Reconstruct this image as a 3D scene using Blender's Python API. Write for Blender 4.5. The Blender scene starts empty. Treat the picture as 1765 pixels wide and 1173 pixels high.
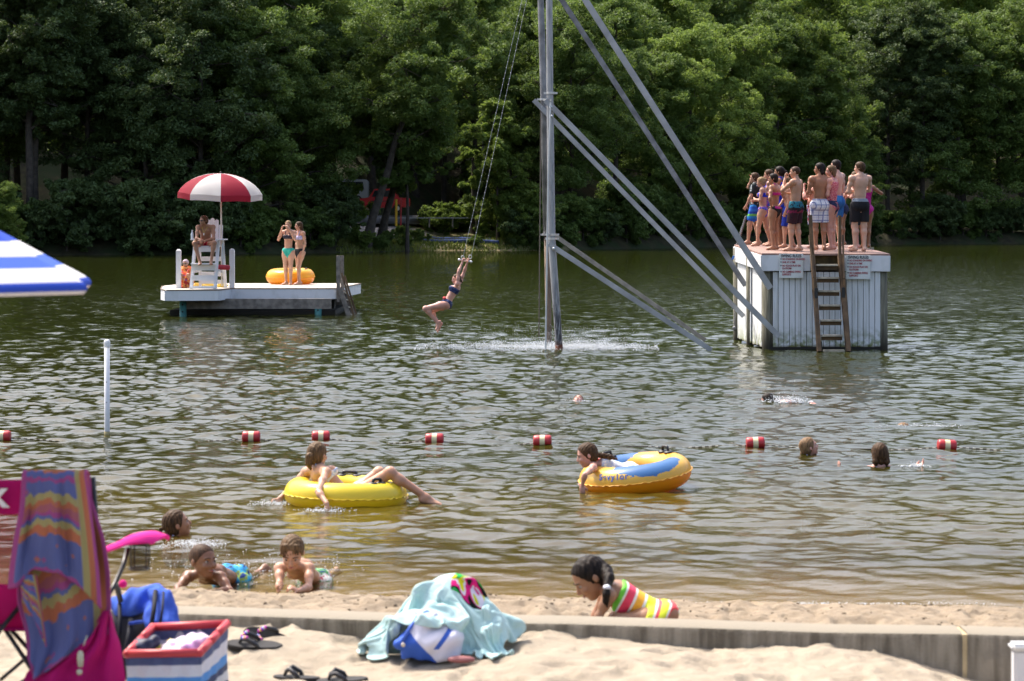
import bpy, bmesh, math, random
import numpy as np
from mathutils import Vector, Matrix

S = bpy.context.scene
COL = S.collection
R = math.radians
# ------------------------------------------------------------------ camera, world, sun, exposure
F, CX, HY, CAMH = 4000.0, 882.5, 381.0, 2.43      # focal length and horizon in photo pixels, camera height
cam_d = bpy.data.cameras.new('camera'); cam = bpy.data.objects.new('camera', cam_d); COL.objects.link(cam)
cam.location = (0, 0, CAMH); cam.rotation_euler = (R(90), 0, 0)
cam_d.sensor_width = 36; cam_d.lens = F / 1765 * 36
cam_d.shift_y = -(586.5 - HY) / 1765
cam_d.clip_start = 0.2; cam_d.clip_end = 3000
cam_d.dof.use_dof = True; cam_d.dof.focus_distance = 40; cam_d.dof.aperture_fstop = 5.0
S.camera = cam
SUN_EL, SUN_AZ = 58.0, -46.0      # azimuth clockwise from +Y (straight ahead); the sun is high, ahead and a little left
world = bpy.data.worlds.new('World'); S.world = world; world.use_nodes = True
wn = world.node_tree; wn.nodes.clear()
sky = wn.nodes.new('ShaderNodeTexSky'); sky.sky_type = 'NISHITA'; sky.sun_disc = False
sky.sun_elevation = R(SUN_EL); sky.sun_rotation = R(SUN_AZ); sky.dust_density = 6.0; sky.air_density = 1.0
bg = wn.nodes.new('ShaderNodeBackground'); bg.inputs[1].default_value = 0.15
wo = wn.nodes.new('ShaderNodeOutputWorld')
wn.links.new(sky.outputs[0], bg.inputs[0]); wn.links.new(bg.outputs[0], wo.inputs[0])
sd = bpy.data.lights.new('sun', 'SUN'); sun = bpy.data.objects.new('sun', sd); COL.objects.link(sun)
sd.energy = 2.15; sd.angle = R(0.53); sd.color = (1.0, 0.95, 0.87)
_d = Vector((math.sin(R(SUN_AZ)) * math.cos(R(SUN_EL)), math.cos(R(SUN_AZ)) * math.cos(R(SUN_EL)), math.sin(R(SUN_EL))))
sun.rotation_euler = _d.to_track_quat('Z', 'Y').to_euler()
sun.location = (0, 0, 60)
S.view_settings.view_transform = 'Standard'; S.view_settings.look = 'None'
S.view_settings.exposure = 1.25; S.view_settings.gamma = 1
S.cycles.max_bounces = 8; S.cycles.transparent_max_bounces = 16; S.cycles.use_denoising = True
S.cycles.caustics_reflective = False; S.cycles.caustics_refractive = False

def P(x, y, Y):
    """photo pixel at distance Y -> world point"""
    return Vector(((x - CX) * Y / F, Y, CAMH - (y - HY) * Y / F))
def X_(x, Y): return (x - CX) * Y / F
def Z_(y, Y): return CAMH - (y - HY) * Y / F
def Yw(y, z=0.0): return F * (CAMH - z) / (y - HY)

# ------------------------------------------------------------------ materials
MATS = {}
def mat(name, col, rough=0.6, metal=0.0, var=0.0, vscale=8.0, bump=0.0, bscale=40.0, spec=0.5, trans=0.0, col2=None, coat=0.0, sss=0.0):
    if name in MATS: return MATS[name]
    m = bpy.data.materials.new(name); m.use_nodes = True; nt = m.node_tree; b = nt.nodes['Principled BSDF']
    b.inputs['Base Color'].default_value = (*col, 1); b.inputs['Roughness'].default_value = rough
    b.inputs['Metallic'].default_value = metal; b.inputs['Specular IOR Level'].default_value = spec
    if coat: b.inputs['Coat Weight'].default_value = coat
    if sss:
        b.inputs['Subsurface Weight'].default_value = sss; b.inputs['Subsurface Radius'].default_value = (1, .35, .2); b.inputs['Subsurface Scale'].default_value = 0.012
    if var or col2 or bump:
        tc = nt.nodes.new('ShaderNodeTexCoord')
    if var or col2:
        n = nt.nodes.new('ShaderNodeTexNoise'); n.inputs['Scale'].default_value = vscale; n.inputs['Detail'].default_value = 5
        nt.links.new(tc.outputs['Object'], n.inputs['Vector'])
        mx = nt.nodes.new('ShaderNodeMix'); mx.data_type = 'RGBA'
        mx.inputs[6].default_value = (*[c * (1 - var) for c in col], 1)
        mx.inputs[7].default_value = (*(col2 if col2 else [min(1, c * (1 + var)) for c in col]), 1)
        mr = nt.nodes.new('ShaderNodeMapRange'); mr.inputs[1].default_value = .35; mr.inputs[2].default_value = .65
        nt.links.new(n.outputs['Fac'], mr.inputs[0]); nt.links.new(mr.outputs[0], mx.inputs[0]); nt.links.new(mx.outputs[2], b.inputs['Base Color'])
    if bump:
        n2 = nt.nodes.new('ShaderNodeTexNoise'); n2.inputs['Scale'].default_value = bscale; n2.inputs['Detail'].default_value = 6
        nt.links.new(tc.outputs['Object'], n2.inputs['Vector'])
        bp = nt.nodes.new('ShaderNodeBump'); bp.inputs['Strength'].default_value = bump; bp.inputs['Distance'].default_value = 0.02
        nt.links.new(n2.outputs['Fac'], bp.inputs['Height']); nt.links.new(bp.outputs[0], b.inputs['Normal'])
    if trans:
        tr = nt.nodes.new('ShaderNodeBsdfTranslucent'); tr.inputs[0].default_value = (*col, 1)
        ms = nt.nodes.new('ShaderNodeMixShader'); ms.inputs[0].default_value = trans
        out = nt.nodes['Material Output']
        if b.inputs['Base Color'].links: nt.links.new(b.inputs['Base Color'].links[0].from_socket, tr.inputs[0])
        nt.links.new(b.outputs[0], ms.inputs[1]); nt.links.new(tr.outputs[0], ms.inputs[2]); nt.links.new(ms.outputs[0], out.inputs[0])
    MATS[name] = m
    return m

class NT:
    """tiny node-building helper"""
    def __init__(s, name):
        s.m = bpy.data.materials.new(name); s.m.use_nodes = True; s.t = s.m.node_tree
        s.b = s.t.nodes['Principled BSDF']; s.out = s.t.nodes['Material Output']; MATS[name] = s.m
    def n(s, typ, **kw):
        nd = s.t.nodes.new(typ)
        for k, v in kw.items():
            if k[0] == 'i' and k[1:].isdigit(): s.set(nd.inputs[int(k[1:])], v)
            else: setattr(nd, k, v)
        return nd
    def set(s, inp, v):
        if hasattr(v, 'is_linked') or hasattr(v, 'links'): s.t.links.new(v, inp)
        elif hasattr(v, 'outputs'): s.t.links.new(v.outputs[0], inp)
        else: inp.default_value = v
    def math(s, op, a, b=0.0, clamp=False):
        nd = s.n('ShaderNodeMath', operation=op, use_clamp=clamp); s.set(nd.inputs[0], a); s.set(nd.inputs[1], b); return nd.outputs[0]
    def mix(s, f, a, b):
        nd = s.n('ShaderNodeMix', data_type='RGBA'); s.set(nd.inputs[0], f)
        s.set(nd.inputs[6], a if not isinstance(a, tuple) else (*a, 1)[:4]); s.set(nd.inputs[7], b if not isinstance(b, tuple) else (*b, 1)[:4]); return nd.outputs[2]
    def noise(s, vec, scale, detail=4, rough=.55, out=0):
        nd = s.n('ShaderNodeTexNoise'); s.set(nd.inputs['Vector'], vec); nd.inputs['Scale'].default_value = scale
        nd.inputs['Detail'].default_value = detail; nd.inputs['Roughness'].default_value = rough; return nd.outputs[out]
    def ramp(s, f, stops, interp='LINEAR'):
        nd = s.n('ShaderNodeValToRGB'); s.set(nd.inputs[0], f); cr = nd.color_ramp; cr.interpolation = interp
        while len(cr.elements) < len(stops): cr.elements.new(0.5)
        for e, (p, c) in zip(cr.elements, stops): e.position = p; e.color = (*c, 1)
        return nd.outputs[0]
    def mrange(s, v, a, b, c=0., d=1., smooth=False):
        nd = s.n('ShaderNodeMapRange'); s.set(nd.inputs[0], v)
        for i, q in zip((1, 2, 3, 4), (a, b, c, d)): nd.inputs[i].default_value = q
        if smooth: nd.interpolation_type = 'SMOOTHSTEP'
        return nd.outputs[0]
    def bump(s, h, strength=.5, dist=.02):
        nd = s.n('ShaderNodeBump'); nd.inputs['Strength'].default_value = strength; nd.inputs['Distance'].default_value = dist
        s.set(nd.inputs['Height'], h); s.t.links.new(nd.outputs[0], s.b.inputs['Normal']); return nd.outputs[0]
    def base(s, c, rough=.6, spec=.5):
        s.set(s.b.inputs['Base Color'], c); s.b.inputs['Roughness'].default_value = rough; s.b.inputs['Specular IOR Level'].default_value = spec

# ------------------------------------------------------------------ objects
def tag(o, label=None, cat=None, group=None, kind=None):
    if label: o['label'] = label
    if cat: o['category'] = cat
    if group: o['group'] = group
    if kind: o['kind'] = kind
    return o
def thing(name, label, cat, loc=(0, 0, 0), group=None, rz=0.0):
    o = bpy.data.objects.new(name, None); COL.objects.link(o); o.location = loc; o.rotation_euler = (0, 0, rz)
    o.empty_display_size = .1
    o['label'] = label; o['category'] = cat
    if group: o['group'] = group
    return o
def link_mesh(name, me, m=None, parent=None, smooth=True):
    if m is not None and not me.materials: me.materials.append(m)
    if smooth and len(me.polygons): me.polygons.foreach_set('use_smooth', np.ones(len(me.polygons), dtype=bool))
    o = bpy.data.objects.new(name, me); COL.objects.link(o)
    if parent is not None: o.parent = parent
    return o
def npmesh(name, V, Q):
    """V (n,3), Q (m,k) uniform polygons"""
    V = np.asarray(V, dtype=np.float32); Q = np.asarray(Q, dtype=np.int32)
    me = bpy.data.meshes.new(name); me.vertices.add(len(V)); me.vertices.foreach_set('co', V.ravel())
    k = Q.shape[1]; me.loops.add(Q.size); me.loops.foreach_set('vertex_index', Q.ravel())
    me.polygons.add(len(Q)); me.polygons.foreach_set('loop_start', np.arange(0, Q.size, k, dtype=np.int32))
    try: me.polygons.foreach_set('loop_total', np.full(len(Q), k, dtype=np.int32))
    except Exception: pass
    me.update(calc_edges=True); me.validate(); return me

class MB:
    """collects boxes, tubes and polygons; build() links them as one mesh object"""
    def __init__(s, org=(0, 0, 0)): s.bm = bmesh.new(); s.o = Vector(org)
    def poly(s, pts, faces):
        vs = [s.bm.verts.new(Vector(p) - s.o) for p in pts]
        for f in faces:
            try: s.bm.faces.new([vs[i] for i in f])
            except ValueError: pass
        return vs
    def hexa(s, p):   # 8 points: bottom 4 ccw, top 4 ccw
        return s.poly(p, [(0, 3, 2, 1), (4, 5, 6, 7), (0, 1, 5, 4), (1, 2, 6, 5), (2, 3, 7, 6), (3, 0, 4, 7)])
    def box(s, a, b, bev=0.0):
        a, b = Vector(a), Vector(b)
        x0, x1 = sorted((a.x, b.x)); y0, y1 = sorted((a.y, b.y)); z0, z1 = sorted((a.z, b.z))
        vs = s.hexa([(x0, y0, z0), (x1, y0, z0), (x1, y1, z0), (x0, y1, z0), (x0, y0, z1), (x1, y0, z1), (x1, y1, z1), (x0, y1, z1)])
        if bev:
            es = list({e for v in vs for e in v.link_edges})
            bmesh.ops.bevel(s.bm, geom=es, offset=bev, segments=2, affect='EDGES')
    def beam(s, a, b, w, h, up=(0, 0, 1), bev=0.0):   # box along a->b, w across, h along 'up'
        a, b = Vector(a), Vector(b); d = (b - a).normalized(); up = Vector(up)
        sx = d.cross(up)
        if sx.length < 1e-4: sx = d.cross(Vector((0, 1, 0)))
        sx.normalize(); sz = sx.cross(d).normalized(); sx *= w / 2; sz *= h / 2
        vs = s.hexa([a - sx - sz, a + sx - sz, b + sx - sz, b - sx - sz, a - sx + sz, a + sx + sz, b + sx + sz, b - sx + sz])
        if bev:
            es = list({e for v in vs for e in v.link_edges})
            bmesh.ops.bevel(s.bm, geom=es, offset=bev, segments=2, affect='EDGES')
    def tube(s, pts, r, seg=10, cap=True, rx=None):
        pts = [Vector(p) for p in pts]; rs = r if isinstance(r, (list, tuple)) else [r] * len(pts)
        rings = []; ref = None
        for i, p in enumerate(pts):
            d = (pts[min(i + 1, len(pts) - 1)] - pts[max(i - 1, 0)]).normalized()
            if ref is None:
                ref = d.cross(Vector((0, 0, 1)))
                if ref.length < 1e-3: ref = d.cross(Vector((0, 1, 0)))
            ref = (ref - d * ref.dot(d)).normalized(); o = d.cross(ref)
            rings.append([s.bm.verts.new(p - s.o + (ref * math.cos(2 * math.pi * k / seg) + o * math.sin(2 * math.pi * k / seg)) * rs[i]) for k in range(seg)])
        for a, b in zip(rings, rings[1:]):
            for k in range(seg): s.bm.faces.new((a[k], a[(k + 1) % seg], b[(k + 1) % seg], b[k]))
        if cap:
            s.bm.faces.new(rings[0][::-1]); s.bm.faces.new(rings[-1])
    def cyl(s, a, b, r, seg=16, r2=None): s.tube([a, b], [r, r if r2 is None else r2], seg)
    def lathe(s, prof, c, seg=24, axis='Z'):   # prof [(r,z)]
        rings = []
        for r_, z in prof:
            ring = []
            for k in range(seg):
                a = 2 * math.pi * k / seg; v = Vector((r_ * math.cos(a), r_ * math.sin(a), z))
                if axis == 'X': v = Vector((v.z, v.x, v.y))
                ring.append(s.bm.verts.new(v + Vector(c) - s.o))
            rings.append(ring)
        for a, b in zip(rings, rings[1:]):
            for k in range(seg): s.bm.faces.new((a[k], a[(k + 1) % seg], b[(k + 1) % seg], b[k]))
        if prof[0][0] > 1e-4: s.bm.faces.new(rings[0][::-1])
        if prof[-1][0] > 1e-4: s.bm.faces.new(rings[-1])
    def ball(s, c, r, seg=10):
        m = Matrix.Translation(Vector(c) - s.o) @ (Matrix.Diagonal((*r, 1)) if isinstance(r, (tuple, list)) else Matrix.Scale(r, 4))
        bmesh.ops.create_uvsphere(s.bm, u_segments=seg, v_segments=max(6, seg * 2 // 3), radius=1, matrix=m)
    def prism(s, outline, dvec):
        n = len(outline); d = Vector(dvec)
        pts = [Vector(p) for p in outline] + [Vector(p) + d for p in outline]
        s.poly(pts, [tuple(range(n))[::-1], tuple(range(n, 2 * n))] + [(i, (i + 1) % n, n + (i + 1) % n, n + i) for i in range(n)])
    def build(s, name, m, parent=None, smooth=False, auto=None):
        bmesh.ops.recalc_face_normals(s.bm, faces=s.bm.faces)
        me = bpy.data.meshes.new(name); s.bm.to_mesh(me); s.bm.free()
        if auto:
            me.polygons.foreach_set('use_smooth', np.ones(len(me.polygons), dtype=bool)); me.set_sharp_from_angle(angle=R(auto))
            return link_mesh(name, me, m, parent, False)
        return link_mesh(name, me, m, parent, smooth)

def text_mesh(name, body, size, loc, rot, m, parent, extrude=.002, offset=0.0, align='LEFT', squash=1.0):
    c = bpy.data.curves.new(name, 'FONT'); c.body = body; c.size = size; c.extrude = extrude; c.offset = offset; c.align_x = align
    t = bpy.data.objects.new(name + '_tmp', c); COL.objects.link(t)
    bpy.context.view_layer.update()
    me = bpy.data.meshes.new_from_object(t.evaluated_get(bpy.context.evaluated_depsgraph_get()))
    bpy.data.objects.remove(t); bpy.data.curves.remove(c)
    me.transform(Matrix.Diagonal((squash, 1, 1, 1)))
    me.materials.clear()
    o = link_mesh(name, me, m, parent, False); o.location = loc; o.rotation_euler = rot
    return o

# ------------------------------------------------------------------ implicit surfaces (one continuous skin per body)
def _rot(fr):  # frame vectors (r,f,u) -> 3x3 rows
    return np.array([list(v) for v in fr], dtype=np.float32)
ID3 = (Vector((1, 0, 0)), Vector((0, 1, 0)), Vector((0, 0, 1)))
class SDF:
    def __init__(s): s.p = []
    def cone(s, a, b, ra, rb, k=.02, op='+', clips=(), flat=False): s.p.append(('c', Vector(a), Vector(b), ra, rb, k, op, clips, flat)); return s
    def ell(s, c, r, fr=ID3, k=.02, op='+', clips=()): s.p.append(('e', Vector(c), r, fr, k, op, clips)); return s
    def path(s, pts, rs, k=.02, **kw):
        rs = rs if isinstance(rs, (list, tuple)) else [rs] * len(pts)
        for i in range(len(pts) - 1): s.cone(pts[i], pts[i + 1], rs[i], rs[i + 1], k, **kw)
        return s
    def mesh(s, h, fn=None, pad=None):
        lo = np.full(3, 1e9); hi = -lo; bbs = []
        for q in s.p:
            if q[0] == 'c':
                a, b = np.array(q[1]), np.array(q[2]); r = max(q[3], q[4]); l_, h_ = np.minimum(a, b) - r, np.maximum(a, b) + r
            else:
                c = np.array(q[1]); M = np.abs(_rot(q[3])); e = (M * np.array(q[2])[:, None]).max(0) if False else np.sqrt(((M.T * np.array(q[2])) ** 2).sum(1)); l_, h_ = c - e, c + e
            bbs.append((l_, h_))
            if q[-3 if q[0] == 'c' else -2] == '+': lo = np.minimum(lo, l_); hi = np.maximum(hi, h_)
        m = 3 * h + (pad or 0); lo -= m; hi += m
        n = np.ceil((hi - lo) / h).astype(int) + 1
        D = np.full(n, .5, dtype=np.float32)
        ax = [lo[i] + h * np.arange(n[i]) for i in range(3)]
        for q, (l_, h_) in zip(s.p, bbs):
            k = q[5] if q[0] == 'c' else q[4]; op = q[6] if q[0] == 'c' else q[5]; clips = q[7] if q[0] == 'c' else q[6]
            mm = k + 4 * h
            i0 = np.maximum(0, np.floor((l_ - mm - lo) / h).astype(int)); i1 = np.minimum(n, np.ceil((h_ + mm - lo) / h).astype(int) + 1)
            if (i1 <= i0).any(): continue
            sl = tuple(slice(i0[j], i1[j]) for j in range(3))
            Xg = ax[0][sl[0]][:, None, None].astype(np.float32); Yg = ax[1][sl[1]][None, :, None].astype(np.float32); Zg = ax[2][sl[2]][None, None, :].astype(np.float32)
            if q[0] == 'c':
                a, b, ra, rb = q[1], q[2], q[3], q[4]; ab = b - a; L2 = max(ab.length_squared, 1e-9); L = math.sqrt(L2)
                px, py, pz = Xg - a.x, Yg - a.y, Zg - a.z
                t0 = (px * ab.x + py * ab.y + pz * ab.z) / L2; t = np.clip(t0, 0, 1)
                d = np.sqrt((px - t * ab.x) ** 2 + (py - t * ab.y) ** 2 + (pz - t * ab.z) ** 2) - (ra + (rb - ra) * t)
                if q[8]: d = np.maximum(d, np.maximum(-t0 * L, (t0 - 1) * L))
            else:
                c, r = q[1], q[2]; M = _rot(q[3]); px, py, pz = Xg - c.x, Yg - c.y, Zg - c.z
                u = [(M[i][0] * px + M[i][1] * py + M[i][2] * pz) for i in range(3)]
                k0 = np.sqrt((u[0] / r[0]) ** 2 + (u[1] / r[1]) ** 2 + (u[2] / r[2]) ** 2)
                k1 = np.sqrt((u[0] / r[0] ** 2) ** 2 + (u[1] / r[1] ** 2) ** 2 + (u[2] / r[2] ** 2) ** 2)
                d = k0 * (k0 - 1) / np.maximum(k1, 1e-6)
            for (cp, cn) in clips: d = np.maximum(d, (Xg - cp[0]) * cn[0] + (Yg - cp[1]) * cn[1] + (Zg - cp[2]) * cn[2])
            A = D[sl]
            if op == '+':
                hh = np.maximum(k - np.abs(A - d), 0) / k; D[sl] = np.minimum(A, d) - hh * hh * k * .25
            elif op == '-':
                d = -d; hh = np.maximum(k - np.abs(A - d), 0) / k; D[sl] = np.maximum(A, d) + hh * hh * k * .25
            elif op == '&': D[sl] = np.maximum(A, d)
        if fn is not None: D = D + fn(ax[0][:, None, None], ax[1][None, :, None], ax[2][None, None, :]).astype(np.float32)
        D[0], D[-1], D[:, 0], D[:, -1], D[:, :, 0], D[:, :, -1] = 1, 1, 1, 1, 1, 1
        return surfnet(D, lo, h)
def surfnet(D, lo, h):
    sgn = D < 0; c = sgn[:-1, :-1, :-1].astype(np.int8)
    offs = [(i, j, k) for i in (0, 1) for j in (0, 1) for k in (0, 1)]
    cnt = sum(sgn[i:D.shape[0] - 1 + i, j:D.shape[1] - 1 + j, k:D.shape[2] - 1 + k].astype(np.int8) for i, j, k in offs)
    act = (cnt > 0) & (cnt < 8); I, J, K = np.nonzero(act); N = len(I)
    idx = np.full(act.shape, -1, dtype=np.int32); idx[I, J, K] = np.arange(N)
    cd = {o: D[I + o[0], J + o[1], K + o[2]] for o in offs}
    acc = np.zeros((N, 3)); num = np.zeros(N)
    for o in offs:
        for a_ in range(3):
            if o[a_] == 0:
                o2 = tuple(o[i] + (1 if i == a_ else 0) for i in range(3)); d0, d1 = cd[o], cd[o2]
                mk = (d0 < 0) != (d1 < 0); t = np.where(mk, d0 / np.where(mk, d0 - d1, 1), 0)
                for i in range(3): acc[:, i] += np.where(mk, o[i] + (t if i == a_ else 0), 0)
                num += mk
    V = (acc / np.maximum(num, 1)[:, None] + np.stack([I, J, K], 1)) * h + lo
    Qs = []
    for a_ in range(3):
        b_, c_ = (a_ + 1) % 3, (a_ + 2) % 3
        s0 = sgn[tuple(slice(0, -1) if i == a_ else slice(None) for i in range(3))]
        s1 = sgn[tuple(slice(1, None) if i == a_ else slice(None) for i in range(3))]
        e = np.argwhere(s0 != s1); ins = s0[tuple(e.T)]
        ok = (e[:, b_] > 0) & (e[:, c_] > 0); e, ins = e[ok], ins[ok]
        def at(db, dc):
            q = e.copy(); q[:, b_] -= db; q[:, c_] -= dc; return idx[tuple(q.T)]
        q = np.stack([at(1, 1), at(0, 1), at(0, 0), at(1, 0)], 1)
        q[~ins] = q[~ins][:, ::-1]; Qs.append(q)
    Q = np.concatenate(Qs); Q = Q[(Q >= 0).all(1)]
    return V, Q
def sdf_obj(name, sdf, h, m, parent, org=(0, 0, 0), fn=None):
    V, Q = sdf.mesh(h, fn)
    if not len(V): raise RuntimeError('empty ' + name)
    V = V - np.array(org); me = npmesh(name, V, Q)
    return link_mesh(name, me, m, parent, True)
# ------------------------------------------------------------------ noise
def vnoise(X, Y, seed=0):
    X = np.asarray(X, float); Y = np.asarray(Y, float); i = np.floor(X).astype(np.int64); j = np.floor(Y).astype(np.int64); u = X - i; v = Y - j
    u = u * u * (3 - 2 * u); v = v * v * (3 - 2 * v)
    def hsh(a, b):
        n = (a * 374761393 + b * 668265263 + seed * 974634777) & 0xffffffff
        n = ((n ^ (n >> 13)) * 1274126177) & 0xffffffff
        return ((n ^ (n >> 16)) & 0xffff) / 65535.0
    return (hsh(i, j) * (1 - u) + hsh(i + 1, j) * u) * (1 - v) + (hsh(i, j + 1) * (1 - u) + hsh(i + 1, j + 1) * u) * v
def fbm(X, Y, o=4, seed=0):
    r = 0; a = .5
    for k in range(o): r = r + a * (vnoise(X * 2 ** k + 17.3 * k, Y * 2 ** k + 9.1 * k, seed + k) - .5); a *= .5
    return r
def sstep(x, a, b):
    t = np.clip((x - a) / (b - a), 0, 1); return t * t * (3 - 2 * t)
# ------------------------------------------------------------------ shorelines and ground heights
def shore_near(X): return 14.88 - .124 * np.clip(X, -12, 12)
FARX = np.array([-400, -60, -36, -22, -12.7, -6, 3, 20, 39, 55, 90, 400]); FARY = np.array([150, 158, 165, 170, 180, 192, 194, 219, 243, 249, 256, 270.])
def shore_far(X): return np.interp(X, FARX, FARY)
WALL_Y = lambda X: 11.99 - .148 * X          # front face of the low wall
WALL_T = .23; WALL_Z = .36
def ground_z(X, Y):
    X = np.asarray(X, float); Y = np.asarray(Y, float)
    s = shore_near(X) - Y
    beach = np.where(s > 0, .30 * (1 - np.exp(-np.maximum(s, 0) / 1.35)), np.maximum(.085 * s, -2.6))
    lump = (fbm(X * 5, Y * 4, 4, 3) * .075 + fbm(X * 16, Y * 12, 3, 5) * .04) * sstep(s, .05, .7) + np.clip(fbm(X * 1.5, Y * 3, 3, 8), -.2, .2) * .05 * sstep(s, -.1, .5) - (.03 * sstep(vnoise(X * 11, Y * 8, 33), .6, .85) + .014 * sstep(vnoise(X * 26, Y * 19, 34), .6, .9)) * sstep(s, .15, .6)
    zb = beach + lump
    fr = WALL_Y(X) - Y
    pit = vnoise(X * 9 + 3, Y * 7, 31); pit2 = vnoise(X * 21, Y * 17, 32); dents = -.030 * sstep(pit, .62, .85) - .012 * sstep(pit2, .6, .9) + .012 * sstep(pit, .45, .62)
    dr = sstep(X, 1.75, 2.35) * .13 * (1 - sstep(X, 2.5, 2.75) * .8)
    ridge = .06 * np.exp(-((X + .0 + .55) / .22) ** 2) * 0 + .035 * np.sin(X * 4.1 + .6) * np.exp(-np.maximum(fr, 0) / .5)
    near = .275 + .02 * np.sin(X * 2.3) + fbm(X * 2.2, Y * 2.2, 4, 11) * .10 + fbm(X * 7, Y * 7, 3, 12) * .035 + ridge + dents - dr * np.exp(-np.maximum(fr, 0) / .9) + .02 * sstep(fr, 1, 4)
    z = np.where(fr > -.1, near, zb)
    # far bank and wooded hill
    d = Y - shore_far(X)
    bank = np.where(d < 0, np.maximum(.30 * d, -2.6), 0)
    cl = np.exp(-((X + 9) / 11) ** 2)
    up = 1.2 * sstep(d, 0, 2.5) * (1 - .55 * cl) + 1.5 * sstep(d, 3, 17) + .5 * np.maximum(d - 42, 0)
    up = np.minimum(up, 70) + fbm(X * .25, Y * .25, 3, 21) * .8 * sstep(d, 1, 6) * (1 - sstep(np.abs(d - 24), 0, 9) * 0)
    far = np.where(d < 0, bank, up)
    return np.where(Y > 120, far, z)
def axis(segs):
    out = []
    for a, b, n in segs: out += list(np.linspace(a, b, n, endpoint=False))
    out.append(segs[-1][1]); return np.array(out)
def grid_mesh(name, xs, ys, zf):
    Xg, Yg = np.meshgrid(xs, ys); V = np.stack([Xg, Yg, zf(Xg, Yg)], -1).reshape(-1, 3); nx, ny = len(xs), len(ys)
    b = (np.arange(ny - 1)[:, None] * nx + np.arange(nx - 1)[None]).ravel()
    return npmesh(name, V, np.stack([b, b + 1, b + nx + 1, b + nx], 1))
xs = axis([(-500, -70, 12), (-70, -3.6, 90), (-3.6, 3.6, 300), (3.6, 80, 100), (80, 500, 12)])
ys = axis([(-40, 8, 10), (8, 10.2, 18), (10.2, 16, 300), (16, 150, 40), (150, 262, 130), (262, 700, 30)])
# ground material: dry pale sand above the wall, damp browner sand by the water, leaf litter, grass and gravel on the far bank
g = NT('ground'); geo = g.n('ShaderNodeNewGeometry').outputs['Position']; sp = g.n('ShaderNodeSeparateXYZ', i0=geo)
fine = g.noise(geo, 60, 5); med = g.noise(geo, 7, 5); big = g.noise(geo, .6, 4)
dry = g.mix(g.mrange(med, .3, .7), (.285, .238, .175), (.36, .302, .228)); dry = g.mix(g.mrange(fine, .62, .72, 0, .45), dry, (.34, .25, .17))
damp = g.mix(g.mrange(med, .35, .65), (.205, .160, .110), (.295, .235, .165)); damp = g.mix(g.mrange(fine, .58, .68, 0, .75), damp, (.16, .11, .07))
wet = (.26, .19, .11)
sh = g.math('ADD', sp.outputs[1], g.math('MULTIPLY', sp.outputs[0], .124))
shn = g.math('ADD', sh, g.math('MULTIPLY', g.math('SUBTRACT', big, .5), .5))
sand = g.mix(g.mrange(shn, 12.05, 12.3), dry, damp); sand = g.mix(g.mrange(shn, 14.2, 14.8), sand, wet)
lit = g.mix(g.mrange(g.noise(geo, 1.5, 5), .35, .65), (.03, .026, .015), (.06, .055, .025)); lit = g.mix(g.mrange(g.noise(geo, .35, 4), .45, .6), lit, (.028, .042, .014))
dx = g.math('MULTIPLY', g.math('ADD', sp.outputs[0], 4.0), .115); dy = g.math('MULTIPLY', g.math('SUBTRACT', sp.outputs[1], 197), .16)
r2 = g.math('ADD', g.math('MULTIPLY', dx, dx), g.math('MULTIPLY', dy, dy))
tan = g.mix(g.mrange(g.noise(geo, 2.5, 5), .4, .6), (.46, .34, .21), (.18, .22, .06))
far_c = g.mix(g.mrange(g.math('ADD', r2, g.math('MULTIPLY', big, .8)), 1.1, 1.7), tan, lit)
dx = g.math('MULTIPLY', g.math('ADD', sp.outputs[0], 13.0), .13); dy = g.math('MULTIPLY', g.math('SUBTRACT', sp.outputs[1], 196), .17)
r3 = g.math('ADD', g.math('MULTIPLY', dx, dx), g.math('MULTIPLY', dy, dy))
grav = g.mix(g.mrange(g.noise(geo, 4, 6, .7), .4, .6), (.12, .11, .11), (.42, .40, .41))
far_c = g.mix(g.mrange(g.math('ADD', r3, g.math('MULTIPLY', big, .7)), 1.0, 1.5), grav, far_c)
g.base(g.mix(g.mrange(sp.outputs[1], 100, 101), sand, far_c), .9, .25)
g.bump(g.math('ADD', g.math('MULTIPLY', fine, .5), g.noise(geo, 22, 6, .7)), .55, .02)
ground = link_mesh('ground', grid_mesh('ground', xs, ys, ground_z), g.m); tag(ground, kind='structure')
# road along the far bank
rd = MB(); pts = []
for X in np.linspace(-62, 4, 40):
    yc = float(shore_far(-12 + .35 * (X + 12))) + 21; pts.append((X, yc))
Vr = []
for X, yc in pts:
    for o_ in (-3.4, -1.2, 1.2, 3.4): Vr.append((X, yc + o_, 2.93 + .0 * o_))
rdm = npmesh('road', Vr, [(i * 4 + j, i * 4 + 4 + j, i * 4 + 5 + j, i * 4 + 1 + j) for i in range(len(pts) - 1) for j in range(3)])
bm_ = bmesh.new(); bm_.from_mesh(rdm); bmesh.ops.recalc_face_normals(bm_, faces=bm_.faces)
ex = bmesh.ops.extrude_face_region(bm_, geom=bm_.faces[:]); bmesh.ops.translate(bm_, verts=[v for v in ex['geom'] if isinstance(v, bmesh.types.BMVert)], vec=(0, 0, -.7)); bm_.to_mesh(rdm); bm_.free()
tag(link_mesh('road', rdm, mat('asphalt', (.16, .16, .175), .85, var=.2, vscale=1.5), None, False), kind='structure')

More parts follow.
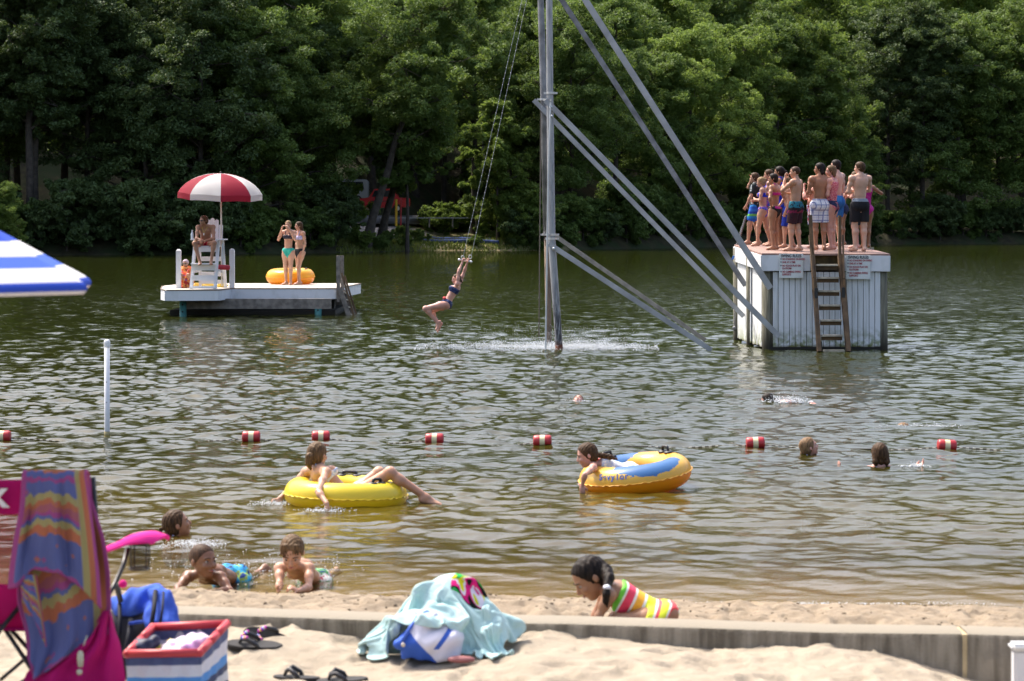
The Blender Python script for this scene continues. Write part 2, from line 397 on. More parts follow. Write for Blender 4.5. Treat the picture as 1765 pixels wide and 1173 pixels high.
# ------------------------------------------------------------------ lake surface
rng = np.random.RandomState(5)
def build_water():
    k = 0.3 / (2320 * CAMH); rows = [13.6]
    while rows[-1] < 262:
        y = rows[-1]; rows.append(y + max(.012, y * y * k))
    ys_ = np.array(rows); nc = 1000
    a = np.linspace(-.245, .245, nc); a = np.concatenate([[-3.2, -1.8, -1.1, -.75, -.5, -.38, -.3, -.265], a, [.265, .3, .38, .5, .75, 1.1, 1.8, 3.2]])
    Yg = np.repeat(ys_[:, None], len(a), 1); Xg = a[None, :] * Yg
    dY = np.maximum(.012, Yg[:, :1] ** 2 * k)
    Z = np.zeros_like(Yg); SX = np.zeros_like(Yg); SY = np.zeros_like(Yg)
    n = 84; lam = np.exp(rng.uniform(math.log(.12), math.log(1.3), n)); th = rng.normal(.15, .68, n); ph = rng.uniform(0, 6.283, n)
    w = np.where(lam < .2, .7, np.where(lam < .62, 1.4, .75)); w = w / math.sqrt((w ** 2).sum() / 2) * WAVE_SLOPE
    calm = .62 + 1.25 * np.clip(fbm(Xg * .13, Yg * .06, 4, 40) + .3, 0, .8)
    near = sstep(Yg - (14.88 - .124 * np.clip(Xg, -12, 12)), -.1, 3.5) * .75 + .25
    for i in range(n):
        kx, ky = math.sin(th[i]) * 2 * math.pi / lam[i], math.cos(th[i]) * 2 * math.pi / lam[i]
        att = sstep(lam[i] / max(abs(math.cos(th[i])), .2) / dY, 2.0, 4.5)
        r_ = int((att[:, 0] > 0).sum())
        if not r_: continue
        A = w[i] * lam[i] / (2 * math.pi); arg = kx * Xg[:r_] + ky * Yg[:r_] + ph[i]
        sn, cs = np.sin(arg), np.cos(arg)
        Z[:r_] += A * att[:r_] * cs
        SX[:r_] -= .55 * A * att[:r_] * math.sin(th[i]) * sn; SY[:r_] -= .55 * A * att[:r_] * math.cos(th[i]) * sn
    for (cx_, cy_, R0, L_, a_) in ((X_(596, 20.1), 20.1, .55, .20, .10), (X_(1098, 21.2), 21.2, .55, .20, .08), (X_(303, 17.8), 17.8, .12, .16, .11), (X_(1517, 23.2), 23.2, .2, .20, .09), (X_(1393, 24.2), 24.2, .12, .18, .08), (X_(400, 15.9), 15.9, .3, .15, .08), (X_(950, 44.4), 44.4, .5, .75, .10), (X_(1340, 31.2), 31.2, .3, .35, .10), (X_(525, 15.9), 15.9, .25, .15, .07)):
        rr_ = np.hypot(Xg - cx_, Yg - cy_); en = np.exp(-np.maximum(rr_ - R0, 0) / (L_ * 4.5)) * sstep(rr_, R0 * .3, R0) * (rr_ < R0 + L_ * 22); Z += a_ * L_ / 6.283 * np.cos(6.283 * (rr_ + .12 * L_ * np.sin(5 * np.arctan2(Yg - cy_, Xg - cx_))) / L_) * en * sstep(L_ / dY, 1.5, 3)
    m_ = calm * near * (1 - .25 * sstep(Yg, 42, 95))
    V = np.stack([Xg + SX * m_, Yg + SY * m_, Z * m_], -1).reshape(-1, 3); nx, ny = len(a), len(ys_)
    b = (np.arange(ny - 1)[:, None] * nx + np.arange(nx - 1)[None]).ravel()
    return npmesh('lake_water', V, np.stack([b, b + 1, b + nx + 1, b + nx], 1))
WAVE_SLOPE = .125
w_ = NT('lake_water'); t = w_.t; geo = w_.n('ShaderNodeNewGeometry').outputs['Position']; sp = w_.n('ShaderNodeSeparateXYZ', i0=geo)
mp = w_.n('ShaderNodeMapping', i0=geo); mp.inputs['Scale'].default_value = (1, 1.7, 1)
n1 = w_.noise(mp, 9, 4, .55); n2 = w_.noise(mp, 2.2, 4, .5)
b1 = w_.n('ShaderNodeBump'); b1.inputs['Strength'].default_value = 1; b1.inputs['Distance'].default_value = .004; w_.set(b1.inputs['Height'], n1)
if 'Filter Width' in b1.inputs: b1.inputs['Filter Width'].default_value = .1
b2 = w_.n('ShaderNodeBump'); b2.inputs['Distance'].default_value = .035; w_.set(b2.inputs['Height'], n2); t.links.new(b1.outputs[0], b2.inputs['Normal'])
w_.set(b2.inputs['Strength'], w_.mrange(sp.outputs[1], 24, 75, 0, 1))
fr_ = w_.n('ShaderNodeFresnel'); fr_.inputs['IOR'].default_value = 1.333; t.links.new(b2.outputs[0], fr_.inputs['Normal'])
gl = w_.n('ShaderNodeBsdfGlossy'); gl.inputs['Roughness'].default_value = .02; gl.inputs[0].default_value = (1, .985, .95, 1); t.links.new(b2.outputs[0], gl.inputs['Normal'])
sh = w_.math('ADD', sp.outputs[1], w_.math('MULTIPLY', sp.outputs[0], .124))
bodyc = w_.ramp(w_.mrange(sh, 14.8, 48), [(0, (.15, .11, .04)), (.07, (.098, .070, .011)), (.25, (.028, .026, .003)), (1, (.020, .025, .004))])
df = w_.n('ShaderNodeBsdfDiffuse'); w_.set(df.inputs[0], bodyc)
tp = w_.n('ShaderNodeBsdfTransparent'); tp.inputs[0].default_value = (.93, .88, .72, 1)
bd = w_.n('ShaderNodeMixShader'); w_.set(bd.inputs[0], w_.mrange(sh, 14.9, 20.0, .06, .93)); t.links.new(tp.outputs[0], bd.inputs[1]); t.links.new(df.outputs[0], bd.inputs[2])
ms = w_.n('ShaderNodeMixShader'); t.links.new(fr_.outputs[0], ms.inputs[0]); t.links.new(bd.outputs[0], ms.inputs[1]); t.links.new(gl.outputs[0], ms.inputs[2])
t.links.new(ms.outputs[0], w_.out.inputs[0])
tag(link_mesh('lake_water', build_water(), w_.m), kind='structure')

# ------------------------------------------------------------------ low concrete wall along the beach
wl = thing('retaining_wall', 'low weathered concrete beach wall with top edge painted as sunlit', 'wall', (0, 12, 0))
wm = NT('concrete'); geo = wm.n('ShaderNodeNewGeometry').outputs['Position']; mp = wm.n('ShaderNodeMapping', i0=geo); mp.inputs['Scale'].default_value = (7, 7, .8)
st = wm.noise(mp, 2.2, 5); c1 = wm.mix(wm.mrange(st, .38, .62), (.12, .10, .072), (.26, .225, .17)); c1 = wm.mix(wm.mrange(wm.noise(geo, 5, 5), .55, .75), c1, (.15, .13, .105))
nz = wm.n('ShaderNodeSeparateXYZ', i0=wm.n('ShaderNodeNewGeometry').outputs['Normal']); c1 = wm.mix(wm.mrange(nz.outputs[2], .6, .9), c1, (.26, .228, .175))  # upward faces get a paler colour: sunlight painted onto the wall top
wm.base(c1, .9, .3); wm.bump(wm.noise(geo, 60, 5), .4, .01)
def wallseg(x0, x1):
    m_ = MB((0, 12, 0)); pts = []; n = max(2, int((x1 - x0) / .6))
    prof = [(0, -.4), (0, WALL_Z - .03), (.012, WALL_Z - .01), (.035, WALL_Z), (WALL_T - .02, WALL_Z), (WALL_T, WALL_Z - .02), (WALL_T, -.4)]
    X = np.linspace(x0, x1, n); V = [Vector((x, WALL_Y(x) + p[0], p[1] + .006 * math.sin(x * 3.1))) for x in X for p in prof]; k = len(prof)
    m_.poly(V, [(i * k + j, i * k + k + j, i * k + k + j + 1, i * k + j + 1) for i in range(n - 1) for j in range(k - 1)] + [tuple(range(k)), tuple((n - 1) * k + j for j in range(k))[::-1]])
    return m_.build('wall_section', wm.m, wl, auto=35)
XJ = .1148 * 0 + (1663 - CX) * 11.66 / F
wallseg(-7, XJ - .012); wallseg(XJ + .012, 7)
j = MB((0, 12, 0)); j.box((XJ - .0125, WALL_Y(XJ) + .004, -.3), (XJ + .0125, WALL_Y(XJ) + WALL_T - .006, WALL_Z - .006)); j.build('joint_filler', mat('joint_filler', (.48, .38, .22), .9, var=.25), wl)
# ------------------------------------------------------------------ trees and shrubs of the far bank
def leaf_mat(name, c1, c2, hue=.0, tr=.42):
    n = NT(name); tc = n.n('ShaderNodeTexCoord').outputs['Object']; oi = n.n('ShaderNodeObjectInfo').outputs['Random']
    gi = n.n('ShaderNodeNewGeometry').outputs['Random Per Island']
    c = n.mix(n.mrange(n.noise(tc, .55, 3), .38, .62), c1, c2); c = n.mix(n.math('MULTIPLY', gi, .55), c, tuple(v * 1.75 for v in c2))
    c = n.mix(n.math('MULTIPLY', oi, .35), c, tuple(v * .6 for v in c1))
    n.base(c, .6, .3)
    tl = n.n('ShaderNodeBsdfTranslucent'); n.set(tl.inputs[0], n.mix(.35, c, (.16, .22, .015)))
    ms = n.n('ShaderNodeMixShader'); ms.inputs[0].default_value = tr
    n.t.links.new(n.b.outputs[0], ms.inputs[1]); n.t.links.new(tl.outputs[0], ms.inputs[2]); n.t.links.new(ms.outputs[0], n.out.inputs[0])
    return n.m
LM = [leaf_mat('leaves_mid', (.078, .135, .030), (.145, .212, .050)),
      leaf_mat('leaves_shaded', (.046, .078, .028), (.09, .135, .042), tr=.3),  # darker leaf copy, puts shade into the left bank and low shrubs
      leaf_mat('leaves_sunlit', (.112, .180, .036), (.21, .285, .062), tr=.5),  # lighter leaf copy, puts sunlight into the colour of the brighter crowns
      leaf_mat('leaves_pine', (.05, .085, .026), (.10, .145, .04), tr=.3)]
BARK = mat('bark', (.06, .048, .038), .95, var=.35, vscale=3, bump=.6, bscale=12)
def branchy(r, h, spread, nb, lean=(0, 0), first=.3, trunk_r=.28, up=.35, twig=7):
    """returns wood segments [(p0,p1,r0,r1)] and clump centres [(p, size)]"""
    segs, cl = [], []; tp = [Vector((0, 0, -.6))]; n = 9
    for i in range(1, n + 1):
        t = i / n; tp.append(Vector((lean[0] * t * h + r.uniform(-.1, .1) * h * .05 * (i > 1), lean[1] * t * h + r.uniform(-.1, .1) * h * .05 * (i > 1), t * h * .93)))
    for i in range(n): segs.append((tp[i], tp[i + 1], trunk_r * (1 - i / n * .85) * (1.5 if i == 0 else 1), trunk_r * (1 - (i + 1) / n * .85)))
    for b in range(nb):
        t = first + (1 - first) * (b + r.random()) / nb; q = t * n; i = min(n - 1, int(q)); p = tp[i].lerp(tp[i + 1], q - i)
        az = b * 2.4 + r.uniform(-.5, .5); prof = math.sin(math.pi * min(1, .12 + .88 * (t - first) / (1 - first)) ** .8) ** .6
        L = spread * prof * r.uniform(.6, 1.1); d = Vector((math.cos(az), math.sin(az), up * r.uniform(.4, 1.6)))
        pts = [p]
        for k in range(3): pts.append(pts[-1] + (d + Vector((r.uniform(-.3, .3), r.uniform(-.3, .3), r.uniform(-.25, .15)))).normalized() * L / 3)
        br = trunk_r * .32 * (1.2 - t)
        for k in range(3): segs.append((pts[k], pts[k + 1], br * (1 - k * .3) + .015, br * (.7 - k * .3) + .015))
        for k in range(1, 4):
            for _ in range(twig if k > 1 else max(1, twig // 2)):
                o = Vector((r.uniform(-1, 1), r.uniform(-1, 1), r.uniform(-.7, .7))) * spread * .27
                cl.append((pts[k] + o, r.uniform(.5, 1.3) * spread * .13))
                if r.random() < .4: segs.append((pts[k], pts[k] + o, .025, .012))
    return segs, cl
def leaves(cl, per, size, seed, flat=.38, droop=0.0):
    g_ = np.random.RandomState(seed); C = np.array([list(c) for c, s in cl]); Sz = np.array([s for c, s in cl]); n = len(cl) * per
    ix = np.repeat(np.arange(len(cl)), per); v = g_.normal(size=(n, 3)); v /= np.linalg.norm(v, axis=1)[:, None]
    rad = g_.uniform(.25, 1, n) ** .6; v *= rad[:, None]; v[:, 2] *= g_.uniform(.4, .85, len(cl))[ix]; v[:, 2] += v[:, 0] * g_.uniform(-.5, .5, len(cl))[ix]; v[:, 2] -= droop * (v[:, 0] ** 2 + v[:, 1] ** 2)
    c = C[ix] + v * Sz[ix][:, None]
    nrm = g_.normal(size=(n, 3)) * .75 + v * .5; nrm[:, 2] = np.abs(nrm[:, 2]) * .6 + flat; nrm /= np.linalg.norm(nrm, axis=1)[:, None]
    a = g_.normal(size=(n, 3)); a -= (a * nrm).sum(1)[:, None] * nrm; a /= np.linalg.norm(a, axis=1)[:, None]; b = np.cross(nrm, a)
    s = (size * g_.uniform(.6, 1.35, n))[:, None]
    V = np.stack([c - a * s, c - b * s * .42 + nrm * s * .1, c + a * s - nrm * s * .12, c + b * s * .42], 1).reshape(-1, 3)
    return V, np.arange(n * 4).reshape(n, 4)
def needles(h, spread, seed, n=16000):
    g_ = np.random.RandomState(seed); V = []; lay = 20; t = g_.randint(0, lay, n) / lay; az = g_.randint(0, 9, n) * 2 * math.pi / 9 + t * 40 + g_.normal(0, .13, n)
    R_ = spread * (1 - t) ** .75 * g_.uniform(.15, 1, n) ** .7; z = h * (.36 + .62 * t) - R_ * .06 + g_.normal(0, .12, n)
    c = np.stack([np.cos(az) * R_, np.sin(az) * R_, z], 1); nrm = g_.normal(size=(n, 3)) * .35; nrm[:, 2] += 1; nrm /= np.linalg.norm(nrm, axis=1)[:, None]
    a = np.stack([np.cos(az + g_.normal(0, .7, n)), np.sin(az), g_.normal(0, .2, n) - .1], 1); a /= np.linalg.norm(a, axis=1)[:, None]; b = np.cross(nrm, a); s = g_.uniform(.14, .3, n)[:, None]
    return np.stack([c - a * s, c - b * s * .35, c + a * s, c + b * s * .35], 1).reshape(-1, 3), np.arange(n * 4).reshape(n, 4)
def wood_mesh(name, segs, seg=7):
    m = MB()
    for a, b, ra, rb in segs: m.tube([a, b], [ra, rb], seg if ra > .08 else 4, cap=False)
    me = bpy.data.meshes.new(name); m.bm.to_mesh(me); m.bm.free(); me.materials.append(BARK); me.polygons.foreach_set('use_smooth', np.ones(len(me.polygons), dtype=bool)); return me
PROTO = {}
def proto(key, kind, h, spread, nb, per, lsize, seed, lm, **kw):
    r = random.Random(seed)
    if kind == 'pine':
        V, Q = needles(h, spread, seed); segs = [(Vector((0, 0, -.5)), Vector((.1, .1, h * .5)), .2, .12), (Vector((.1, .1, h * .5)), Vector((0, 0, h)), .12, .03)]
        for i in range(26): a = r.uniform(0, 6.3); z = h * r.uniform(.36, .9); L = spread * (1 - z / h) ** .7 * .9; segs.append((Vector((0, 0, z)), Vector((math.cos(a) * L, math.sin(a) * L, z - .05 * L)), .04, .012))
    else:
        segs, cl = branchy(r, h, spread, nb, **kw); V, Q = leaves(cl, per, lsize, seed)
    cm = npmesh(key + '_crown', V, Q); PROTO[key] = (cm, wood_mesh(key + '_trunk', segs), h, lm)
proto('oak_a', 'b', 20, 6.2, 26, 180, .135, 1, 0, first=.2)
proto('oak_b', 'b', 23, 6.8, 30, 160, .14, 2, 0, first=.22, up=.5)
proto('maple', 'b', 18, 5.6, 28, 175, .13, 3, 2, first=.1, up=.3)
proto('tall', 'b', 26, 5.2, 28, 150, .14, 4, 1, first=.3, up=.6, trunk_r=.34)
proto('lean', 'b', 19, 6.2, 20, 180, .13, 5, 0, first=.42, lean=(.28, -.08), trunk_r=.36, up=.5)
proto('thin', 'b', 11, 2.6, 16, 110, .17, 6, 0, first=.35, trunk_r=.12, up=.4)
proto('pine', 'pine', 15, 3.6, 0, 0, 0, 7, 3)
proto('bush_a', 'b', 3.4, 2.6, 14, 150, .15, 8, 0, first=.02, trunk_r=.09, up=.5)
proto('bush_b', 'b', 5.0, 3.2, 16, 170, .16, 9, 1, first=.02, trunk_r=.11, up=.4)
proto('shrub', 'b', 1.7, 1.6, 9, 130, .11, 10, 2, first=.02, trunk_r=.04, up=.6)
_mc = {}
def plant(key, X, Y, s, rz, label, cat, group, lm=None, name='tree', sz=1.0, dz=0.0):
    cm, wd, h, dl = PROTO[key]; lm = dl if lm is None else lm; z = float(ground_z(X, Y))
    rt = thing(name, label, cat, (X, Y, z + dz), group, rz); rt.scale = (s, s, s * sz)
    if (key, lm) not in _mc:
        m2 = cm if lm == dl and not cm.materials else cm.copy()
        m2.materials.clear(); m2.materials.append(LM[lm]); _mc[(key, lm)] = m2
    for nm, me in (('crown', _mc[(key, lm)]), ('trunk', wd)):
        o = bpy.data.objects.new(nm, me); COL.objects.link(o); o.parent = rt
    return rt
def fx(px, Y): return (px - CX) * Y / F
KINDS = {'oak_a': 'broad-crowned', 'oak_b': 'tall rounded', 'maple': 'low-branching', 'tall': 'dark tall', 'lean': 'leaning', 'thin': 'slender', 'pine': 'layered needle'}
TG = 'trees on the wooded far bank'
def where(px):
    marks = [(30, 'behind the striped beach umbrella'), (190, 'above the white pole'), (330, 'behind the red and white umbrella'), (510, 'behind the two standing girls'), (650, 'beside the red truck'), (800, 'behind the trapeze chains'), (945, 'behind the steel swing poles'), (1120, 'between the swing braces'), (1300, 'behind the left end of the platform'), (1440, 'behind the crowded platform'), (1600, 'right of the crowded platform'), (1740, 'at the right edge of the photo')]
    return min(marks, key=lambda m_: abs(m_[0] - px))[1]
rt_ = random.Random(77); seen_lab = {}
ORD = ['', 'second ', 'third ', 'fourth ', 'fifth ', 'sixth ', 'seventh ', 'eighth ', 'ninth ']
def treerow(spec, depth_word, dmin, dmax):
    for px, key, s, lm in spec:
        Y0 = 185
        for _ in range(4): Y = float(shore_far(fx(px, Y0))) + rt_.uniform(dmin, dmax); Y0 = Y
        base = f"{KINDS[key]} tree {depth_word} {where(px)}"
        k = seen_lab.get(base, 0); seen_lab[base] = k + 1
        lab = (f"{ORD[min(k, 8)]}" + base)
        plant(key, fx(px, Y), Y, s, rt_.uniform(0, 6.28), lab, 'tree', TG, lm)
# front row at the water's edge (leaf tones paint shade on the left and sun on the right, the middle is open)
treerow([(-90, 'oak_a', 1.0, 1), (60, 'tall', .95, 1), (150, 'oak_b', .95, 1), (250, 'maple', .95, 1), (345, 'oak_a', 1.05, 1), (430, 'maple', 1.0, 0), (505, 'oak_a', .85, 0)], 'at the waterline', 4, 7)
treerow([(985, 'oak_b', .9, 0), (1060, 'tall', .85, 0), (1120, 'maple', .95, 0), (1190, 'oak_a', 1.0, 2), (1262, 'maple', 1.15, 2), (1340, 'oak_a', 1.1, 0), (1405, 'maple', 1.2, 2), (1460, 'maple', .8, 0), (1530, 'oak_b', 1.05, 1), (1590, 'tall', 1.0, 1), (1650, 'maple', 1.3, 0), (1720, 'oak_a', 1.2, 0), (1800, 'oak_b', 1.2, 0)], 'at the waterline', 3.5, 7)
treerow([(10, 'oak_b', 1.0, 0), (110, 'tall', 1.0, 1), (215, 'oak_b', 1.05, 1), (320, 'tall', 1.05, 0), (400, 'oak_b', 1.1, 2), (475, 'oak_a', 1.15, 1), (528, 'oak_b', 1.05, 2), (925, 'oak_a', 1.0, 0), (880, 'thin', 1.3, 2), (577, 'thin', 1.4, 0)], 'set back from the shore', 11, 15)
treerow([(575, 'oak_b', 1.1, 2), (640, 'tall', 1.15, 0), (715, 'oak_a', 1.3, 2), (800, 'oak_b', 1.2, 0), (885, 'maple', 1.3, 0), (690, 'pine', 1.5, 3), (765, 'pine', 1.6, 3), (840, 'pine', 1.5, 3)], 'past the road', 44, 50)
treerow([(30, 'oak_a', 1.2, 0), (300, 'oak_a', 1.3, 1), (450, 'oak_b', 1.2, 0), (960, 'oak_b', 1.2, 0), (1040, 'oak_a', 1.3, 0), (1140, 'oak_b', 1.2, 2), (1230, 'oak_b', 1.25, 0), (1320, 'tall', 1.25, 2), (1420, 'oak_b', 1.35, 2), (1500, 'oak_a', 1.25, 1), (1570, 'oak_b', 1.3, 0), (1660, 'oak_b', 1.35, 2), (1760, 'tall', 1.3, 0)], 'beyond the road', 30, 36)
treerow([(x, ('oak_b', 'oak_a', 'tall', 'maple')[i % 4], 1.3, (0, 2, 0, 1)[i % 4]) for i, x in enumerate(range(-140, 1960, 118))], 'high on the slope', 52, 62)
treerow([(x, ('oak_a', 'tall', 'oak_b')[i % 3], 1.5, (0, 1, 0)[i % 3]) for i, x in enumerate(range(-200, 2050, 150))], 'at the top of the slope', 82, 95)
# the wood goes on beyond both edges of the photo
for row, (d0, d1) in enumerate(((4, 8), (26, 34), (55, 65))):
    for i, px in enumerate([-150, -270, -390, -520, -660] + [1890, 2000, 2120, 2250, 2390, 2540]):
        Y0 = 200
        for _ in range(5): Y0 = float(shore_far(fx(px, Y0))) + rt_.uniform(d0, d1)
        side = 'left' if px < 0 else 'right'; n_ = i if px < 0 else i - 5
        plant(('oak_a', 'oak_b', 'maple')[(i + row) % 3], fx(px, Y0), Y0, (1.1, 1.25, 1.4)[row], rt_.uniform(0, 6.28), f"{('waterline', 'mid-slope', 'upper-slope')[row]} broadleaf tree beyond the {side} edge of the photo, {('first', 'second', 'third', 'fourth', 'fifth', 'sixth')[n_]} outwards", 'tree', TG, (0, 1, 0, 2)[i % 4])
# trees that stand out one by one in the open middle
def one(key, px, Y, s, rz, lab, lm=None, sz=1.0): return plant(key, fx(px, Y), Y, s, rz, lab, 'tree', TG, lm, sz=sz)
one('lean', 628, 184, 1.05, .15, 'thick dark trunk leaning right, just left of the red truck', 0)
one('lean', 655, 190, .95, -.35, 'paler leaning forked trunk directly in front of the red truck', 2)
one('thin', 702, 187, 1.35, 2, 'slim straight dark tree right of the red truck', 0)
one('tall', 818, 203, .9, 4, 'straight brown trunk beside the grey lamp post', 0)
one('thin', 858, 196, 1.1, 1, 'thin leaning sapling right of the trapeze chains', 2)
one('maple', -8, 158, .42, 0, 'sunlit yellow-green branchy tree at the left edge of the photo', 2)
one('tall', 52, 168, 1.0, 0, 'massive dark trunk low at the left, above the striped umbrella', 1)
# shrubs that hang over the water
SG = 'shrubs along the far waterline'; seen_lab = {}
sx = [-60, -20, 25, 70, 115, 160, 205, 250, 290, 335, 375, 415, 455, 495, 535, 572, 900, 935, 970, 1005, 1040, 1080, 1115, 1150, 1190, 1225, 1262, 1300, 1340, 1380, 1420, 1460, 1500, 1540, 1580, 1620, 1660, 1700, 1745, 1790, 1840]
for i, px in enumerate(sx):
    Y0 = 185
    for _ in range(4): Y0 = float(shore_far(fx(px, Y0))) + rt_.uniform(.8, 2.4)
    key = rt_.choice(['bush_a', 'bush_b', 'bush_a']); lm = rt_.choice([1, 1, 0] if (px < 420 or px > 1440) else [1, 0, 0])  # mostly the shaded leaf tone, painting a dark understory above the waterline
    base = f"{'round low' if key == 'bush_a' else 'tall spreading'} {('mid', 'dark', 'light')[lm]} green shrub {where(px)}"
    k = seen_lab.get(base, 0); seen_lab[base] = k + 1
    plant(key, fx(px, Y0), Y0, rt_.uniform(.6, .95), rt_.uniform(0, 6.28), ORD[min(k, 8)] + base, 'shrub', SG, lm, 'shrub')
for i, (px, d, s) in enumerate([(622, 2, .45), (668, 3, .35), (770, 9, .9), (745, 10, .6), (720, 4, .4), (872, 6, 1.1), (890, 4, 1.3), (850, 11, 1.2), (905, 2.5, 1.1), (800, 12, .6), (690, 8, .35), (820, 1.2, .3), (700, 1.5, .35), (655, 1.2, .4), (577, 9, 1.1)]):
    Y = float(shore_far(fx(px, 190))) + d
    plant('shrub' if s < .95 else 'bush_a', fx(px, Y), Y, s if s > .95 else s * 1.5, i * 1.3, ['small', 'leafy', 'sunlit', 'ragged', 'tiny', 'wide', 'full', 'dark', 'rounded', 'sparse', 'bushy', 'squat', 'scrubby', 'thin', 'large', 'broad', 'tallest'][i] + ' green shrub in the clearing between the red truck and the swing poles', 'shrub', 'shrubs in the sandy clearing', (2, 0, 2)[i % 3], 'shrub')
# grass tufts at the sandy landing
g_ = np.random.RandomState(9); n = 9000; px = g_.uniform(600, 960, n); Xc = (px - CX) * 193 / F; Yc = shore_far(Xc) + g_.uniform(.1, 7, n); Zc = ground_z(Xc, Yc)
a = g_.uniform(0, 6.28, n); hh = g_.uniform(.08, .4, n); wv = .05
V = np.stack([np.stack([Xc - wv * np.cos(a), Yc - wv * np.sin(a), Zc - .03], 1), np.stack([Xc + wv * np.cos(a), Yc + wv * np.sin(a), Zc - .03], 1), np.stack([Xc + g_.normal(0, .08, n), Yc + g_.normal(0, .08, n), Zc + hh], 1)], 1).reshape(-1, 3)
tag(link_mesh('grass', npmesh('grass', V, np.arange(n * 3).reshape(n, 3)), leaf_mat('grass_blades', (.10, .14, .03), (.20, .22, .05))), 'tufts of sunlit grass on the far waterline clearing', 'grass', kind='stuff')
# ------------------------------------------------------------------ swing platform
WPAINT = NT('white_paint'); geo = WPAINT.n('ShaderNodeNewGeometry').outputs['Position']; mp = WPAINT.n('ShaderNodeMapping', i0=geo); mp.inputs['Scale'].default_value = (2, 2, 1)
_c = WPAINT.mix(WPAINT.mrange(WPAINT.noise(mp, 2.0, 5), .5, .8), (.70, .71, .73), (.52, .53, .51)); WPAINT.base(_c, .55, .4)
WB = NT('weathered_white_boards'); geo = WB.n('ShaderNodeNewGeometry').outputs['Position']; sp = WB.n('ShaderNodeSeparateXYZ', i0=geo); mp = WB.n('ShaderNodeMapping', i0=geo); mp.inputs['Scale'].default_value = (9, 9, .6)
_c = WB.mix(WB.mrange(WB.noise(mp, 2.2, 5), .48, .8), (.76, .77, .78), (.52, .53, .49))
alg = WB.math('MULTIPLY', WB.mrange(sp.outputs[2], .45, .03), WB.mrange(WB.noise(geo, 9, 5), .40, .58)); _c = WB.mix(alg, _c, (.16, .20, .035))
_c = WB.mix(WB.mrange(sp.outputs[2], .10, .03), _c, (.13, .11, .05)); WB.base(_c, .7, .3)
PILE = NT('old_pile_wood'); geo = PILE.n('ShaderNodeNewGeometry').outputs['Position']; sp = PILE.n('ShaderNodeSeparateXYZ', i0=geo); mp = PILE.n('ShaderNodeMapping', i0=geo); mp.inputs['Scale'].default_value = (14, 14, 1.1)
_c = PILE.mix(PILE.mrange(PILE.noise(mp, 2, 6), .35, .65), (.07, .065, .045), (.20, .19, .14)); _c = PILE.mix(PILE.mrange(sp.outputs[2], .35, .05), _c, (.035, .03, .02)); PILE.base(_c, .85, .3)
BROWN = mat('brown_stained_wood', (.10, .058, .026), .7, var=.4, vscale=5, bump=.3); TREAD = mat('worn_tread', (.40, .35, .27), .8, var=.3, vscale=9)
GREYW = mat('grey_wood', (.19, .165, .14), .85, var=.35, vscale=7, bump=.3)
DECKM = mat('pink_deck', (.30, .185, .15), .7, var=.15, vscale=5)
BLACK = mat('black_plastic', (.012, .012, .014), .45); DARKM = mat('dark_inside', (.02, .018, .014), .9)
STEEL = mat('galvanised_steel', (.34, .35, .37), .42, metal=.55, var=.18, vscale=3); _s = NT('galvanised_pole'); _g = _s.n('ShaderNodeNewGeometry').outputs['Position']; _z = _s.n('ShaderNodeSeparateXYZ', i0=_g).outputs[2]; _mp = _s.n('ShaderNodeMapping', i0=_g); _mp.inputs['Scale'].default_value = (9, 9, 1.3)
_c = _s.mix(_s.mrange(_s.noise(_mp, 1.6, 6, .65), .48, .62), (.34, .35, .37), (.23, .235, .25)); _c = _s.mix(_s.math('MULTIPLY', _s.mrange(_z, 1.3, .5), _s.mrange(_s.noise(_mp, 3.0, 5, .7), .42, .52)), _c, (.05, .05, .06)); _c = _s.mix(_s.mrange(_z, .20, .06), _c, (.10, .032, .014)); _s.base(_c, .5, .5); _s.b.inputs['Metallic'].default_value = .4; POLE = _s.m
STEELD = mat('dark_grey_steel', (.20, .205, .22), .5, metal=.5, var=.35, vscale=4)  # darker grey steel for the far pole, a brace and the hanging chain
ALU = mat('bright_steel', (.55, .56, .58), .3, metal=.8)

def swz(Y): return 1.826 + .0397 * (Y - 44.0)
FL = Vector((4.764, 44.0, swz(44))); FR = Vector((7.126, 44.0, swz(44) - .01)); BL = Vector((4.557, 47.3, swz(47.3))); BR = Vector((6.95, 47.3, swz(47.3) - .01))
sp_ = thing('swing_platform', 'white boarded swing platform with pink deck, crowded with swimmers', 'platform', (5.9, 44, 0)); O = (5.9, 44, 0)
m = MB(O)
def slab(m, tops, t): m.hexa([p - Vector((0, 0, t)) for p in tops] + list(tops))
def lerp2(u, v): return FL.lerp(FR, u).lerp(BL.lerp(BR, u), v)
nb = 17
for i in range(nb):      # deck boards run across the front
    v0, v1 = i / nb - .012, (i + 1) / nb - .004 - .012; slab(m, [lerp2(-.015, v0), lerp2(1.015, v0), lerp2(1.015, v1), lerp2(-.015, v1)], .035)
m.build('deck', DECKM, sp_)
m = MB(O)     # fascia boards, with the gap for the ladder
up = Vector((0, 0, .04)); H = .30
def board(a, b, h, t, drop): m.beam(Vector(a) - Vector((0, 0, drop + h / 2)), Vector(b) - Vector((0, 0, drop + h / 2)), t, h, bev=.006)
def fpt(px): return Vector((X_(px, 44.0), 44.0 - .03, swz(44)))
board((FL.x - .03, 43.97, FL.z), fpt(1396.5), H, .04, .04); board(fpt(1448.5), (FR.x + .03, 43.97, FR.z), H, .04, .04)
board((FL.x - .03, 43.97, FL.z), BL + Vector((-.03, 0, 0)), H, .04, .04); board(BL + Vector((0, .03, 0)), BR + Vector((0, .03, 0)), H, .04, .04); board(FR + Vector((.03, 0, 0)), BR + Vector((.03, 0, 0)), H, .04, .04)
m.build('fascia', WPAINT.m, sp_)
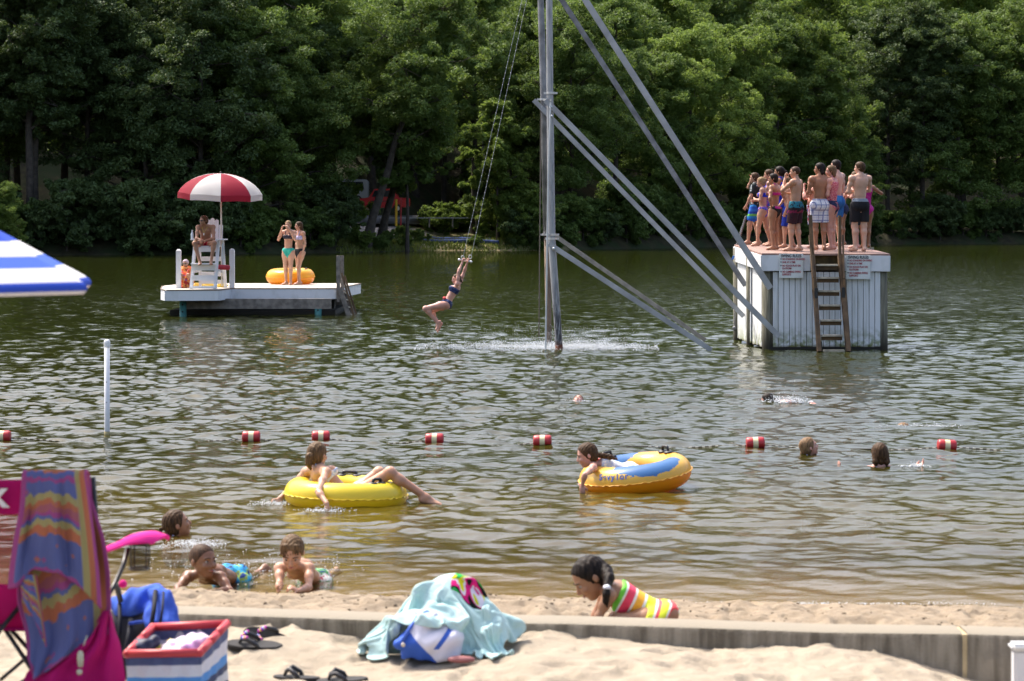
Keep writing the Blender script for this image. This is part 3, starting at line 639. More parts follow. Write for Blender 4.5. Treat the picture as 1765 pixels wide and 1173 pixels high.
def pil(px, Y, ztop, r=.115):
    m = MB(O); x = X_(px, Y); rr = random.Random(int(px)); m.tube([(x, Y, -2.5), (x + .01, Y, 0), (x, Y, ztop)], [r * 1.1, r * 1.03, r], 14); m.build('pile', PILE.m, sp_, smooth=True)
pil(1323.5, 44.14, swz(44) - .06); pil(1518, 44.14, swz(44) - .06, .12); pil(1292, 45.6, swz(45.6) - .06, .07); pil(1271, 47.15, swz(47) - .06, .09); pil(1497, 47.1, 1.9, .11)
# vertical cladding
y0c, y1c = 44.03, 0
def slat(x0, x1, Y, z0, z1, mb, jit): mb.box((x0, Y - .018 + jit, z0), (x1, Y + .006 + jit, z1), .004)
r = random.Random(3)
cx = 1332.5; ft = MB(O)
while cx < 1511:
    w = 8.9 if cx > 1340 else 8.5; slat(X_(cx, 44), X_(cx + w, 44), y0c, .045 + r.uniform(-.008, .01), swz(44) - .36, ft, r.uniform(-.003, .003)); cx += w + .9
ft.build('front_cladding', WB.m, sp_)
n = 16; sd_ = MB(O); sd2 = MB(O)
for i in range(n):
    if 6 <= i < 7: continue
    v0, v1 = i / n, (i + .94) / n; a = FL.lerp(BL, v0); b = FL.lerp(BL, v1); z = .05 + r.uniform(-.02, .02)
    if i == 0: continue
    sd_.hexa([Vector((a.x + .0, a.y, z)), Vector((a.x + .025, a.y, z)), Vector((b.x + .025, b.y, z)), Vector((b.x, b.y, z)), Vector((a.x, a.y, a.z - .36)), Vector((a.x + .025, a.y, a.z - .36)), Vector((b.x + .025, b.y, b.z - .36)), Vector((b.x, b.y, b.z - .36))])
    a2, b2 = FR.lerp(BR, v0), FR.lerp(BR, v1)
    sd2.hexa([Vector((a2.x - .025, a2.y, z)), Vector((a2.x, a2.y, z)), Vector((b2.x, b2.y, z)), Vector((b2.x - .025, b2.y, z)), Vector((a2.x - .025, a2.y, a2.z - .36)), Vector((a2.x, a2.y, a2.z - .36)), Vector((b2.x, b2.y, b2.z - .36)), Vector((b2.x - .025, b2.y, b2.z - .36))])
sd_.build('side_cladding', WB.m, sp_); sd2.build('side_cladding', WB.m, sp_)
for _a, _b in (((4.92, 44.35, -.6), (6.9, 44.4, 1.44)), ((4.9, 46.9, -.6), (6.7, 46.95, 1.44)), ((X_(1400, 44), 44.12, 1.5), (X_(1447, 44), 44.18, 1.78))):
    m = MB(O); m.box(_a, _b); m.build('inner_beam', mat('stained_inner_beam', (.075, .05, .015), .8, var=.7, vscale=4), sp_)
m = MB(O); m.box((4.86, 43.99, -.05), (7.0, 44.09, .045)); m.build('lower_rail', DARKM, sp_)
# ladder: two stiles, seven treads, tall handrails and slim outer braces
ld = thing('wooden_ladder', 'brown wooden ladder with pale worn treads on the crowded platform front', 'ladder', (6.2, 43.7, 0)); O2 = (6.2, 43.7, 0)
def lp(px, py, Y): return P(px, py, Y)
for (a, b, c) in (((1396.5, 370), (1400.5, 440), (1412, 606)), ((1447, 371), (1447.5, 440), (1462, 606))):
    m = MB(O2); m.beam(lp(*a, 43.86), lp(*b, 43.84), .055, .06); m.beam(lp(*b, 43.84), lp(*c, 43.25), .075, .10); m.build('stile', BROWN, ld)
for (a, b, c) in (((1395.5, 405), (1402, 478), (1410, 590)), ((1452.5, 405), (1455, 480), (1464.5, 605))):
    m = MB(O2); m.beam(lp(*a, 43.93), lp(*b, 43.6), .035, .05); m.beam(lp(*b, 43.6), lp(*c, 43.5), .035, .05); m.build('handrail', BROWN, ld)
for k, (l, r_, y) in enumerate(((1406.5, 1444, 456.5), (1408.5, 1446, 478.5), (1410, 1447, 501.5), (1412, 1448.5, 526), (1414, 1450.5, 552), (1416, 1452, 578), (1418, 1455, 604))):
    Y = 43.84 - .6 * (y - 440) / 166; m = MB(O2); a, b = P(l, y, Y), P(r_, y, Y); m.beam(a, b, .13, .035, bev=.004); m.build('tread', TREAD, ld)
    m = MB(O2); m.beam(a - Vector((0, -.03, .055)), b - Vector((0, -.03, .055)), .03, .07); m.build('riser', BROWN, ld)
for (x, y) in ((1406.5, 505), (1453.5, 504), (1414, 597), (1460, 595)):
    m = MB(O2); p = P(x, y, 43.3 if y > 550 else 43.55); m.box(p - Vector((.03, .03, .10)), p + Vector((.03, .03, .10)), .008); m.build('bracket', BLACK, ld)
# signs
def sign(px0, py0, px1, py1, lab, tilt=0):
    Y = 43.915; a, b = P(px0, py1, Y), P(px1, py0, Y); w, h = b.x - a.x, b.z - a.z
    t = thing('rules_sign', lab, 'sign', (a.x, Y, a.z), 'swing rules signs on the platform')
    m = MB(); m.box((0, 0, 0), (w, .014, h), .004); m.build('sign_board', mat('sign_white', (.66, .68, .66), .5, var=.08, vscale=6), t)
    rot = (R(90), 0, 0); red = mat('sign_red', (.38, .03, .05), .6); blk = mat('sign_black', (.02, .02, .035), .6)
    text_mesh('heading', 'SWING RULES', (.078), (w * .5, -.003, h * .86), rot, blk, t, offset=.002, align='CENTER', squash=.78)
    ls = [('NO STANDING ON SWING', .745), ('ONE AT A TIME', .62), ('NO ROUGH PLAY ON', .475), ('PLATFORM', .365), ('NO CLIMBING SWING', .225), ('SUPPORTS', .115)]
    for s_, v in ls: text_mesh('line_of_text', s_, .050, (w * .13, -.003, h * v), rot, red, t, offset=.0012, squash=.70)
    m = MB()
    for s_, v in ls:
        if s_ in ('PLATFORM', 'SUPPORTS'): continue
        m.box((w * .055, -.0035, h * v + .008), (w * .095, .001, h * v + .032))
    m.build('bullets', blk, t)
sign(1343, 437, 1384.5, 479, 'white swing rules sign left of the wooden ladder'); sign(1458.5, 439.5, 1500.5, 481, 'white swing rules sign right of the wooden ladder')

# ------------------------------------------------------------------ steel swing tower
tw = thing('swing_tower', 'tall grey steel swing tower with long diagonal braces standing in the lake', 'swing tower', (.7, 43.8, 0)); O = (.7, 43.8, 0)
m = MB(O); m.tube([P(945, -230, 43.8), P(946.5, 0, 43.8), P(948, 170, 43.8), P(951, 415, 43.8), P(964, 601, 43.8), P(967, 640, 43.8)], [.062, .062, .064, .072, .07, .07], 16); m.build('near_pole', POLE, tw, smooth=True)
m = MB(O); m.tube([P(925, -230, 46.3), P(932, 0, 46.3), P(937, 170, 46.3), P(942, 405, 46.3)], [.062, .064, .066, .068], 16); m.build('far_pole', STEELD, tw, smooth=True)
m = MB(O); m.tube([P(943, 405, 46.3), P(946, 590, 46.3), P(946, 640, 46.3)], [.062, .06, .06], 14); m.build('far_pole_foot', mat('rusty_pipe', (.16, .11, .075), .8, var=.4, vscale=4), tw, smooth=True)
m = MB(O); m.tube([P(963.4, 594, 43.8), P(964.4, 606, 43.8), P(966, 625, 43.8)], .0735, 16); m.build('rust_band', mat('rust', (.10, .03, .012), .9, var=.3), tw, smooth=True)
def brace(a, b, Ya, Yb, w, mm=STEEL):
    m = MB(O); m.beam(P(*a, Ya), P(*b, Yb), w * .42, w * .9, bev=.006); m.build('brace', mm, tw)
brace((840, -200), (1285, 492), 46.25, 46.0, .115, STEELD); brace((868, -220), (1328, 497), 43.7, 43.88, .13)
brace((920, 172), (1282, 545), 46.2, 46.1, .105); brace((940, 172), (1343, 580), 43.72, 43.84, .115)
brace((955, 405), (1216, 586), 46.2, 45.9, .09, mat('tan_steel', (.27, .25, .22), .5, metal=.4, var=.2)); brace((946, 420), (1226, 603), 43.7, 43.6, .105)
m = MB(O)
for px, py, Y, rr in ((949, 160, 43.8, .085), (937, 171, 46.3, .085), (952, 404, 43.8, .09), (951.5, 411, 43.8, .09), (941.5, 404, 46.3, .085)):
    m = MB(O); p = P(px, py, Y); m.cyl(p - Vector((0, 0, .02)), p + Vector((0, 0, .02)), rr, 16); m.beam(p + Vector((-.13, 0, 0)), p + Vector((.13, 0, 0)), .03, .035); m.build('clamp', ALU, tw)
m = MB(O)
for _a, _b in ((P(946, 404, 43.7), P(941, 404, 46.3)), (P(949, 172, 43.7), P(937, 172, 46.3))): m = MB(O); m.beam(_a, _b, .03, .04); m.build('cross_tie', ALU, tw)
for q in ((949.5, 184, 43.65), (951, 200, 43.65), (954.5, 428, 43.62), (933.5, 184, 46.2)): m = MB(O); m.ball(P(*q), .03, 8); m.build('bolt', ALU, tw)
m = MB(O); m.tube([P(949, 176, 43.6), P(945, 300, 43.6), P(943, 420, 43.6), P(940.5, 600, 43.6), P(940, 625, 43.6)], .016, 8); m.build('guide_cable', mat('pale_cable', (.55, .58, .62), .3, metal=.5), tw)
m = MB(O); m.tube([P(932, 185, 46.2), P(931.5, 300, 46.2), P(930, 440, 46.2), P(929, 580, 46.2)], .014, 6); m.build('slack_rope', mat('brown_rope', (.16, .13, .10), .9), tw)
# trapeze: two chains, end fittings and a bar
tz = thing('trapeze_swing', 'thin chain trapeze with a metal bar held by the swinging girl', 'swing', P(802, 449, 44.6)); O = tuple(tz.location)
def chain(m, a, b, n, r, sag=0.0):
    a, b = Vector(a), Vector(b); d = (b - a); L = d.length / n; d.normalize(); s = d.cross(Vector((0, 1, 0))).normalized(); t_ = d.cross(s)
    for i in range(n):
        c = a.lerp(b, (i + .5) / n) + Vector((0, 0, -sag * 4 * ((i + .5) / n) * (1 - (i + .5) / n))); w = s if i % 2 else t_
        m.tube([c - d * L * .62 - w * r * .3, c - d * L * .3 - w * r * 1.5, c + d * L * .3 - w * r * 1.5, c + d * L * .62 - w * r * .3], r, 5, cap=False)
        m.tube([c - d * L * .62 + w * r * .3, c - d * L * .3 + w * r * 1.5, c + d * L * .3 + w * r * 1.5, c + d * L * .62 + w * r * .3], r, 5, cap=False)
def links(m, a, b, n, rl, r, step=1):   # wire with clips
    m.tube([a, b], r, 6)
    for i in range(1, n, step): p = Vector(a).lerp(Vector(b), i / n); m.ball(p, rl, 6)
for (a, b) in (((934, -150), (798.5, 441)), ((940, -150), (812.5, 440))):
    m = MB(O); links(m, P(*a, 44.6), P(*b, 44.6 + (.0 if b[0] < 805 else .12)), 60, .009, .0042); m.build('chain', STEEL, tz)
for x, yy in ((797.5, 443.5), (810.5, 442.5)):
    m = MB(O); c = P(x, yy, 44.6 if x < 805 else 44.72)
    m.tube([c + Vector((math.cos(q) * .028, 0, math.sin(q) * .035)) for q in np.linspace(0, 6.2, 12)], .008, 5, cap=False); m.build('shackle', ALU, tz)
m = MB(O); m.cyl(P(791.5, 447.2, 44.55), P(812, 450.8, 44.8), .017, 10); m.ball(P(791.5, 447.2, 44.55), .026, 8); m.ball(P(812, 450.8, 44.8), .026, 8); m.build('bar', ALU, tz)
# chain the boy in the dark T-shirt holds, hanging to the water at the corner of the platform
hc = thing('hanging_chain', 'dark chain hanging down the left corner of the crowded platform', 'chain', P(1268, 588, 47.2)); O = tuple(hc.location)
m = MB(O); a = P(1286, 372, 47.25); b = P(1270.5, 421, 47.2); chain(m, a, b, 26, .011); m.build('upper_length', STEELD, hc)
m = MB(O); chain(m, P(1269.5, 423, 47.12), P(1266.5, 570, 47.1), 70, .012); m.ball(P(1266.5, 565, 47.1), .05, 8); m.build('lower_length', STEELD, hc)
m = MB(O); m.beam(P(1265.5, 440, 47.0), P(1262, 447, 47.0), .05, .04, bev=.01); m.build('blue_clip', mat('clip_blue', (.05, .16, .45), .5), hc)

# ------------------------------------------------------------------ lifeguard float
DZ = .695
lf = thing('lifeguard_float', 'white edged swim float on teal posts carrying the lifeguard chair', 'float platform', (-6.8, 60, 0)); O = (-6.8, 60, 0)
TEAL = mat('teal_pipe', (.06, .23, .23), .6, var=.3, vscale=6)
out = [(-8.76, 58.8), (-7.48, 59.0), (-7.33, 60.3), (-4.59, 60.3), (-4.27, 64.9), (-9.1, 64.9), (-9.35, 62.3), (-8.98, 59.6)]
m = MB(O); n = len(out); top = [Vector((x, y, DZ)) for x, y in out]; bot = [p - Vector((0, 0, .05)) for p in top]
m.poly(top + bot, [tuple(range(n)), tuple(range(n, 2 * n))[::-1]] + [(i, n + i, n + (i + 1) % n, (i + 1) % n) for i in range(n)])
m.build('deck', mat('pale_deck', (.50, .45, .38), .75, var=.12, vscale=4), lf)
m = MB(O)
for i in range(n):
    a, b = Vector((*out[i], DZ - .012)), Vector((*out[(i + 1) % n], DZ - .012)); d = (b - a).normalized(); m.beam(a + Vector((d.y, -d.x, 0)) * .04, b + Vector((d.y, -d.x, 0)) * .04 + d * .04, .02, .03)
m.build('deck_edge', mat('deck_edge', (.22, .17, .13), .8), lf)
m = MB(O)
for i in range(n):
    a, b = Vector((*out[i], DZ - .02 - .13)), Vector((*out[(i + 1) % n], DZ - .02 - .13)); d = (b - a).normalized(); nrm = Vector((d.y, -d.x, 0)) * .022
    m.beam(a + nrm - d * .0, b + nrm + d * .02, .04, .26)
m.build('fascia', WPAINT.m, lf)
m = MB(O); m.box((-8.5, 59.6, .18), (-4.65, 59.7 + .06, .44)); m.box((-8.6, 62.4, .18), (-4.5, 62.5, .43)); m.box((-8.7, 64.5, .18), (-4.5, 64.6, .43)); m.box((-6.9, 60.5, .2), (-6.75, 64.6, .42)); m.build('joist', GREYW, lf)
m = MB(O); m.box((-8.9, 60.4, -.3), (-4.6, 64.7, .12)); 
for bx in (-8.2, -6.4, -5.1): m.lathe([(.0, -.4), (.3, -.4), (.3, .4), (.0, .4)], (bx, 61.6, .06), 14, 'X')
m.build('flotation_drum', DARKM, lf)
for px, Y, w in ((315.5, 59.3, .09), (548.5, 60.42, .095), (500, 64.2, .09), (330, 64, .09)):
    m = MB(O); x = X_(px, Y); m.cyl((x, Y, -1.5), (x, Y, .42), w, 14); m.build('teal_post', TEAL, lf, smooth=True)
    m = MB(O)
    for z in (.12, .3): m.cyl((x, Y - w - .006, z), (x, Y - w + .02, z), .022, 8)
    m.build('bolt', DARKM, lf)
for px, y0, Y, w in ((308, 429, 60.2, .125), (400, 428, 60.35, .13)):
    x = X_(px, Y); z = Z_(y0, Y); m = MB(O); m.box((x - w / 2, Y - w / 2, DZ), (x + w / 2, Y + w / 2, z - .04), .006); m.hexa([(x - w / 2, Y - w / 2, z - .04), (x + w / 2, Y - w / 2, z - .04), (x + w / 2, Y + w / 2, z - .04), (x - w / 2, Y + w / 2, z - .04), (x - w / 5, Y - w / 5, z), (x + w / 5, Y - w / 5, z), (x + w / 5, Y + w / 5, z), (x - w / 5, Y + w / 5, z)]); m.build('corner_post', WPAINT.m, lf)
# swim ladder of grey wood
sl = thing('swim_ladder', 'grey wooden swim ladder at the right end of the white lifeguard float', 'ladder', (-4.4, 60.2, 0)); O = (-4.4, 60.2, 0)
for px, Y in ((582.5, 60.22), (589.5, 60.9)):
    m = MB(O); m.beam(P(px, 440, Y), P(px + 1, 520, Y), .10, .09); m.build('handrail_post', GREYW, sl)
for (a, b, Y) in (((586, 497), (603, 550), 60.1), ((591, 500), (613, 549), 60.8)):
    m = MB(O); m.beam(P(*a, Y), P(*b, Y), .05, .12, up=(1, 0, .3)); m.build('stile', GREYW, sl)
for (a, b, Y) in (((589, 470), (611, 548), 60.1), ((594, 475), (616, 548), 60.8)):
    m = MB(O); m.beam(P(*a, Y), P(*b, Y), .035, .05, up=(1, 0, .3)); m.build('side_rail', BROWN, sl)
for t in (.1, .35, .6, .85):
    m = MB(O); a = P(586, 497, 60.1).lerp(P(603, 550, 60.1), t); b = P(591, 500, 60.8).lerp(P(613, 549, 60.8), t); m.beam(a, b, .12, .035); m.build('tread', TREAD, sl)
# lifeguard chair
lc = thing('lifeguard_chair', 'tall white wooden lifeguard chair with the sunbathed guard sitting on it', 'lifeguard chair', (-7.9, 59.9, DZ)); O = tuple(lc.location)
cxx = lambda px: X_(px, 59.6)
def leg(a, b): m = MB(O); m.beam(a, b, .075, .075, bev=.005); m.build('leg', WPAINT.m, lc)
zs = 1.80
leg((cxx(331), 59.45, DZ), (cxx(335.5), 59.75, 1.93)); leg((cxx(372), 59.45, DZ), (cxx(375), 59.75, 1.93)); leg((cxx(335), 60.75, DZ), (cxx(337), 60.35, 1.93)); leg((cxx(379), 60.75, DZ), (cxx(377), 60.35, 1.93))
def slatb(nm, px0, px1, Y, z, h, d=.03): m = MB(O); m.box((cxx(px0), Y - d / 2, z - h / 2), (cxx(px1), Y + d / 2, z + h / 2), .004); m.build(nm, WPAINT.m, lc)
slatb('front_rail', 335, 374, 59.68, 1.71, .13); slatb('footrest', 332, 373, 59.42, 1.25, .16, .05); m = MB(O); m.box((cxx(332), 59.2, 1.33), (cxx(374), 59.5, 1.36)); m.build('footboard', WPAINT.m, lc)
slatb('rung', 331, 372, 59.44, .98, .14); slatb('base_rail', 330, 373, 59.42, .74, .06, .1); slatb('rear_rung', 336, 378, 60.7, 1.05, .12); slatb('rear_rung', 337, 377, 60.5, 1.45, .12); slatb('rear_rung', 338, 378, 60.6, .85, .10)
m = MB(O); m.box((cxx(335), 59.7, 1.77), (cxx(375), 60.35, 1.80)); m.build('seat', WPAINT.m, lc)
for px0, px1 in ((328.5, 337.5), (371, 386)):
    m = MB(O); m.box((cxx(px0), 59.55, 1.945), (cxx(px1), 60.4, 1.975), .004); m.build('armrest', WPAINT.m, lc)
for i in range(5):     # fan back
    x0 = 341 + i * 7.3; hh = (.56, .68, .72, .68, .56)[i]; m = MB(O); m.prism([(cxx(x0), 60.30, 1.8), (cxx(x0 + 6.8), 60.30, 1.8), (cxx(x0 + 6.9), 60.45, 1.8 + hh - .03), (cxx(x0 + 3.4), 60.46, 1.8 + hh), (cxx(x0 - .1), 60.45, 1.8 + hh - .03)], (0, .02, 0)); m.build('back_slat', WPAINT.m, lc)
for sx in (335, 376):
    m = MB(O); m.beam((cxx(sx), 59.75, 1.15), (cxx(sx), 60.5, 1.15), .03, .09); m.build('side_rail', WPAINT.m, lc)
m = MB(O); c = Vector((cxx(379.5), 60.1, 1.55)); m.tube([c + Vector((0.01, math.sin(q) * .2, math.cos(q) * .30)) for q in np.linspace(0, 6.28, 22)], .022, 8, cap=False); tag(m.build('hose_loop', mat('pale_hose', (.42, .5, .55), .5), None, smooth=True), 'pale grey hose looped on the side of the lifeguard chair', 'hose').location = O
m = MB((cxx(365), 60.3, 1.2)); m.tube([(cxx(338), 59.75, 1.27), (cxx(393), 59.9, 1.235)], [.07, .065], 12); m.tube([(cxx(392.8), 59.9, 1.235), (cxx(393.8), 59.9, 1.235)], .045, 10)
rt = m.build('rescue_tube', mat('rescue_red', (.42, .02, .035), .5), None, auto=40); rt.location = (cxx(365), 60.3, 1.2); tag(rt, 'long red rescue tube lying across the footrest of the lifeguard chair', 'rescue tube')
bt = thing('water_bottle', 'slim pale metal water bottle on the left armrest of the lifeguard chair', 'bottle', (cxx(330), 59.75, 1.975))
m = MB(); m.lathe([(0, 0), (.035, 0), (.037, .02), (.037, .13), (.015, .19), (.014, .2)], (0, 0, 0), 14); m.build('bottle_body', mat('bottle_pale', (.55, .62, .68), .3, metal=.3), bt, smooth=True)
m = MB(); m.lathe([(0, .2), (.018, .2), (.018, .235), (0, .235)], (0, 0, 0), 12); m.build('cap', mat('bottle_cap', (.7, .72, .75), .4), bt)
# red and white parasol
pu = thing('parasol', 'red and white panelled parasol shading the lifeguard chair', 'umbrella', (X_(381.5, 60.2), 60.2, 0)); O = tuple(pu.location)
m = MB(O); m.cyl(P(382.5, 492, 60.2), P(380.5, 298, 60.2), .021, 10); m.build('pole', mat('pole_cream', (.66, .62, .52), .4), pu, smooth=True)
apex = P(380.5, 298.5, 60.2); rim_r = 1.09; RED = mat('parasol_red', (.47, .035, .075), .7, trans=.35); WHT = mat('parasol_white', (.78, .77, .76), .7, trans=.35)
tl = Matrix.Rotation(R(2.2), 3, 'Y') @ Matrix.Rotation(R(4), 3, 'X')
for i in range(8):
    a0 = math.pi / 4 * i + R(8); pts = []; N, M_ = 7, 5
    for j in range(N + 1):
        u = j / N
        for k in range(M_):
            q = a0 + math.pi / 4 * k / (M_ - 1); rad = rim_r * math.sin(u * 1.25) / math.sin(1.25); cut = math.cos(math.pi / 8) / math.cos(q - a0 - math.pi / 8); rad *= (1 - u) + u * (cut * .35 + .65)
            z = -.52 * (1 - math.cos(u * 1.25)) / (1 - math.cos(1.25)); z += .02 * u * math.sin(math.pi * k / (M_ - 1))
            pts.append(apex + tl @ Vector((math.cos(q) * rad, math.sin(q) * rad, z)))
    for k in range(M_):   # valance
        q = a0 + math.pi / 4 * k / (M_ - 1); cut = math.cos(math.pi / 8) / math.cos(q - a0 - math.pi / 8); rad = rim_r * (cut * .35 + .65); pts.append(apex + tl @ Vector((math.cos(q) * rad * 1.004, math.sin(q) * rad * 1.004, -.52 - .15 + .02 * math.sin(math.pi * k / (M_ - 1)))))
    m = MB(O); m.poly(pts, [(j * M_ + k, j * M_ + k + 1, (j + 1) * M_ + k + 1, (j + 1) * M_ + k) for j in range(N + 1) for k in range(M_ - 1)])
    bmesh.ops.solidify(m.bm, geom=m.bm.faces[:], thickness=.006)
    pn = m.build('canopy_panel', (RED, WHT)[i % 2], pu, auto=30)
    rb = MB(O); rb.tube([apex + tl @ Vector((math.cos(a0) * rim_r * math.sin(u * 1.25) / math.sin(1.25) * .985, math.sin(a0) * rim_r * math.sin(u * 1.25) / math.sin(1.25) * .985, -.52 * (1 - math.cos(u * 1.25)) / (1 - math.cos(1.25)) - .025)) for u in np.linspace(.05, 1, 8)], .007, 5); rb.build('rib', mat('rib_cream', (.5, .46, .4), .5), pu)
m = MB(O); m.ball(apex + Vector((0, 0, .02)), .028, 8); m.build('finial', BLACK, pu)

# ------------------------------------------------------------------ buoy line, pipe
flo = [(3, 752), (433, 753), (553, 752.5), (749, 757), (935, 760), (1302, 763.5), (1632, 768)]
FRED = mat('float_red', (.40, .02, .025), .35, var=.12, vscale=20); FCR = mat('float_cream', (.66, .58, .34), .4, var=.1)
desc = ['at the very left edge of the photo', 'nearest the white pole on its right', 'just above the head of the girl in the yellow ring', 'above the bent knee of the girl in the yellow ring', 'left of the girl with the blue and orange ring', 'left of the swimmer with wet blond hair', 'rightmost, beyond the dark-haired swimmer']
fp = []
f0 = None
for i, (px, py) in enumerate(flo):
    Y = Yw(py + 6.5, 0); c = P(px, py, Y); fp.append(c); sc = Y / F
    if f0 is None:
        t = thing('lane_float', 'red and cream lane float ' + desc[i], 'float', c, 'red and cream floats on the swim line'); hw, r_ = 15.5 * sc, 10.5 * sc
        for s_ in (-1, 1):
            m = MB(); m.lathe([(0.012, 0), (r_ * .62, 0), (r_ * .9, .006), (r_, .022), (r_, hw - .028)][::1] if True else [], (0, 0, 0), 20, 'X')
            for v in m.bm.verts: v.co.x = s_ * (hw - v.co.x)
            m.build('red_end', FRED, t, auto=50)
        m = MB(); m.lathe([(r_ * .985, -.031), (r_ * .985, .031)], (0, 0, 0), 20, 'X'); m.build('cream_band', FCR, t, auto=50); f0 = t
    else:
        t = f0.copy(); COL.objects.link(t); t.location = c; t.rotation_euler = (random.Random(i).uniform(-.1, .1), random.Random(i + 9).uniform(-.05, .05), random.Random(i + 4).uniform(-.12, .12))
        for ch in f0.children: q = ch.copy(); COL.objects.link(q); q.parent = t
        t['label'] = 'red and cream lane float ' + desc[i]
rope = thing('swim_line', 'thin dark and white rope linking the red and cream floats', 'rope', fp[3])
pts = []
ext = [fp[0] + Vector((-2.2, .1, 0))] + fp + [fp[-1] + Vector((2.5, -.1, 0))]
for a, b in zip(ext, ext[1:]):
    n = max(8, int((b - a).length / .12))
    for k in range(n): t = k / n; p = a.lerp(b, t); pts.append(p + Vector((0, .02 * math.sin(k * .8), -.035 * 4 * t * (1 - t) - .018 + .006 * math.sin(k * .9))))
m = MB(fp[3]); m.tube(pts, .0065, 6); 
_r = NT('rope_twist'); _x = _r.n('ShaderNodeSeparateXYZ', i0=_r.n('ShaderNodeTexCoord').outputs['Object']).outputs[0]; _r.base(_r.mix(_r.math('MULTIPLY', _r.math('GREATER_THAN', _r.math('FRACT', _r.math('MULTIPLY', _r.math('ADD', _x, 20.0), 14.0)), .55), _r.math('GREATER_THAN', _r.noise(_r.n('ShaderNodeTexCoord').outputs['Object'], 1.1, 2), .5)), (.08, .065, .05), (.46, .43, .36)), .8)
m.build('cord', _r.m, rope)
pp = thing('marker_pipe', 'upright white plastic pipe with rounded cap standing in the lake', 'pole', P(184.5, 750, 26.3)); O = tuple(pp.location)
m = MB(O); x = X_(184.5, 26.3); zt = Z_(586, 26.3); m.cyl((x, 26.3, -.8), (x, 26.3, zt - .02), .0315, 18); m.build('pipe', mat('pvc_white', (.70, .70, .72), .4, var=.06, vscale=6), pp, smooth=True)
m = MB(O); m.lathe([(.036, -.06), (.037, -.01), (.034, .012), (.02, .028), (0, .032)], (x, 26.3, zt - .02), 18); m.build('end_cap', mat('pvc_cap', (.78, .78, .78), .35), pp, auto=50)
m = MB(O)
for z in (.33, .62 * 0 + .68 * 0 + .10 + .0): m.cyl((x, 26.3 - .034, z + .28), (x, 26.3 - .02, z + .28), .006, 8)
m.build('screw_hole', DARKM, pp)
m = MB(O); m.cyl((x, 26.3, -.02), (x, 26.3, .05), .0325, 18); m.build('algae_band', mat('algae_tan', (.30, .25, .12), .8, var=.3), pp, smooth=True)

# ------------------------------------------------------------------ inflatable rings
def torus(Rm, rt, name, m, parent, fr=None, nu=96, nv=40, ov=1.0, zs=1.0):
    u = np.linspace(0, 2 * np.pi, nu, endpoint=False)[:, None]; v = np.linspace(0, 2 * np.pi, nv, endpoint=False)[None]
    rr = rt * (1 + .004 * np.sin(u * 14) * np.cos(v) ** 2)
    X = (Rm + rr * np.cos(v)) * np.cos(u); Y = (Rm + rr * np.cos(v)) * np.sin(u) * ov; Z = rr * np.sin(v) * zs * np.ones_like(u)
    V = np.stack([X, Y, Z], -1).reshape(-1, 3); I = np.arange(nu)[:, None] * nv; J = np.arange(nv)[None]; I2 = (np.arange(nu)[:, None] + 1) % nu * nv; J2 = (J + 1) % nv
    Q = np.stack([(I + J).ravel(), (I2 + J).ravel(), (I2 + J2).ravel(), (I + J2).ravel()], 1); return link_mesh(name, npmesh(name, V, Q), m, parent, True)
def seam(Rm, parent, m, ov=1.0, n=220, amp=.004, w=.012):
    V = []
    for i in range(n):
        a = 2 * math.pi * i / n; wv = amp * math.sin(a * 46) + amp * .6 * math.sin(a * 29 + 1)
        for rr, dz in ((Rm - .004, .003), (Rm + w, .002 + wv), (Rm + w, -.002 + wv), (Rm - .004, -.003)): V.append((math.cos(a) * rr, math.sin(a) * rr * ov, dz))
    Q = [(i * 4 + j, ((i + 1) % n) * 4 + j, ((i + 1) % n) * 4 + (j + 1) % 4, i * 4 + (j + 1) % 4) for i in range(n) for j in range(4)]
    return link_mesh('seam', npmesh('seam', V, Q), m, parent, True)
def ringmat(name, top, bottom, blue, seedoff, blue_amt):
    n = NT(name); tc = n.n('ShaderNodeTexCoord').outputs['Object']; s_ = n.n('ShaderNodeSeparateXYZ', i0=tc)
    c = n.mix(n.math('GREATER_THAN', s_.outputs[2], 0.0), bottom, top)
    ang = n.math('ARCTAN2', s_.outputs[1], s_.outputs[0]); vec = n.n('ShaderNodeCombineXYZ', i0=n.math('MULTIPLY', ang, 1.3), i1=n.math('MULTIPLY', s_.outputs[2], 5), i2=seedoff)
    nz = n.noise(vec, 2.2, 5, .6)
    if blue_amt == 'band':
        ed = n.math('ADD', n.math('MULTIPLY', n.math('SUBTRACT', nz, .5), .11), n.math('MULTIPLY', n.math('COSINE', n.math('MULTIPLY', n.math('ADD', ang, 1.25), 1.75)), .075)); msk = n.math('MULTIPLY', n.math('GREATER_THAN', n.math('ADD', s_.outputs[2], ed), .130), n.math('GREATER_THAN', n.math('ADD', n.math('COSINE', n.math('MULTIPLY', n.math('ADD', ang, 1.25), 2)), nz), .45))
    else: msk = n.math('MULTIPLY', n.math('GREATER_THAN', nz, blue_amt), n.math('GREATER_THAN', s_.outputs[2], .03))
    c = n.mix(msk, c, blue); n.base(c, .28, .5); n.b.inputs['Subsurface Weight'].default_value = .0
    tl = n.n('ShaderNodeBsdfTranslucent'); n.set(tl.inputs[0], c); ms = n.n('ShaderNodeMixShader'); ms.inputs[0].default_value = .30; n.t.links.new(n.b.outputs[0], ms.inputs[1]); n.t.links.new(tl.outputs[0], ms.inputs[2]); n.t.links.new(ms.outputs[0], n.out.inputs[0]); return n.m
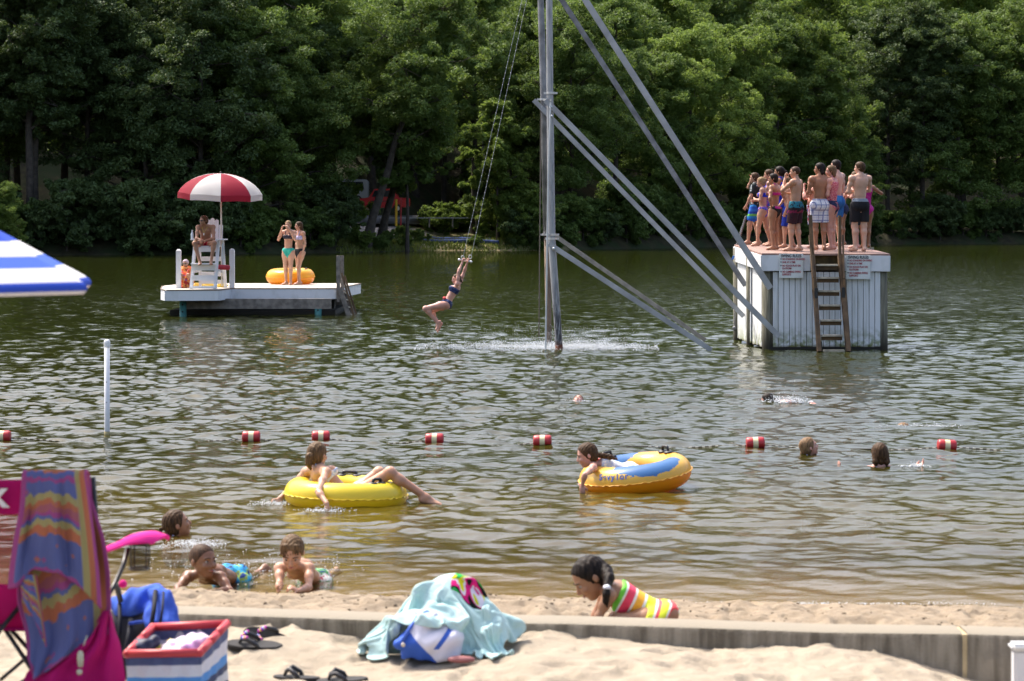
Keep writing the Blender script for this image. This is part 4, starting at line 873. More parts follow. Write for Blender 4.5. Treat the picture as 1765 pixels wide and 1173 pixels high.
def handle(parent, Rm, rt, a, span, hgt, ov=1.0):
    m = MB(); pts = []
    for t in np.linspace(0, 1, 11):
        aa = a + (t - .5) * span; hh = rt * .93 + hgt * min(1, 3.2 * math.sin(math.pi * t)); pts.append((math.cos(aa) * Rm, math.sin(aa) * Rm * ov, hh))
    m.tube(pts, .013, 8); h_ = m.build('handle', BLACK, parent, smooth=True)
    for t in (0, 1):
        b = MB(); aa = a + (t - .5) * span; b.ball((math.cos(aa) * Rm, math.sin(aa) * Rm * ov, rt * .965), (.045, .045, .014), 12); b.build('handle_pad', BLACK, h_, smooth=True)
YEL = ringmat('ring_yellow', (.86, .68, .05), (.80, .60, .02), (.25, .50, .62), 3.0, .70)
tb = thing('swim_ring', 'bright yellow inflatable ring carrying the girl with brown ponytail', 'inflatable ring', (X_(596, 20.15), 20.15, .065)); tb.rotation_euler = (R(-1), R(1.5), 0)
torus(.405, .128, 'tube', YEL, tb, zs=1.0); seam(.533, tb, mat('seam_yellow', (.80, .58, .02), .4)); handle(tb, .40, .128, R(-45), .24, .04); handle(tb, .40, .128, R(90), .34, .035)
ORG = ringmat('ring_orange', (.86, .54, .09), (.88, .33, .012), (.07, .20, .46), 7.3, 'band')
t2 = thing('swim_ring', 'tilted orange and yellow inflatable ring with blue patches and printed lettering', 'inflatable ring', (X_(1098, 20.9), 21.2, .118)); t2.rotation_euler = (R(2.5), R(-7), R(0))
torus(.37, .145, 'tube', ORG, t2, zs=.95, ov=1.05); seam(.515, t2, mat('seam_orange', (.85, .45, .06), .4), ov=1.05); handle(t2, .36, .15, R(130), .34, .05, 1.05); handle(t2, .36, .15, R(30), .26, .055, 1.05)
tx = 'Sevylor'; BL_ = mat('print_blue', (.04, .12, .48), .5)
for i, ch in enumerate(tx):
    a = R(-131 + i * 4.9); vv = R(22); rr = .37 + .147 * math.cos(vv)
    pos = Vector((math.cos(a) * rr, math.sin(a) * rr * 1.05, .147 * math.sin(vv) * .95)); 
    rt = Vector((-math.sin(a), math.cos(a), 0)); nrm = Vector((math.cos(a) * math.cos(vv), math.sin(a) * math.cos(vv), math.sin(vv))); upv = nrm.cross(rt); M = Matrix((rt, upv, nrm)).transposed()
    text_mesh('printed_letter', ch, .074, pos, M.to_euler(), BL_, t2, extrude=.0015, offset=.002, align='CENTER')
t3 = thing('swim_ring', 'large amber inflatable ring standing on the white float behind two girls', 'inflatable ring', (X_(500, 64), 64.1, DZ + .21)); t3.rotation_euler = (R(3), R(0), 0)
torus(.46, .21, 'tube', ringmat('ring_amber', (.88, .48, .03), (.86, .36, .01), (.8, .55, .1), 1.0, .8), t3); seam(.67, t3, mat('seam_amber', (.8, .4, .02), .4)); handle(t3, .46, .21, R(-15), .3, .05); handle(t3, .46, .21, R(-75), .3, .05)

# ------------------------------------------------------------------ far bank objects: lamp post, road barrier, vehicles, blue hoses
lp_ = thing('lamp_post', 'grey lamp post with round lantern among the far trees', 'lamp post', (fx(833, 204), 204, 2.2)); O = tuple(lp_.location)
m = MB(O); x = fx(833, 204); m.tube([(x, 204, 2), (x, 204, Z_(205, 204))], [.13, .09], 10); m.beam((x, 204, Z_(206, 204)), (fx(846, 204), 204, Z_(168, 204)), .08, .08); m.build('post', mat('lamp_grey', (.32, .34, .36), .5, metal=.3), lp_)
m = MB(O); c = P(846, 168, 204); m.lathe([(0, .28), (.2, .22), (.34, 0), (.3, -.1), (.22, -.28), (0, -.34)], c, 14); m.build('lantern', mat('lamp_glass', (.5, .55, .58), .3), lp_, smooth=True)
def car(name, lab, cat, px, py_w, Y, L, Hh, prof, wins, paint, extra=None, flip=1):
    sc = F / Y; x0 = fx(px, Y); z0 = Z_(py_w, Y); t = thing(name, lab, cat, (x0, Y, z0)); W = 1.85
    m = MB(); m.prism([(a * L, 0, b * Hh) for a, b in prof], (0, W, 0)); bmesh.ops.bevel(m.bm, geom=m.bm.edges[:], offset=.05, segments=2, affect='EDGES'); m.build('body', paint, t, auto=40)
    for (nm, poly) in wins:
        m = MB(); m.prism([(a * L, -.012, b * Hh) for a, b in poly], (0, .03, 0)); m.build(nm, mat('car_glass', (.02, .025, .03), .08), t)
    for wx in (.19, .80):
        m = MB(); m.cyl((wx * L, -.03, .36), (wx * L, .22, .36), .36, 22); w = m.build('wheel', mat('tyre', (.015, .015, .015), .8), t, auto=40)
        m = MB(); m.cyl((wx * L, -.045, .36), (wx * L, .0, .36), .2, 16); m.build('rim', ALU, w, auto=40)
        m = MB(); m.cyl((wx * L, W - .22, .36), (wx * L, W + .03, .36), .36, 22); m.build('wheel', mat('tyre', (.015, .015, .015), .8), t, auto=40)
    return t
TR = mat('truck_red', (.50, .03, .035), .25, coat=.6); tk_prof = [(0, .22), (0, .50), (.03, .56), (.26, .60), (.34, .62), (.41, .97), (.44, 1.0), (.72, 1.0), (.76, .94), (.80, .62), (1.0, .60), (1.0, .24), (.87, .22), (.86, .34), (.80, .40), (.74, .34), (.73, .2), (.26, .2), (.25, .34), (.19, .40), (.13, .34), (.12, .22)]
tk = car('pickup_truck', 'red car parked behind the leaning forked trunks on the far bank', 'car', 600, 366, 199.5, 5.3, 2.05, tk_prof, [('window', [(.385, .66), (.43, .93), (.56, .93), (.56, .66)]), ('window', [(.58, .66), (.58, .93), (.70, .93), (.745, .66)])], TR)
for (nm, a, b, mm) in (('headlight', (.005, -.02, 1.0), (.16, .02, 1.16), mat('headlight_clear', (.75, .75, .75), .15)), ('tail_light', (5.2, -.02, .9), (5.31, .02, 1.2), mat('tail_red', (.6, .02, .02), .3))):
    m = MB(); m.box(a, b); m.build(nm, mm, tk)
m = MB(); m.box((1.95, -.02, .95), (3.75, .0, 1.01)); m.build('door_trim', BLACK, tk)
CW = mat('van_shaded_white', (.34, .36, .38), .3, coat=.4); vp = [(0, .2), (0, .6), (.05, .68), (.14, .95), (.18, 1.0), (.96, 1.0), (1.0, .9), (1.0, .22), (.88, .2), (.8, .38), (.72, .2), (.28, .2), (.2, .38), (.12, .2)]  # white van paint darkened, shade put into the colour
car('parked_van', 'pale van parked on the road behind the red car', 'van', 548, 350, 214, 4.6, 2.2, vp, [('window', [(.16, .6), (.2, .9), (.42, .9), (.42, .6)]), ('window', [(.45, .6), (.45, .9), (.9, .9), (.92, .6)])], CW)
gm = thing('guard_rail', 'pale low guard rail beside the far road', 'rail', (fx(720, 197), 197, 2.4)); O = tuple(gm.location)
m = MB(O); m.beam((fx(655, 197), 197.2, 2.72), (fx(905, 197), 199.5, 2.72), .04, .07); m.build('beam', mat('rail_grey', (.32, .32, .32), .5), gm)
for px in (665, 700, 740, 780, 820, 860, 900): m = MB(O); Y = 197.2 + 2.3 * (px - 655) / 250; m.box((fx(px, Y) - .06, Y + .03, 1.9), (fx(px, Y) + .06, Y + .12, 2.8)); m.build('rail_post', GREYW, gm)
m = MB((fx(683, 196.5), 196.5, 2.2)); m.cyl((fx(683, 196.5), 196.5, 2.0), (fx(683, 196.5), 196.5, Z_(343, 196.5)), .10, 12); o = m.build('bollard', mat('bollard_yellow', (.75, .45, .03), .5), None, auto=40); o.location = (fx(683, 196.5), 196.5, 2.2); tag(o, 'yellow bollard at the rear of the red car', 'bollard')
m = MB((fx(691, 196.5), 196.5, 2.2)); m.cyl((fx(691, 196.5), 196.5, 1.9), (fx(691, 196.5), 196.5, Z_(340, 196.5)), .06, 10); m.box((fx(691, 196.5) - .09, 196.45, Z_(346, 196.5)), (fx(691, 196.5) + .09, 196.55, Z_(340, 196.5))); o = m.build('hydrant_post', mat('post_red', (.5, .04, .05), .5), None, auto=40); o.location = (fx(691, 196.5), 196.5, 2.2); tag(o, 'thin red post beside the yellow bollard', 'post')
for k, (pl) in enumerate(([(735, 405), (765, 404), (795, 400), (820, 399), (850, 396)], [(720, 410), (760, 413), (800, 414), (840, 413), (862, 408)])):
    m = MB(); pts = []
    for px, py in pl:
        Y = 197 if k == 0 else 194.6; xx = fx(px, Y); pts.append(Vector((xx, Y, float(ground_z(xx, Y)) + .17)))
    q = []
    for a, b in zip(pts, pts[1:]):
        for t in np.linspace(0, 1, 10, endpoint=False): p = a.lerp(b, t); p.z = float(ground_z(p.x, p.y)) + .14; p.y += .15 * math.sin(p.x * 2); q.append(p)
    m.tube(q, [.17 + .015 * math.sin(i * 1.7) for i in range(len(q))], 10); o = m.build('silt_hose', mat('hose_blue', (.02, .05, .17), .85, var=.3, vscale=3), None, smooth=True); tag(o, ('dark blue hose lying higher up the sandy far landing', 'dark blue hose lying lower on the sandy far landing')[k], 'hose', 'blue hoses on the far landing')
# ------------------------------------------------------------------ people
def skin(name, c, sp=.35):
    n = NT(name); tc = n.n('ShaderNodeTexCoord').outputs['Object']
    col = n.mix(n.mrange(n.noise(tc, 7, 4), .3, .7), tuple(v * .86 for v in c), tuple(min(1, v * 1.1) for v in c)); col = n.mix(n.mrange(n.noise(tc, 2.5, 3), .45, .7, 0, .35), col, (c[0] * 1.05, c[1] * .78, c[2] * .72))
    n.base(col, .42, sp); n.b.inputs['Subsurface Weight'].default_value = .12; n.b.inputs['Subsurface Radius'].default_value = (1, .4, .25); n.b.inputs['Subsurface Scale'].default_value = .015
    n.bump(n.noise(tc, 90, 3), .12, .004); return n.m
SK = dict(pale=skin('skin_pale', (.60, .37, .27)), fair=skin('skin_fair', (.50, .28, .185)), pink=skin('skin_pink', (.58, .31, .24)), tan=skin('skin_tan', (.36, .18, .105)), deep=skin('skin_deep_tan', (.27, .125, .065), .5), brown=skin('skin_brown', (.21, .095, .048), .55), olive=skin('skin_olive', (.33, .17, .095)))
def hairm(name, c, c2):
    n = NT(name); tc = n.n('ShaderNodeTexCoord').outputs['Object']; mp = n.n('ShaderNodeMapping', i0=tc); mp.inputs['Scale'].default_value = (60, 60, 7)
    nz = n.noise(mp, 1.5, 5, .6); n.base(n.mix(n.mrange(nz, .35, .65), tuple(v * .5 for v in c), tuple(v * .85 for v in c2)), .5, .12); n.bump(nz, .6, .006); return n.m
HR = dict(brown=hairm('hair_brown', (.045, .024, .012), (.12, .065, .032)), dark=hairm('hair_dark', (.008, .006, .005), (.03, .02, .015)), blond=hairm('hair_blond', (.22, .13, .06), (.45, .30, .15)), light=hairm('hair_light_brown', (.10, .058, .03), (.22, .135, .07)), red=hairm('hair_auburn', (.07, .025, .01), (.17, .07, .03)), wetblond=hairm('hair_wet_blond', (.18, .10, .05), (.34, .21, .11)), buzz=hairm('hair_buzz', (.06, .035, .022), (.11, .06, .035)))
EYEW = mat('eye_white_shaded', (.32, .27, .24), .35, spec=.2); EYED = mat('eye_dark', (.02, .012, .008), .15); LIP = mat('lip_pink', (.38, .12, .10), .4); MOUTH = mat('mouth_dark', (.10, .02, .02), .6)  # eye whites darkened, shadow of the sockets put into the colour
def frame(f, u):
    u = Vector(u).normalized(); f = Vector(f); f = (f - u * f.dot(u)).normalized(); return (f.cross(u), f, u)
def V3(*a): return Vector(a)
class Fig:
    def __init__(s, J, h, b=1.0, sex='m', hs=None, head_f=None, head_u=None, det=1, foot_flat=True):
        s.J, s.h, s.b, s.sex, s.det = J, h, b, sex, det; s.G = {}; s.hs = hs or h * .14
        J = s.J; s.u = (J['neck'] - J['pel']).normalized(); rr = (J['sr'] - J['sl']); s.r = (rr - s.u * rr.dot(s.u)).normalized(); s.f = s.u.cross(s.r)
        hr = (J['hipr'] - J['hipl']) if 'hipr' in J else s.r; s.hu = s.u; s.hr = (hr - s.hu * hr.dot(s.hu)).normalized(); s.hf = s.hu.cross(s.hr)
        if 'hipr' not in J: J['hipr'] = J['pel'] + s.r * .052 * h - s.u * .02 * h; J['hipl'] = J['pel'] - s.r * .052 * h - s.u * .02 * h
        s.HF = frame(head_f if head_f is not None else s.f, head_u if head_u is not None else (0, 0, 1)); s.make()
    def c(s, g, a, b, ra, rb, k, **kw): s.G.setdefault(g, []).append(('c', Vector(a), Vector(b), ra, rb, k, kw))
    def e(s, g, c, r, fr, k, **kw): s.G.setdefault(g, []).append(('e', Vector(c), r, fr, k, kw))
    def make(s):
        J, h, b, r, f, u = s.J, s.h, s.b, s.r, s.f, s.u; fem = s.sex == 'f'; T = (r, f, u); HT = (s.hr, s.hf, s.hu); k = .03 * h
        P_, N = J['pel'], J['neck']; C = P_.lerp(N, .66); s.C = C; L = (N - P_).length / h / .31
        s.e('pelvis', P_ + s.hu * .005 * h, (.083 * h * b, .062 * h * b, .062 * h), HT, k)
        for sg in (-1, 1):
            s.e('pelvis', P_ + s.hr * sg * .042 * h - s.hf * .026 * h - s.hu * .03 * h, (.05 * h * b, .05 * h * b, .052 * h), HT, k)
        wd = (.068 if fem else .074) * b; s.e('waist', P_.lerp(N, .33), (wd * h, .054 * h * b ** 1.3, .085 * h * L), T, k)
        if b > 1.1: s.e('waist', P_.lerp(N, .28) + f * .028 * h, (.07 * h * b, .05 * h * b, .07 * h), T, k)
        s.e('chest', C, ((.078 if fem else .088) * h * b ** .7, .060 * h * b ** .7, .095 * h * L), T, k)
        s.e('chest', P_.lerp(N, .84) - f * .008 * h, (.085 * h, .045 * h, .045 * h), T, k)
        if fem:
            for sg in (-1, 1): s.e('breast', C + r * sg * .038 * h + f * .045 * h + u * .01 * h, (.032 * h, .028 * h, .032 * h), T, .02 * h)
        else:
            for sg in (-1, 1): s.e('breast', C + r * sg * .04 * h + f * .042 * h + u * .025 * h, (.04 * h, .02 * h, .032 * h), T, .02 * h)
        # back furrow and shoulder blades
        for sg in (-1, 1): s.e('chest', C + r * sg * .045 * h - f * .036 * h + u * .03 * h, (.032 * h, .02 * h, .045 * h), T, .022 * h)
        s.c('neck', N - u * .012 * h, J['head'] - s.HF[2] * s.hs * .26 - s.HF[1] * s.hs * .08, .032 * h * (1 if not fem else .88), .028 * h * (1 if not fem else .86), .02 * h)
        for sg, q in ((-1, 'l'), (1, 'r')):
            sh, el, wr = J['s' + q], J['e' + q], J['w' + q]; bb = b ** .6 * (1 if not fem else .9)
            s.c('trap', N + (sh - N) * .15 + u * .008 * h, sh - u * .004 * h, .024 * h, .028 * h, .03 * h)
            s.e('shoulder', sh, (.033 * h * bb,) * 3, T, .022 * h)
            s.c('arm_' + q, sh, el, .0275 * h * bb, .021 * h * bb, .018 * h); mid = sh.lerp(el, .45); s.e('arm_' + q, mid, (.028 * h * bb,) * 3, T, .02 * h)
            s.c('fore_' + q, el, wr, .0215 * h * bb, .0135 * h, .012 * h); s.e('fore_' + q, el.lerp(wr, .25), (.0235 * h * bb,) * 3, T, .018 * h)
            s.hand(q, wr, J.get('h' + q + '_d', (wr - el)), J.get('h' + q + '_n', -r * sg if sg else r), J.get('h' + q + '_c', .5))
            hp, kn, an = J['hip' + q], J['k' + q], J['a' + q]
            s.c('thigh_' + q, hp, kn, .054 * h * b ** .8 * (1.04 if fem else 1), .034 * h * b ** .5, .022 * h); s.e('thigh_' + q, hp.lerp(kn, .3), (.053 * h * b ** .8,) * 3, T, .03 * h)
            s.e('calf_' + q, kn, (.035 * h * b ** .5,) * 3, T, .012 * h)
            s.c('calf_' + q, kn, an, .033 * h * b ** .5, .0195 * h, .014 * h)
            td = J.get('t' + q, None); td = (td - an) if td is not None else f.copy() - Vector((0, 0, f.z))
            sd_ = (an - kn).normalized(); back = -(td - sd_ * td.dot(sd_)).normalized()
            s.e('calf_' + q, kn.lerp(an, .27) + back * .012 * h, (.030 * h * b ** .6,) * 3, T, .025 * h)
            s.foot(q, an, td, sd_)
        # head
        c, hs = J['head'], s.hs; R_, F_, U_ = s.HF; H = (R_, F_, U_)
        def p(a, b_, d): return c + R_ * a * hs + F_ * b_ * hs + U_ * d * hs
        s.e('head', p(0, -.05, .12), (.335 * hs, .42 * hs, .375 * hs), H, .05 * hs)
        s.e('head', p(0, .09, -.13), (.265 * hs, .30 * hs, .34 * hs), H, .10 * hs)
        s.e('head', p(0, .20, -.40), (.125 * hs, .12 * hs, .10 * hs), H, .10 * hs)
        s.e('head', p(0, .31, .08), (.21 * hs, .07 * hs, .045 * hs), H, .06 * hs)
        for sg in (-1, 1):
            s.e('head', p(sg * .15, .30, -.13), (.09 * hs, .07 * hs, .075 * hs), H, .08 * hs); s.e('socket', p(sg * .14, .41, .0), (.075 * hs, .07 * hs, .045 * hs), H, .04 * hs, op='-')
            s.e('ear', p(sg * .345, -.06, -.03), (.03 * hs, .075 * hs, .11 * hs), H, .02 * hs)
        s.c('head', p(0, .37, .02), p(0, .445, -.13), .032 * hs, .048 * hs, .05 * hs); s.e('head', p(0, .405, -.16), (.07 * hs, .04 * hs, .035 * hs), H, .03 * hs)
        s.e('head', p(0, .365, -.275), (.10 * hs, .055 * hs, .032 * hs), H, .03 * hs); s.p = p
    def hand(s, q, w, d, n, curl):
        h = s.h; d = Vector(d).normalized(); n = Vector(n); n = (n - d * n.dot(d)); n = n.normalized() if n.length > 1e-3 else d.orthogonal().normalized(); t = d.cross(n) * (1 if q == 'r' else -1); g = 'hand_' + q
        s.e(g, w + d * .030 * h, (.023 * h, .032 * h, .0115 * h), (t, d, n), .012 * h)
        fr = .0054 * h if s.det > 1 else .0062 * h
        for i, (o, L) in enumerate(((-.0165, .036), (-.0055, .042), (.0055, .040), (.0165, .032))):
            a = w + d * .052 * h + t * o * h; c1 = curl * (1 + .12 * i); d1 = (d * math.cos(c1) + n * math.sin(c1)); d2 = (d * math.cos(c1 * 2.1) + n * math.sin(c1 * 2.1)); sp = t * o * .12 * h
            b_ = a + d1 * L * .5 * h + sp; s.c(g, a, b_, fr, fr * .95, .003 * h); s.c(g, b_, b_ + d2 * L * .5 * h, fr * .95, fr * .8, .002 * h)
        a = w + d * .016 * h - t * .018 * h; m_ = a + (d * .5 - t * .75 + n * .35).normalized() * .024 * h; s.c(g, a, m_, fr * 1.25, fr * 1.1, .005 * h); s.c(g, m_, m_ + (d * .85 - t * .25 + n * .3).normalized() * .022 * h, fr * 1.1, fr * .85, .002 * h)
    def foot(s, q, an, td, sd_):
        h = s.h; d = Vector(td).normalized(); dn = sd_ - d * sd_.dot(d); dn = dn.normalized() if dn.length > .1 else Vector((0, 0, -1)); t = d.cross(dn); g = 'foot_' + q
        he = an - d * .020 * h + dn * .016 * h; ba = an + d * .075 * h + dn * .026 * h
        s.e(g, he, (.021 * h, .026 * h, .024 * h), (t, d, -dn), .015 * h); s.c(g, an, ba, .021 * h, .014 * h, .015 * h); s.e(g, an.lerp(ba, .55) + dn * .012 * h, (.024 * h, .055 * h, .015 * h), (t, d, -dn), .012 * h)
        s.e(g, ba + dn * .0, (.028 * h, .026 * h, .013 * h), (t, d, -dn), .012 * h)
        for i in range(5):
            o = (-.021 + .0105 * i) * h; L = (.028 - .0028 * abs(i - .5) * 1.2) * h; rr = (.0078 if i == 0 else .0058) * h; s.c(g, ba + t * o + dn * .003 * h, ba + t * o * 1.08 + d * L + dn * .006 * h, rr, rr * .9, .003 * h)
    def sdf(s, groups=None, infl=0.0, clips=(), into=None, kscale=1.0):
        S_ = into or SDF(); order = ['pelvis', 'waist', 'chest', 'breast', 'trap', 'shoulder', 'neck', 'head', 'socket', 'ear', 'thigh_l', 'thigh_r', 'calf_l', 'calf_r', 'foot_l', 'foot_r', 'arm_l', 'arm_r', 'fore_l', 'fore_r', 'hand_l', 'hand_r']
        for g in order:
            if g not in s.G or (groups and g not in groups): continue
            for q in s.G[g]:
                if q[0] == 'c': S_.cone(q[1], q[2], q[3] + infl, q[4] + infl, q[5] * kscale, clips=clips, **q[6])
                else: S_.ell(q[1], tuple(v + infl for v in q[2]), q[3], q[4] * kscale, clips=clips, **q[5])
        return S_
def person(label, fig, loc, vox, sk, hair=None, wear=(), eyes=True, hair_kind='short', group=None, tail=None, skip=(), name='person', lips=True):
    rt = thing(name, label, 'person', loc, group); h, hs = fig.h, fig.hs
    gs = [g for g in fig.G if g not in skip]; sdf_obj('body', fig.sdf(gs), vox, SK[sk], rt, loc)
    p = fig.p; R_, F_, U_ = fig.HF
    if hair:
        S_ = SDF(); cl = [(p(0, .235, .20), F_ * .86 - U_ * .5)]
        if hair_kind == 'buzz': S_.ell(p(0, -.055, .125), (.343 * hs, .427 * hs, .383 * hs), fig.HF, .02 * hs, clips=[(p(0, .24, .20), F_ * .80 - U_ * .60)])
        else:
            t = .03 if hair_kind in ('flat', 'fringe') else .05
            S_.ell(p(0, -.06, .13), ((.335 + t) * hs, (.42 + t * .9) * hs, (.375 + t) * hs), fig.HF, .04 * hs, clips=cl)
            S_.ell(p(0, -.18, -.04 if hair_kind != 'fringe' else .06), ((.31 + t) * hs, (.28 + t) * hs, .36 * hs if hair_kind != 'fringe' else .30 * hs), fig.HF, .05 * hs, clips=[(p(0, .02, 0), F_ * .93 - U_ * .36)])
            if hair_kind in ('short', 'messy'):
                rr = random.Random(int(abs(loc[0]) * 1000))
                for _ in range(16 if hair_kind == 'messy' else 9):
                    a, b_ = rr.uniform(-.26, .26), rr.uniform(-.3, .2); q0 = p(a, b_, .40 - abs(a) * .5); S_.cone(q0, q0 + (R_ * rr.uniform(-1, 1) + F_ * rr.uniform(-.2, 1) + U_ * .7) * .13 * hs * (1.3 if hair_kind == 'messy' else .7), .07 * hs, .025 * hs, .05 * hs)
            if hair_kind == 'fringe':
                for a in np.linspace(-.22, .24, 8): S_.cone(p(a, .20, .40), p(a * 1.15 + .03, .35, .17 - .05 * math.sin(a * 13)), .06 * hs, .022 * hs, .03 * hs)
            if hair_kind == 'long': S_.path([p(0, -.25, -.1), p(0, -.32, -.45), p(0, -.28, -.8)], [.26 * hs, .24 * hs, .12 * hs], .08 * hs)
            if hair_kind == 'bob':
                for a in (-.24, 0, .24): S_.path([p(a, -.2, 0), p(a * 1.1, -.28, -.35), p(a, -.24, -.52)], [.16 * hs, .14 * hs, .07 * hs], .06 * hs)
            if hair_kind == 'bun': S_.ell(p(0, -.5, .22), (.15 * hs,) * 3, fig.HF, .04 * hs)
        if tail:
            S_.path(tail[0], tail[1], .02 * hs)
        amp = (.0 if hair_kind == 'buzz' else .011) * hs
        ho = sdf_obj('hair', S_, max(vox * .7, .0035), HR[hair], rt, loc, fn=(lambda X, Y, Z: amp * np.sin(X * 40 / hs + 3 * np.sin(Z * 5 / hs)) * np.cos(Y * 36 / hs + 2 * np.sin(Z * 4 / hs))))
    if eyes:
        for sg in (-1, 1):
            m = MB(loc); m.ball(p(sg * .14, .318, -.005), (.055 * hs, .055 * hs, .040 * hs), 12); e_ = m.build('eye', EYEW, rt, smooth=True)
            m = MB(loc); m.ball(p(sg * .14, .345, -.005), .033 * hs, 10); m.build('iris', EYED, e_, smooth=True)
            m = MB(loc); m.tube([p(sg * .06, .385, .085), p(sg * .14, .395, .11), p(sg * .23, .335, .085)], .016 * hs, 6); m.build('eyebrow', HR[hair] if hair else EYED, rt)
        if lips:
            m = MB(loc); m.ball(p(0, .385, -.275), (.075 * hs, .045 * hs, .026 * hs) if abs(F_.x) < .5 else (.045 * hs, .075 * hs, .026 * hs), 10); m.build('lips', LIP, rt, smooth=True)
    for w in wear: w(fig, rt, loc, vox)
    return rt
# ---- clothing: each is a separate child mesh that follows the body
def shorts(m, leg=.62, loose=.012, waist=.045, band=None):
    def f(fg, rt, loc, vox):
        h, J = fg.h, fg.J; wp = (J['pel'] + fg.hu * waist * h, fg.hu)
        S_ = fg.sdf(['pelvis', 'waist'], loose * h, [(tuple(wp[0]), tuple(wp[1]))])
        S_.ell(J['pel'] - fg.hu * .035 * h, (.088 * h, .078 * h, .062 * h), (fg.hr, fg.hf, fg.hu), .01 * h)
        for q in 'lr':
            a, b = J['hip' + q], J['k' + q]; e_ = a.lerp(b, leg); d = (b - a).normalized(); S_.cone(a, a.lerp(b, leg + .15), .065 * h * fg.b ** .8, .057 * h * fg.b ** .6, .008 * h, clips=[(tuple(e_), tuple(d))])
        sdf_obj('swim_shorts', S_, max(.004, vox * .85), m, rt, loc, fn=(lambda X, Y, Z: .0035 * np.sin(X * 55 + Z * 12) * np.sin(Y * 60 + 2) + 0 * Z))
        if band: sdf_obj('waistband', fg.sdf(['pelvis', 'waist'], (loose + .003) * h, [(tuple(wp[0] + fg.hu * .004), tuple(fg.hu)), (tuple(wp[0] - fg.hu * .018 * h), tuple(-fg.hu))]), max(.004, vox * .7), band, rt, loc)
    return f
def brief(m, waist=.03, trim=None, th=True):
    def f(fg, rt, loc, vox):
        h, J = fg.h, fg.J; P_ = J['pel']; cr = P_ - fg.hu * .085 * h; cl = [(tuple(P_ + fg.hu * waist * h), tuple(fg.hu))]
        for sg in (-1, 1): n = (-fg.hu * .64 + fg.hr * sg * .77); cl.append((tuple(cr + fg.hr * sg * .012 * h), tuple(n)))
        S_ = fg.sdf(['pelvis', 'waist'] + (['thigh_l', 'thigh_r'] if th else []), .006 * h, cl); sdf_obj('swim_bottoms', S_, max(.004, vox * .7), m, rt, loc)
        if trim: sdf_obj('waist_trim', fg.sdf(['pelvis', 'waist'], .009 * h, [cl[0], (tuple(P_ + fg.hu * (waist - .016) * h), tuple(-fg.hu))]), max(.004, vox * .6), trim, rt, loc)
    return f
def bikini_top(m, lo=-.022, hi=.028, straps=True):
    def f(fg, rt, loc, vox):
        h = fg.h; C = fg.C; cl = [(tuple(C + fg.u * hi * h + fg.f * 0), tuple(fg.u)), (tuple(C + fg.u * lo * h), tuple(-fg.u))]
        S_ = fg.sdf(['chest', 'breast', 'waist'], .006 * h, cl)
        sdf_obj('swim_top', S_, max(.004, vox * .7), m, rt, loc)
        if straps:
            mb = MB(loc)
            for sg in (-1, 1):
                N = fg.J['neck']; mb.tube([C + fg.r * sg * .04 * h + fg.f * .068 * h + fg.u * .02 * h, N + fg.r * sg * .035 * h + fg.f * .026 * h + fg.u * .0 * h, N + fg.r * sg * .036 * h + fg.u * .028 * h - fg.f * .01 * h, N + fg.r * sg * .034 * h - fg.f * .04 * h - fg.u * .03 * h, C + fg.r * sg * .038 * h - fg.f * .062 * h + fg.u * .02 * h], .006 * h, 6)
            mb.build('strap', m, rt, smooth=True)
    return f
def onepiece(m, hi=.06, trimstrap=None, low=True):
    def f(fg, rt, loc, vox):
        h, J = fg.h, fg.J; P_ = J['pel']; C = fg.C; cr = P_ - fg.hu * .088 * h; S_ = fg.sdf(['waist', 'chest', 'breast'], .006 * h, [(tuple(C + fg.u * hi * h), tuple(fg.u))])
        cl = []
        for sg in (-1, 1): n = (-fg.hu * .78 + fg.hr * sg * .62); cl.append((tuple(cr + fg.hr * sg * .014 * h), tuple(n)))
        fg.sdf(['pelvis', 'thigh_l', 'thigh_r'] if low else ['pelvis'], .006 * h, cl + [(tuple(P_ + fg.hu * .06 * h), tuple(fg.hu))], into=S_); sdf_obj('swimsuit', S_, max(.004, vox * .7), m, rt, loc)
        mb = MB(loc)
        for sg in (-1, 1):
            N = J['neck']; mb.tube([C + fg.r * sg * .04 * h + fg.f * .066 * h + fg.u * (hi - .01) * h, N + fg.r * sg * .042 * h + fg.f * .02 * h + fg.u * .012 * h, N + fg.r * sg * .042 * h + fg.u * .026 * h - fg.f * .012 * h, C + fg.r * sg * .038 * h - fg.f * .055 * h + fg.u * (hi - .01) * h], .008 * h, 6)
        mb.build('strap', trimstrap or m, rt, smooth=True)
    return f
def tshirt(m, hem=-.02):
    def f(fg, rt, loc, vox):
        h, J = fg.h, fg.J; cl = [(tuple(J['pel'] + fg.u * hem * h), tuple(-fg.u)), (tuple(J['neck'] + fg.u * .012 * h), tuple(fg.u))]
        S_ = fg.sdf(['pelvis', 'waist', 'chest', 'breast', 'trap', 'shoulder'], .016 * h, cl)
        for q in 'lr': a, b = J['s' + q], J['e' + q]; S_.cone(a, b, .044 * h, .040 * h, .02 * h, clips=[(tuple(a.lerp(b, .72)), tuple((b - a).normalized()))])
        sdf_obj('t_shirt', S_, vox * .85, m, rt, loc, fn=(lambda X, Y, Z: .004 * np.sin(X * 40 + Z * 25) * np.sin(Y * 45 + Z * 18)))
    return f
ARM = {'down': ((.128, -.02, .655), (.125, .03, .51)), 'fold': ((.135, .02, .665), (-.02, .115, .685)), 'foldb': ((.140, .03, .68), (-.03, .13, .66)), 'hip': ((.205, -.045, .675), (.095, -.01, .565)), 'mouth': ((.10, .125, .715), (.02, .12, .865)), 'ear': ((.17, .10, .80), (.085, .05, .935)), 'front': ((.12, .0, .65), (.03, .12, .66)), 'out': ((.135, .05, .66), (.12, .16, .60)), 'chin': ((.09, .13, .70), (.01, .13, .84)), 'akimbo_head': ((.26, .0, .80), (.12, -.02, .86))}
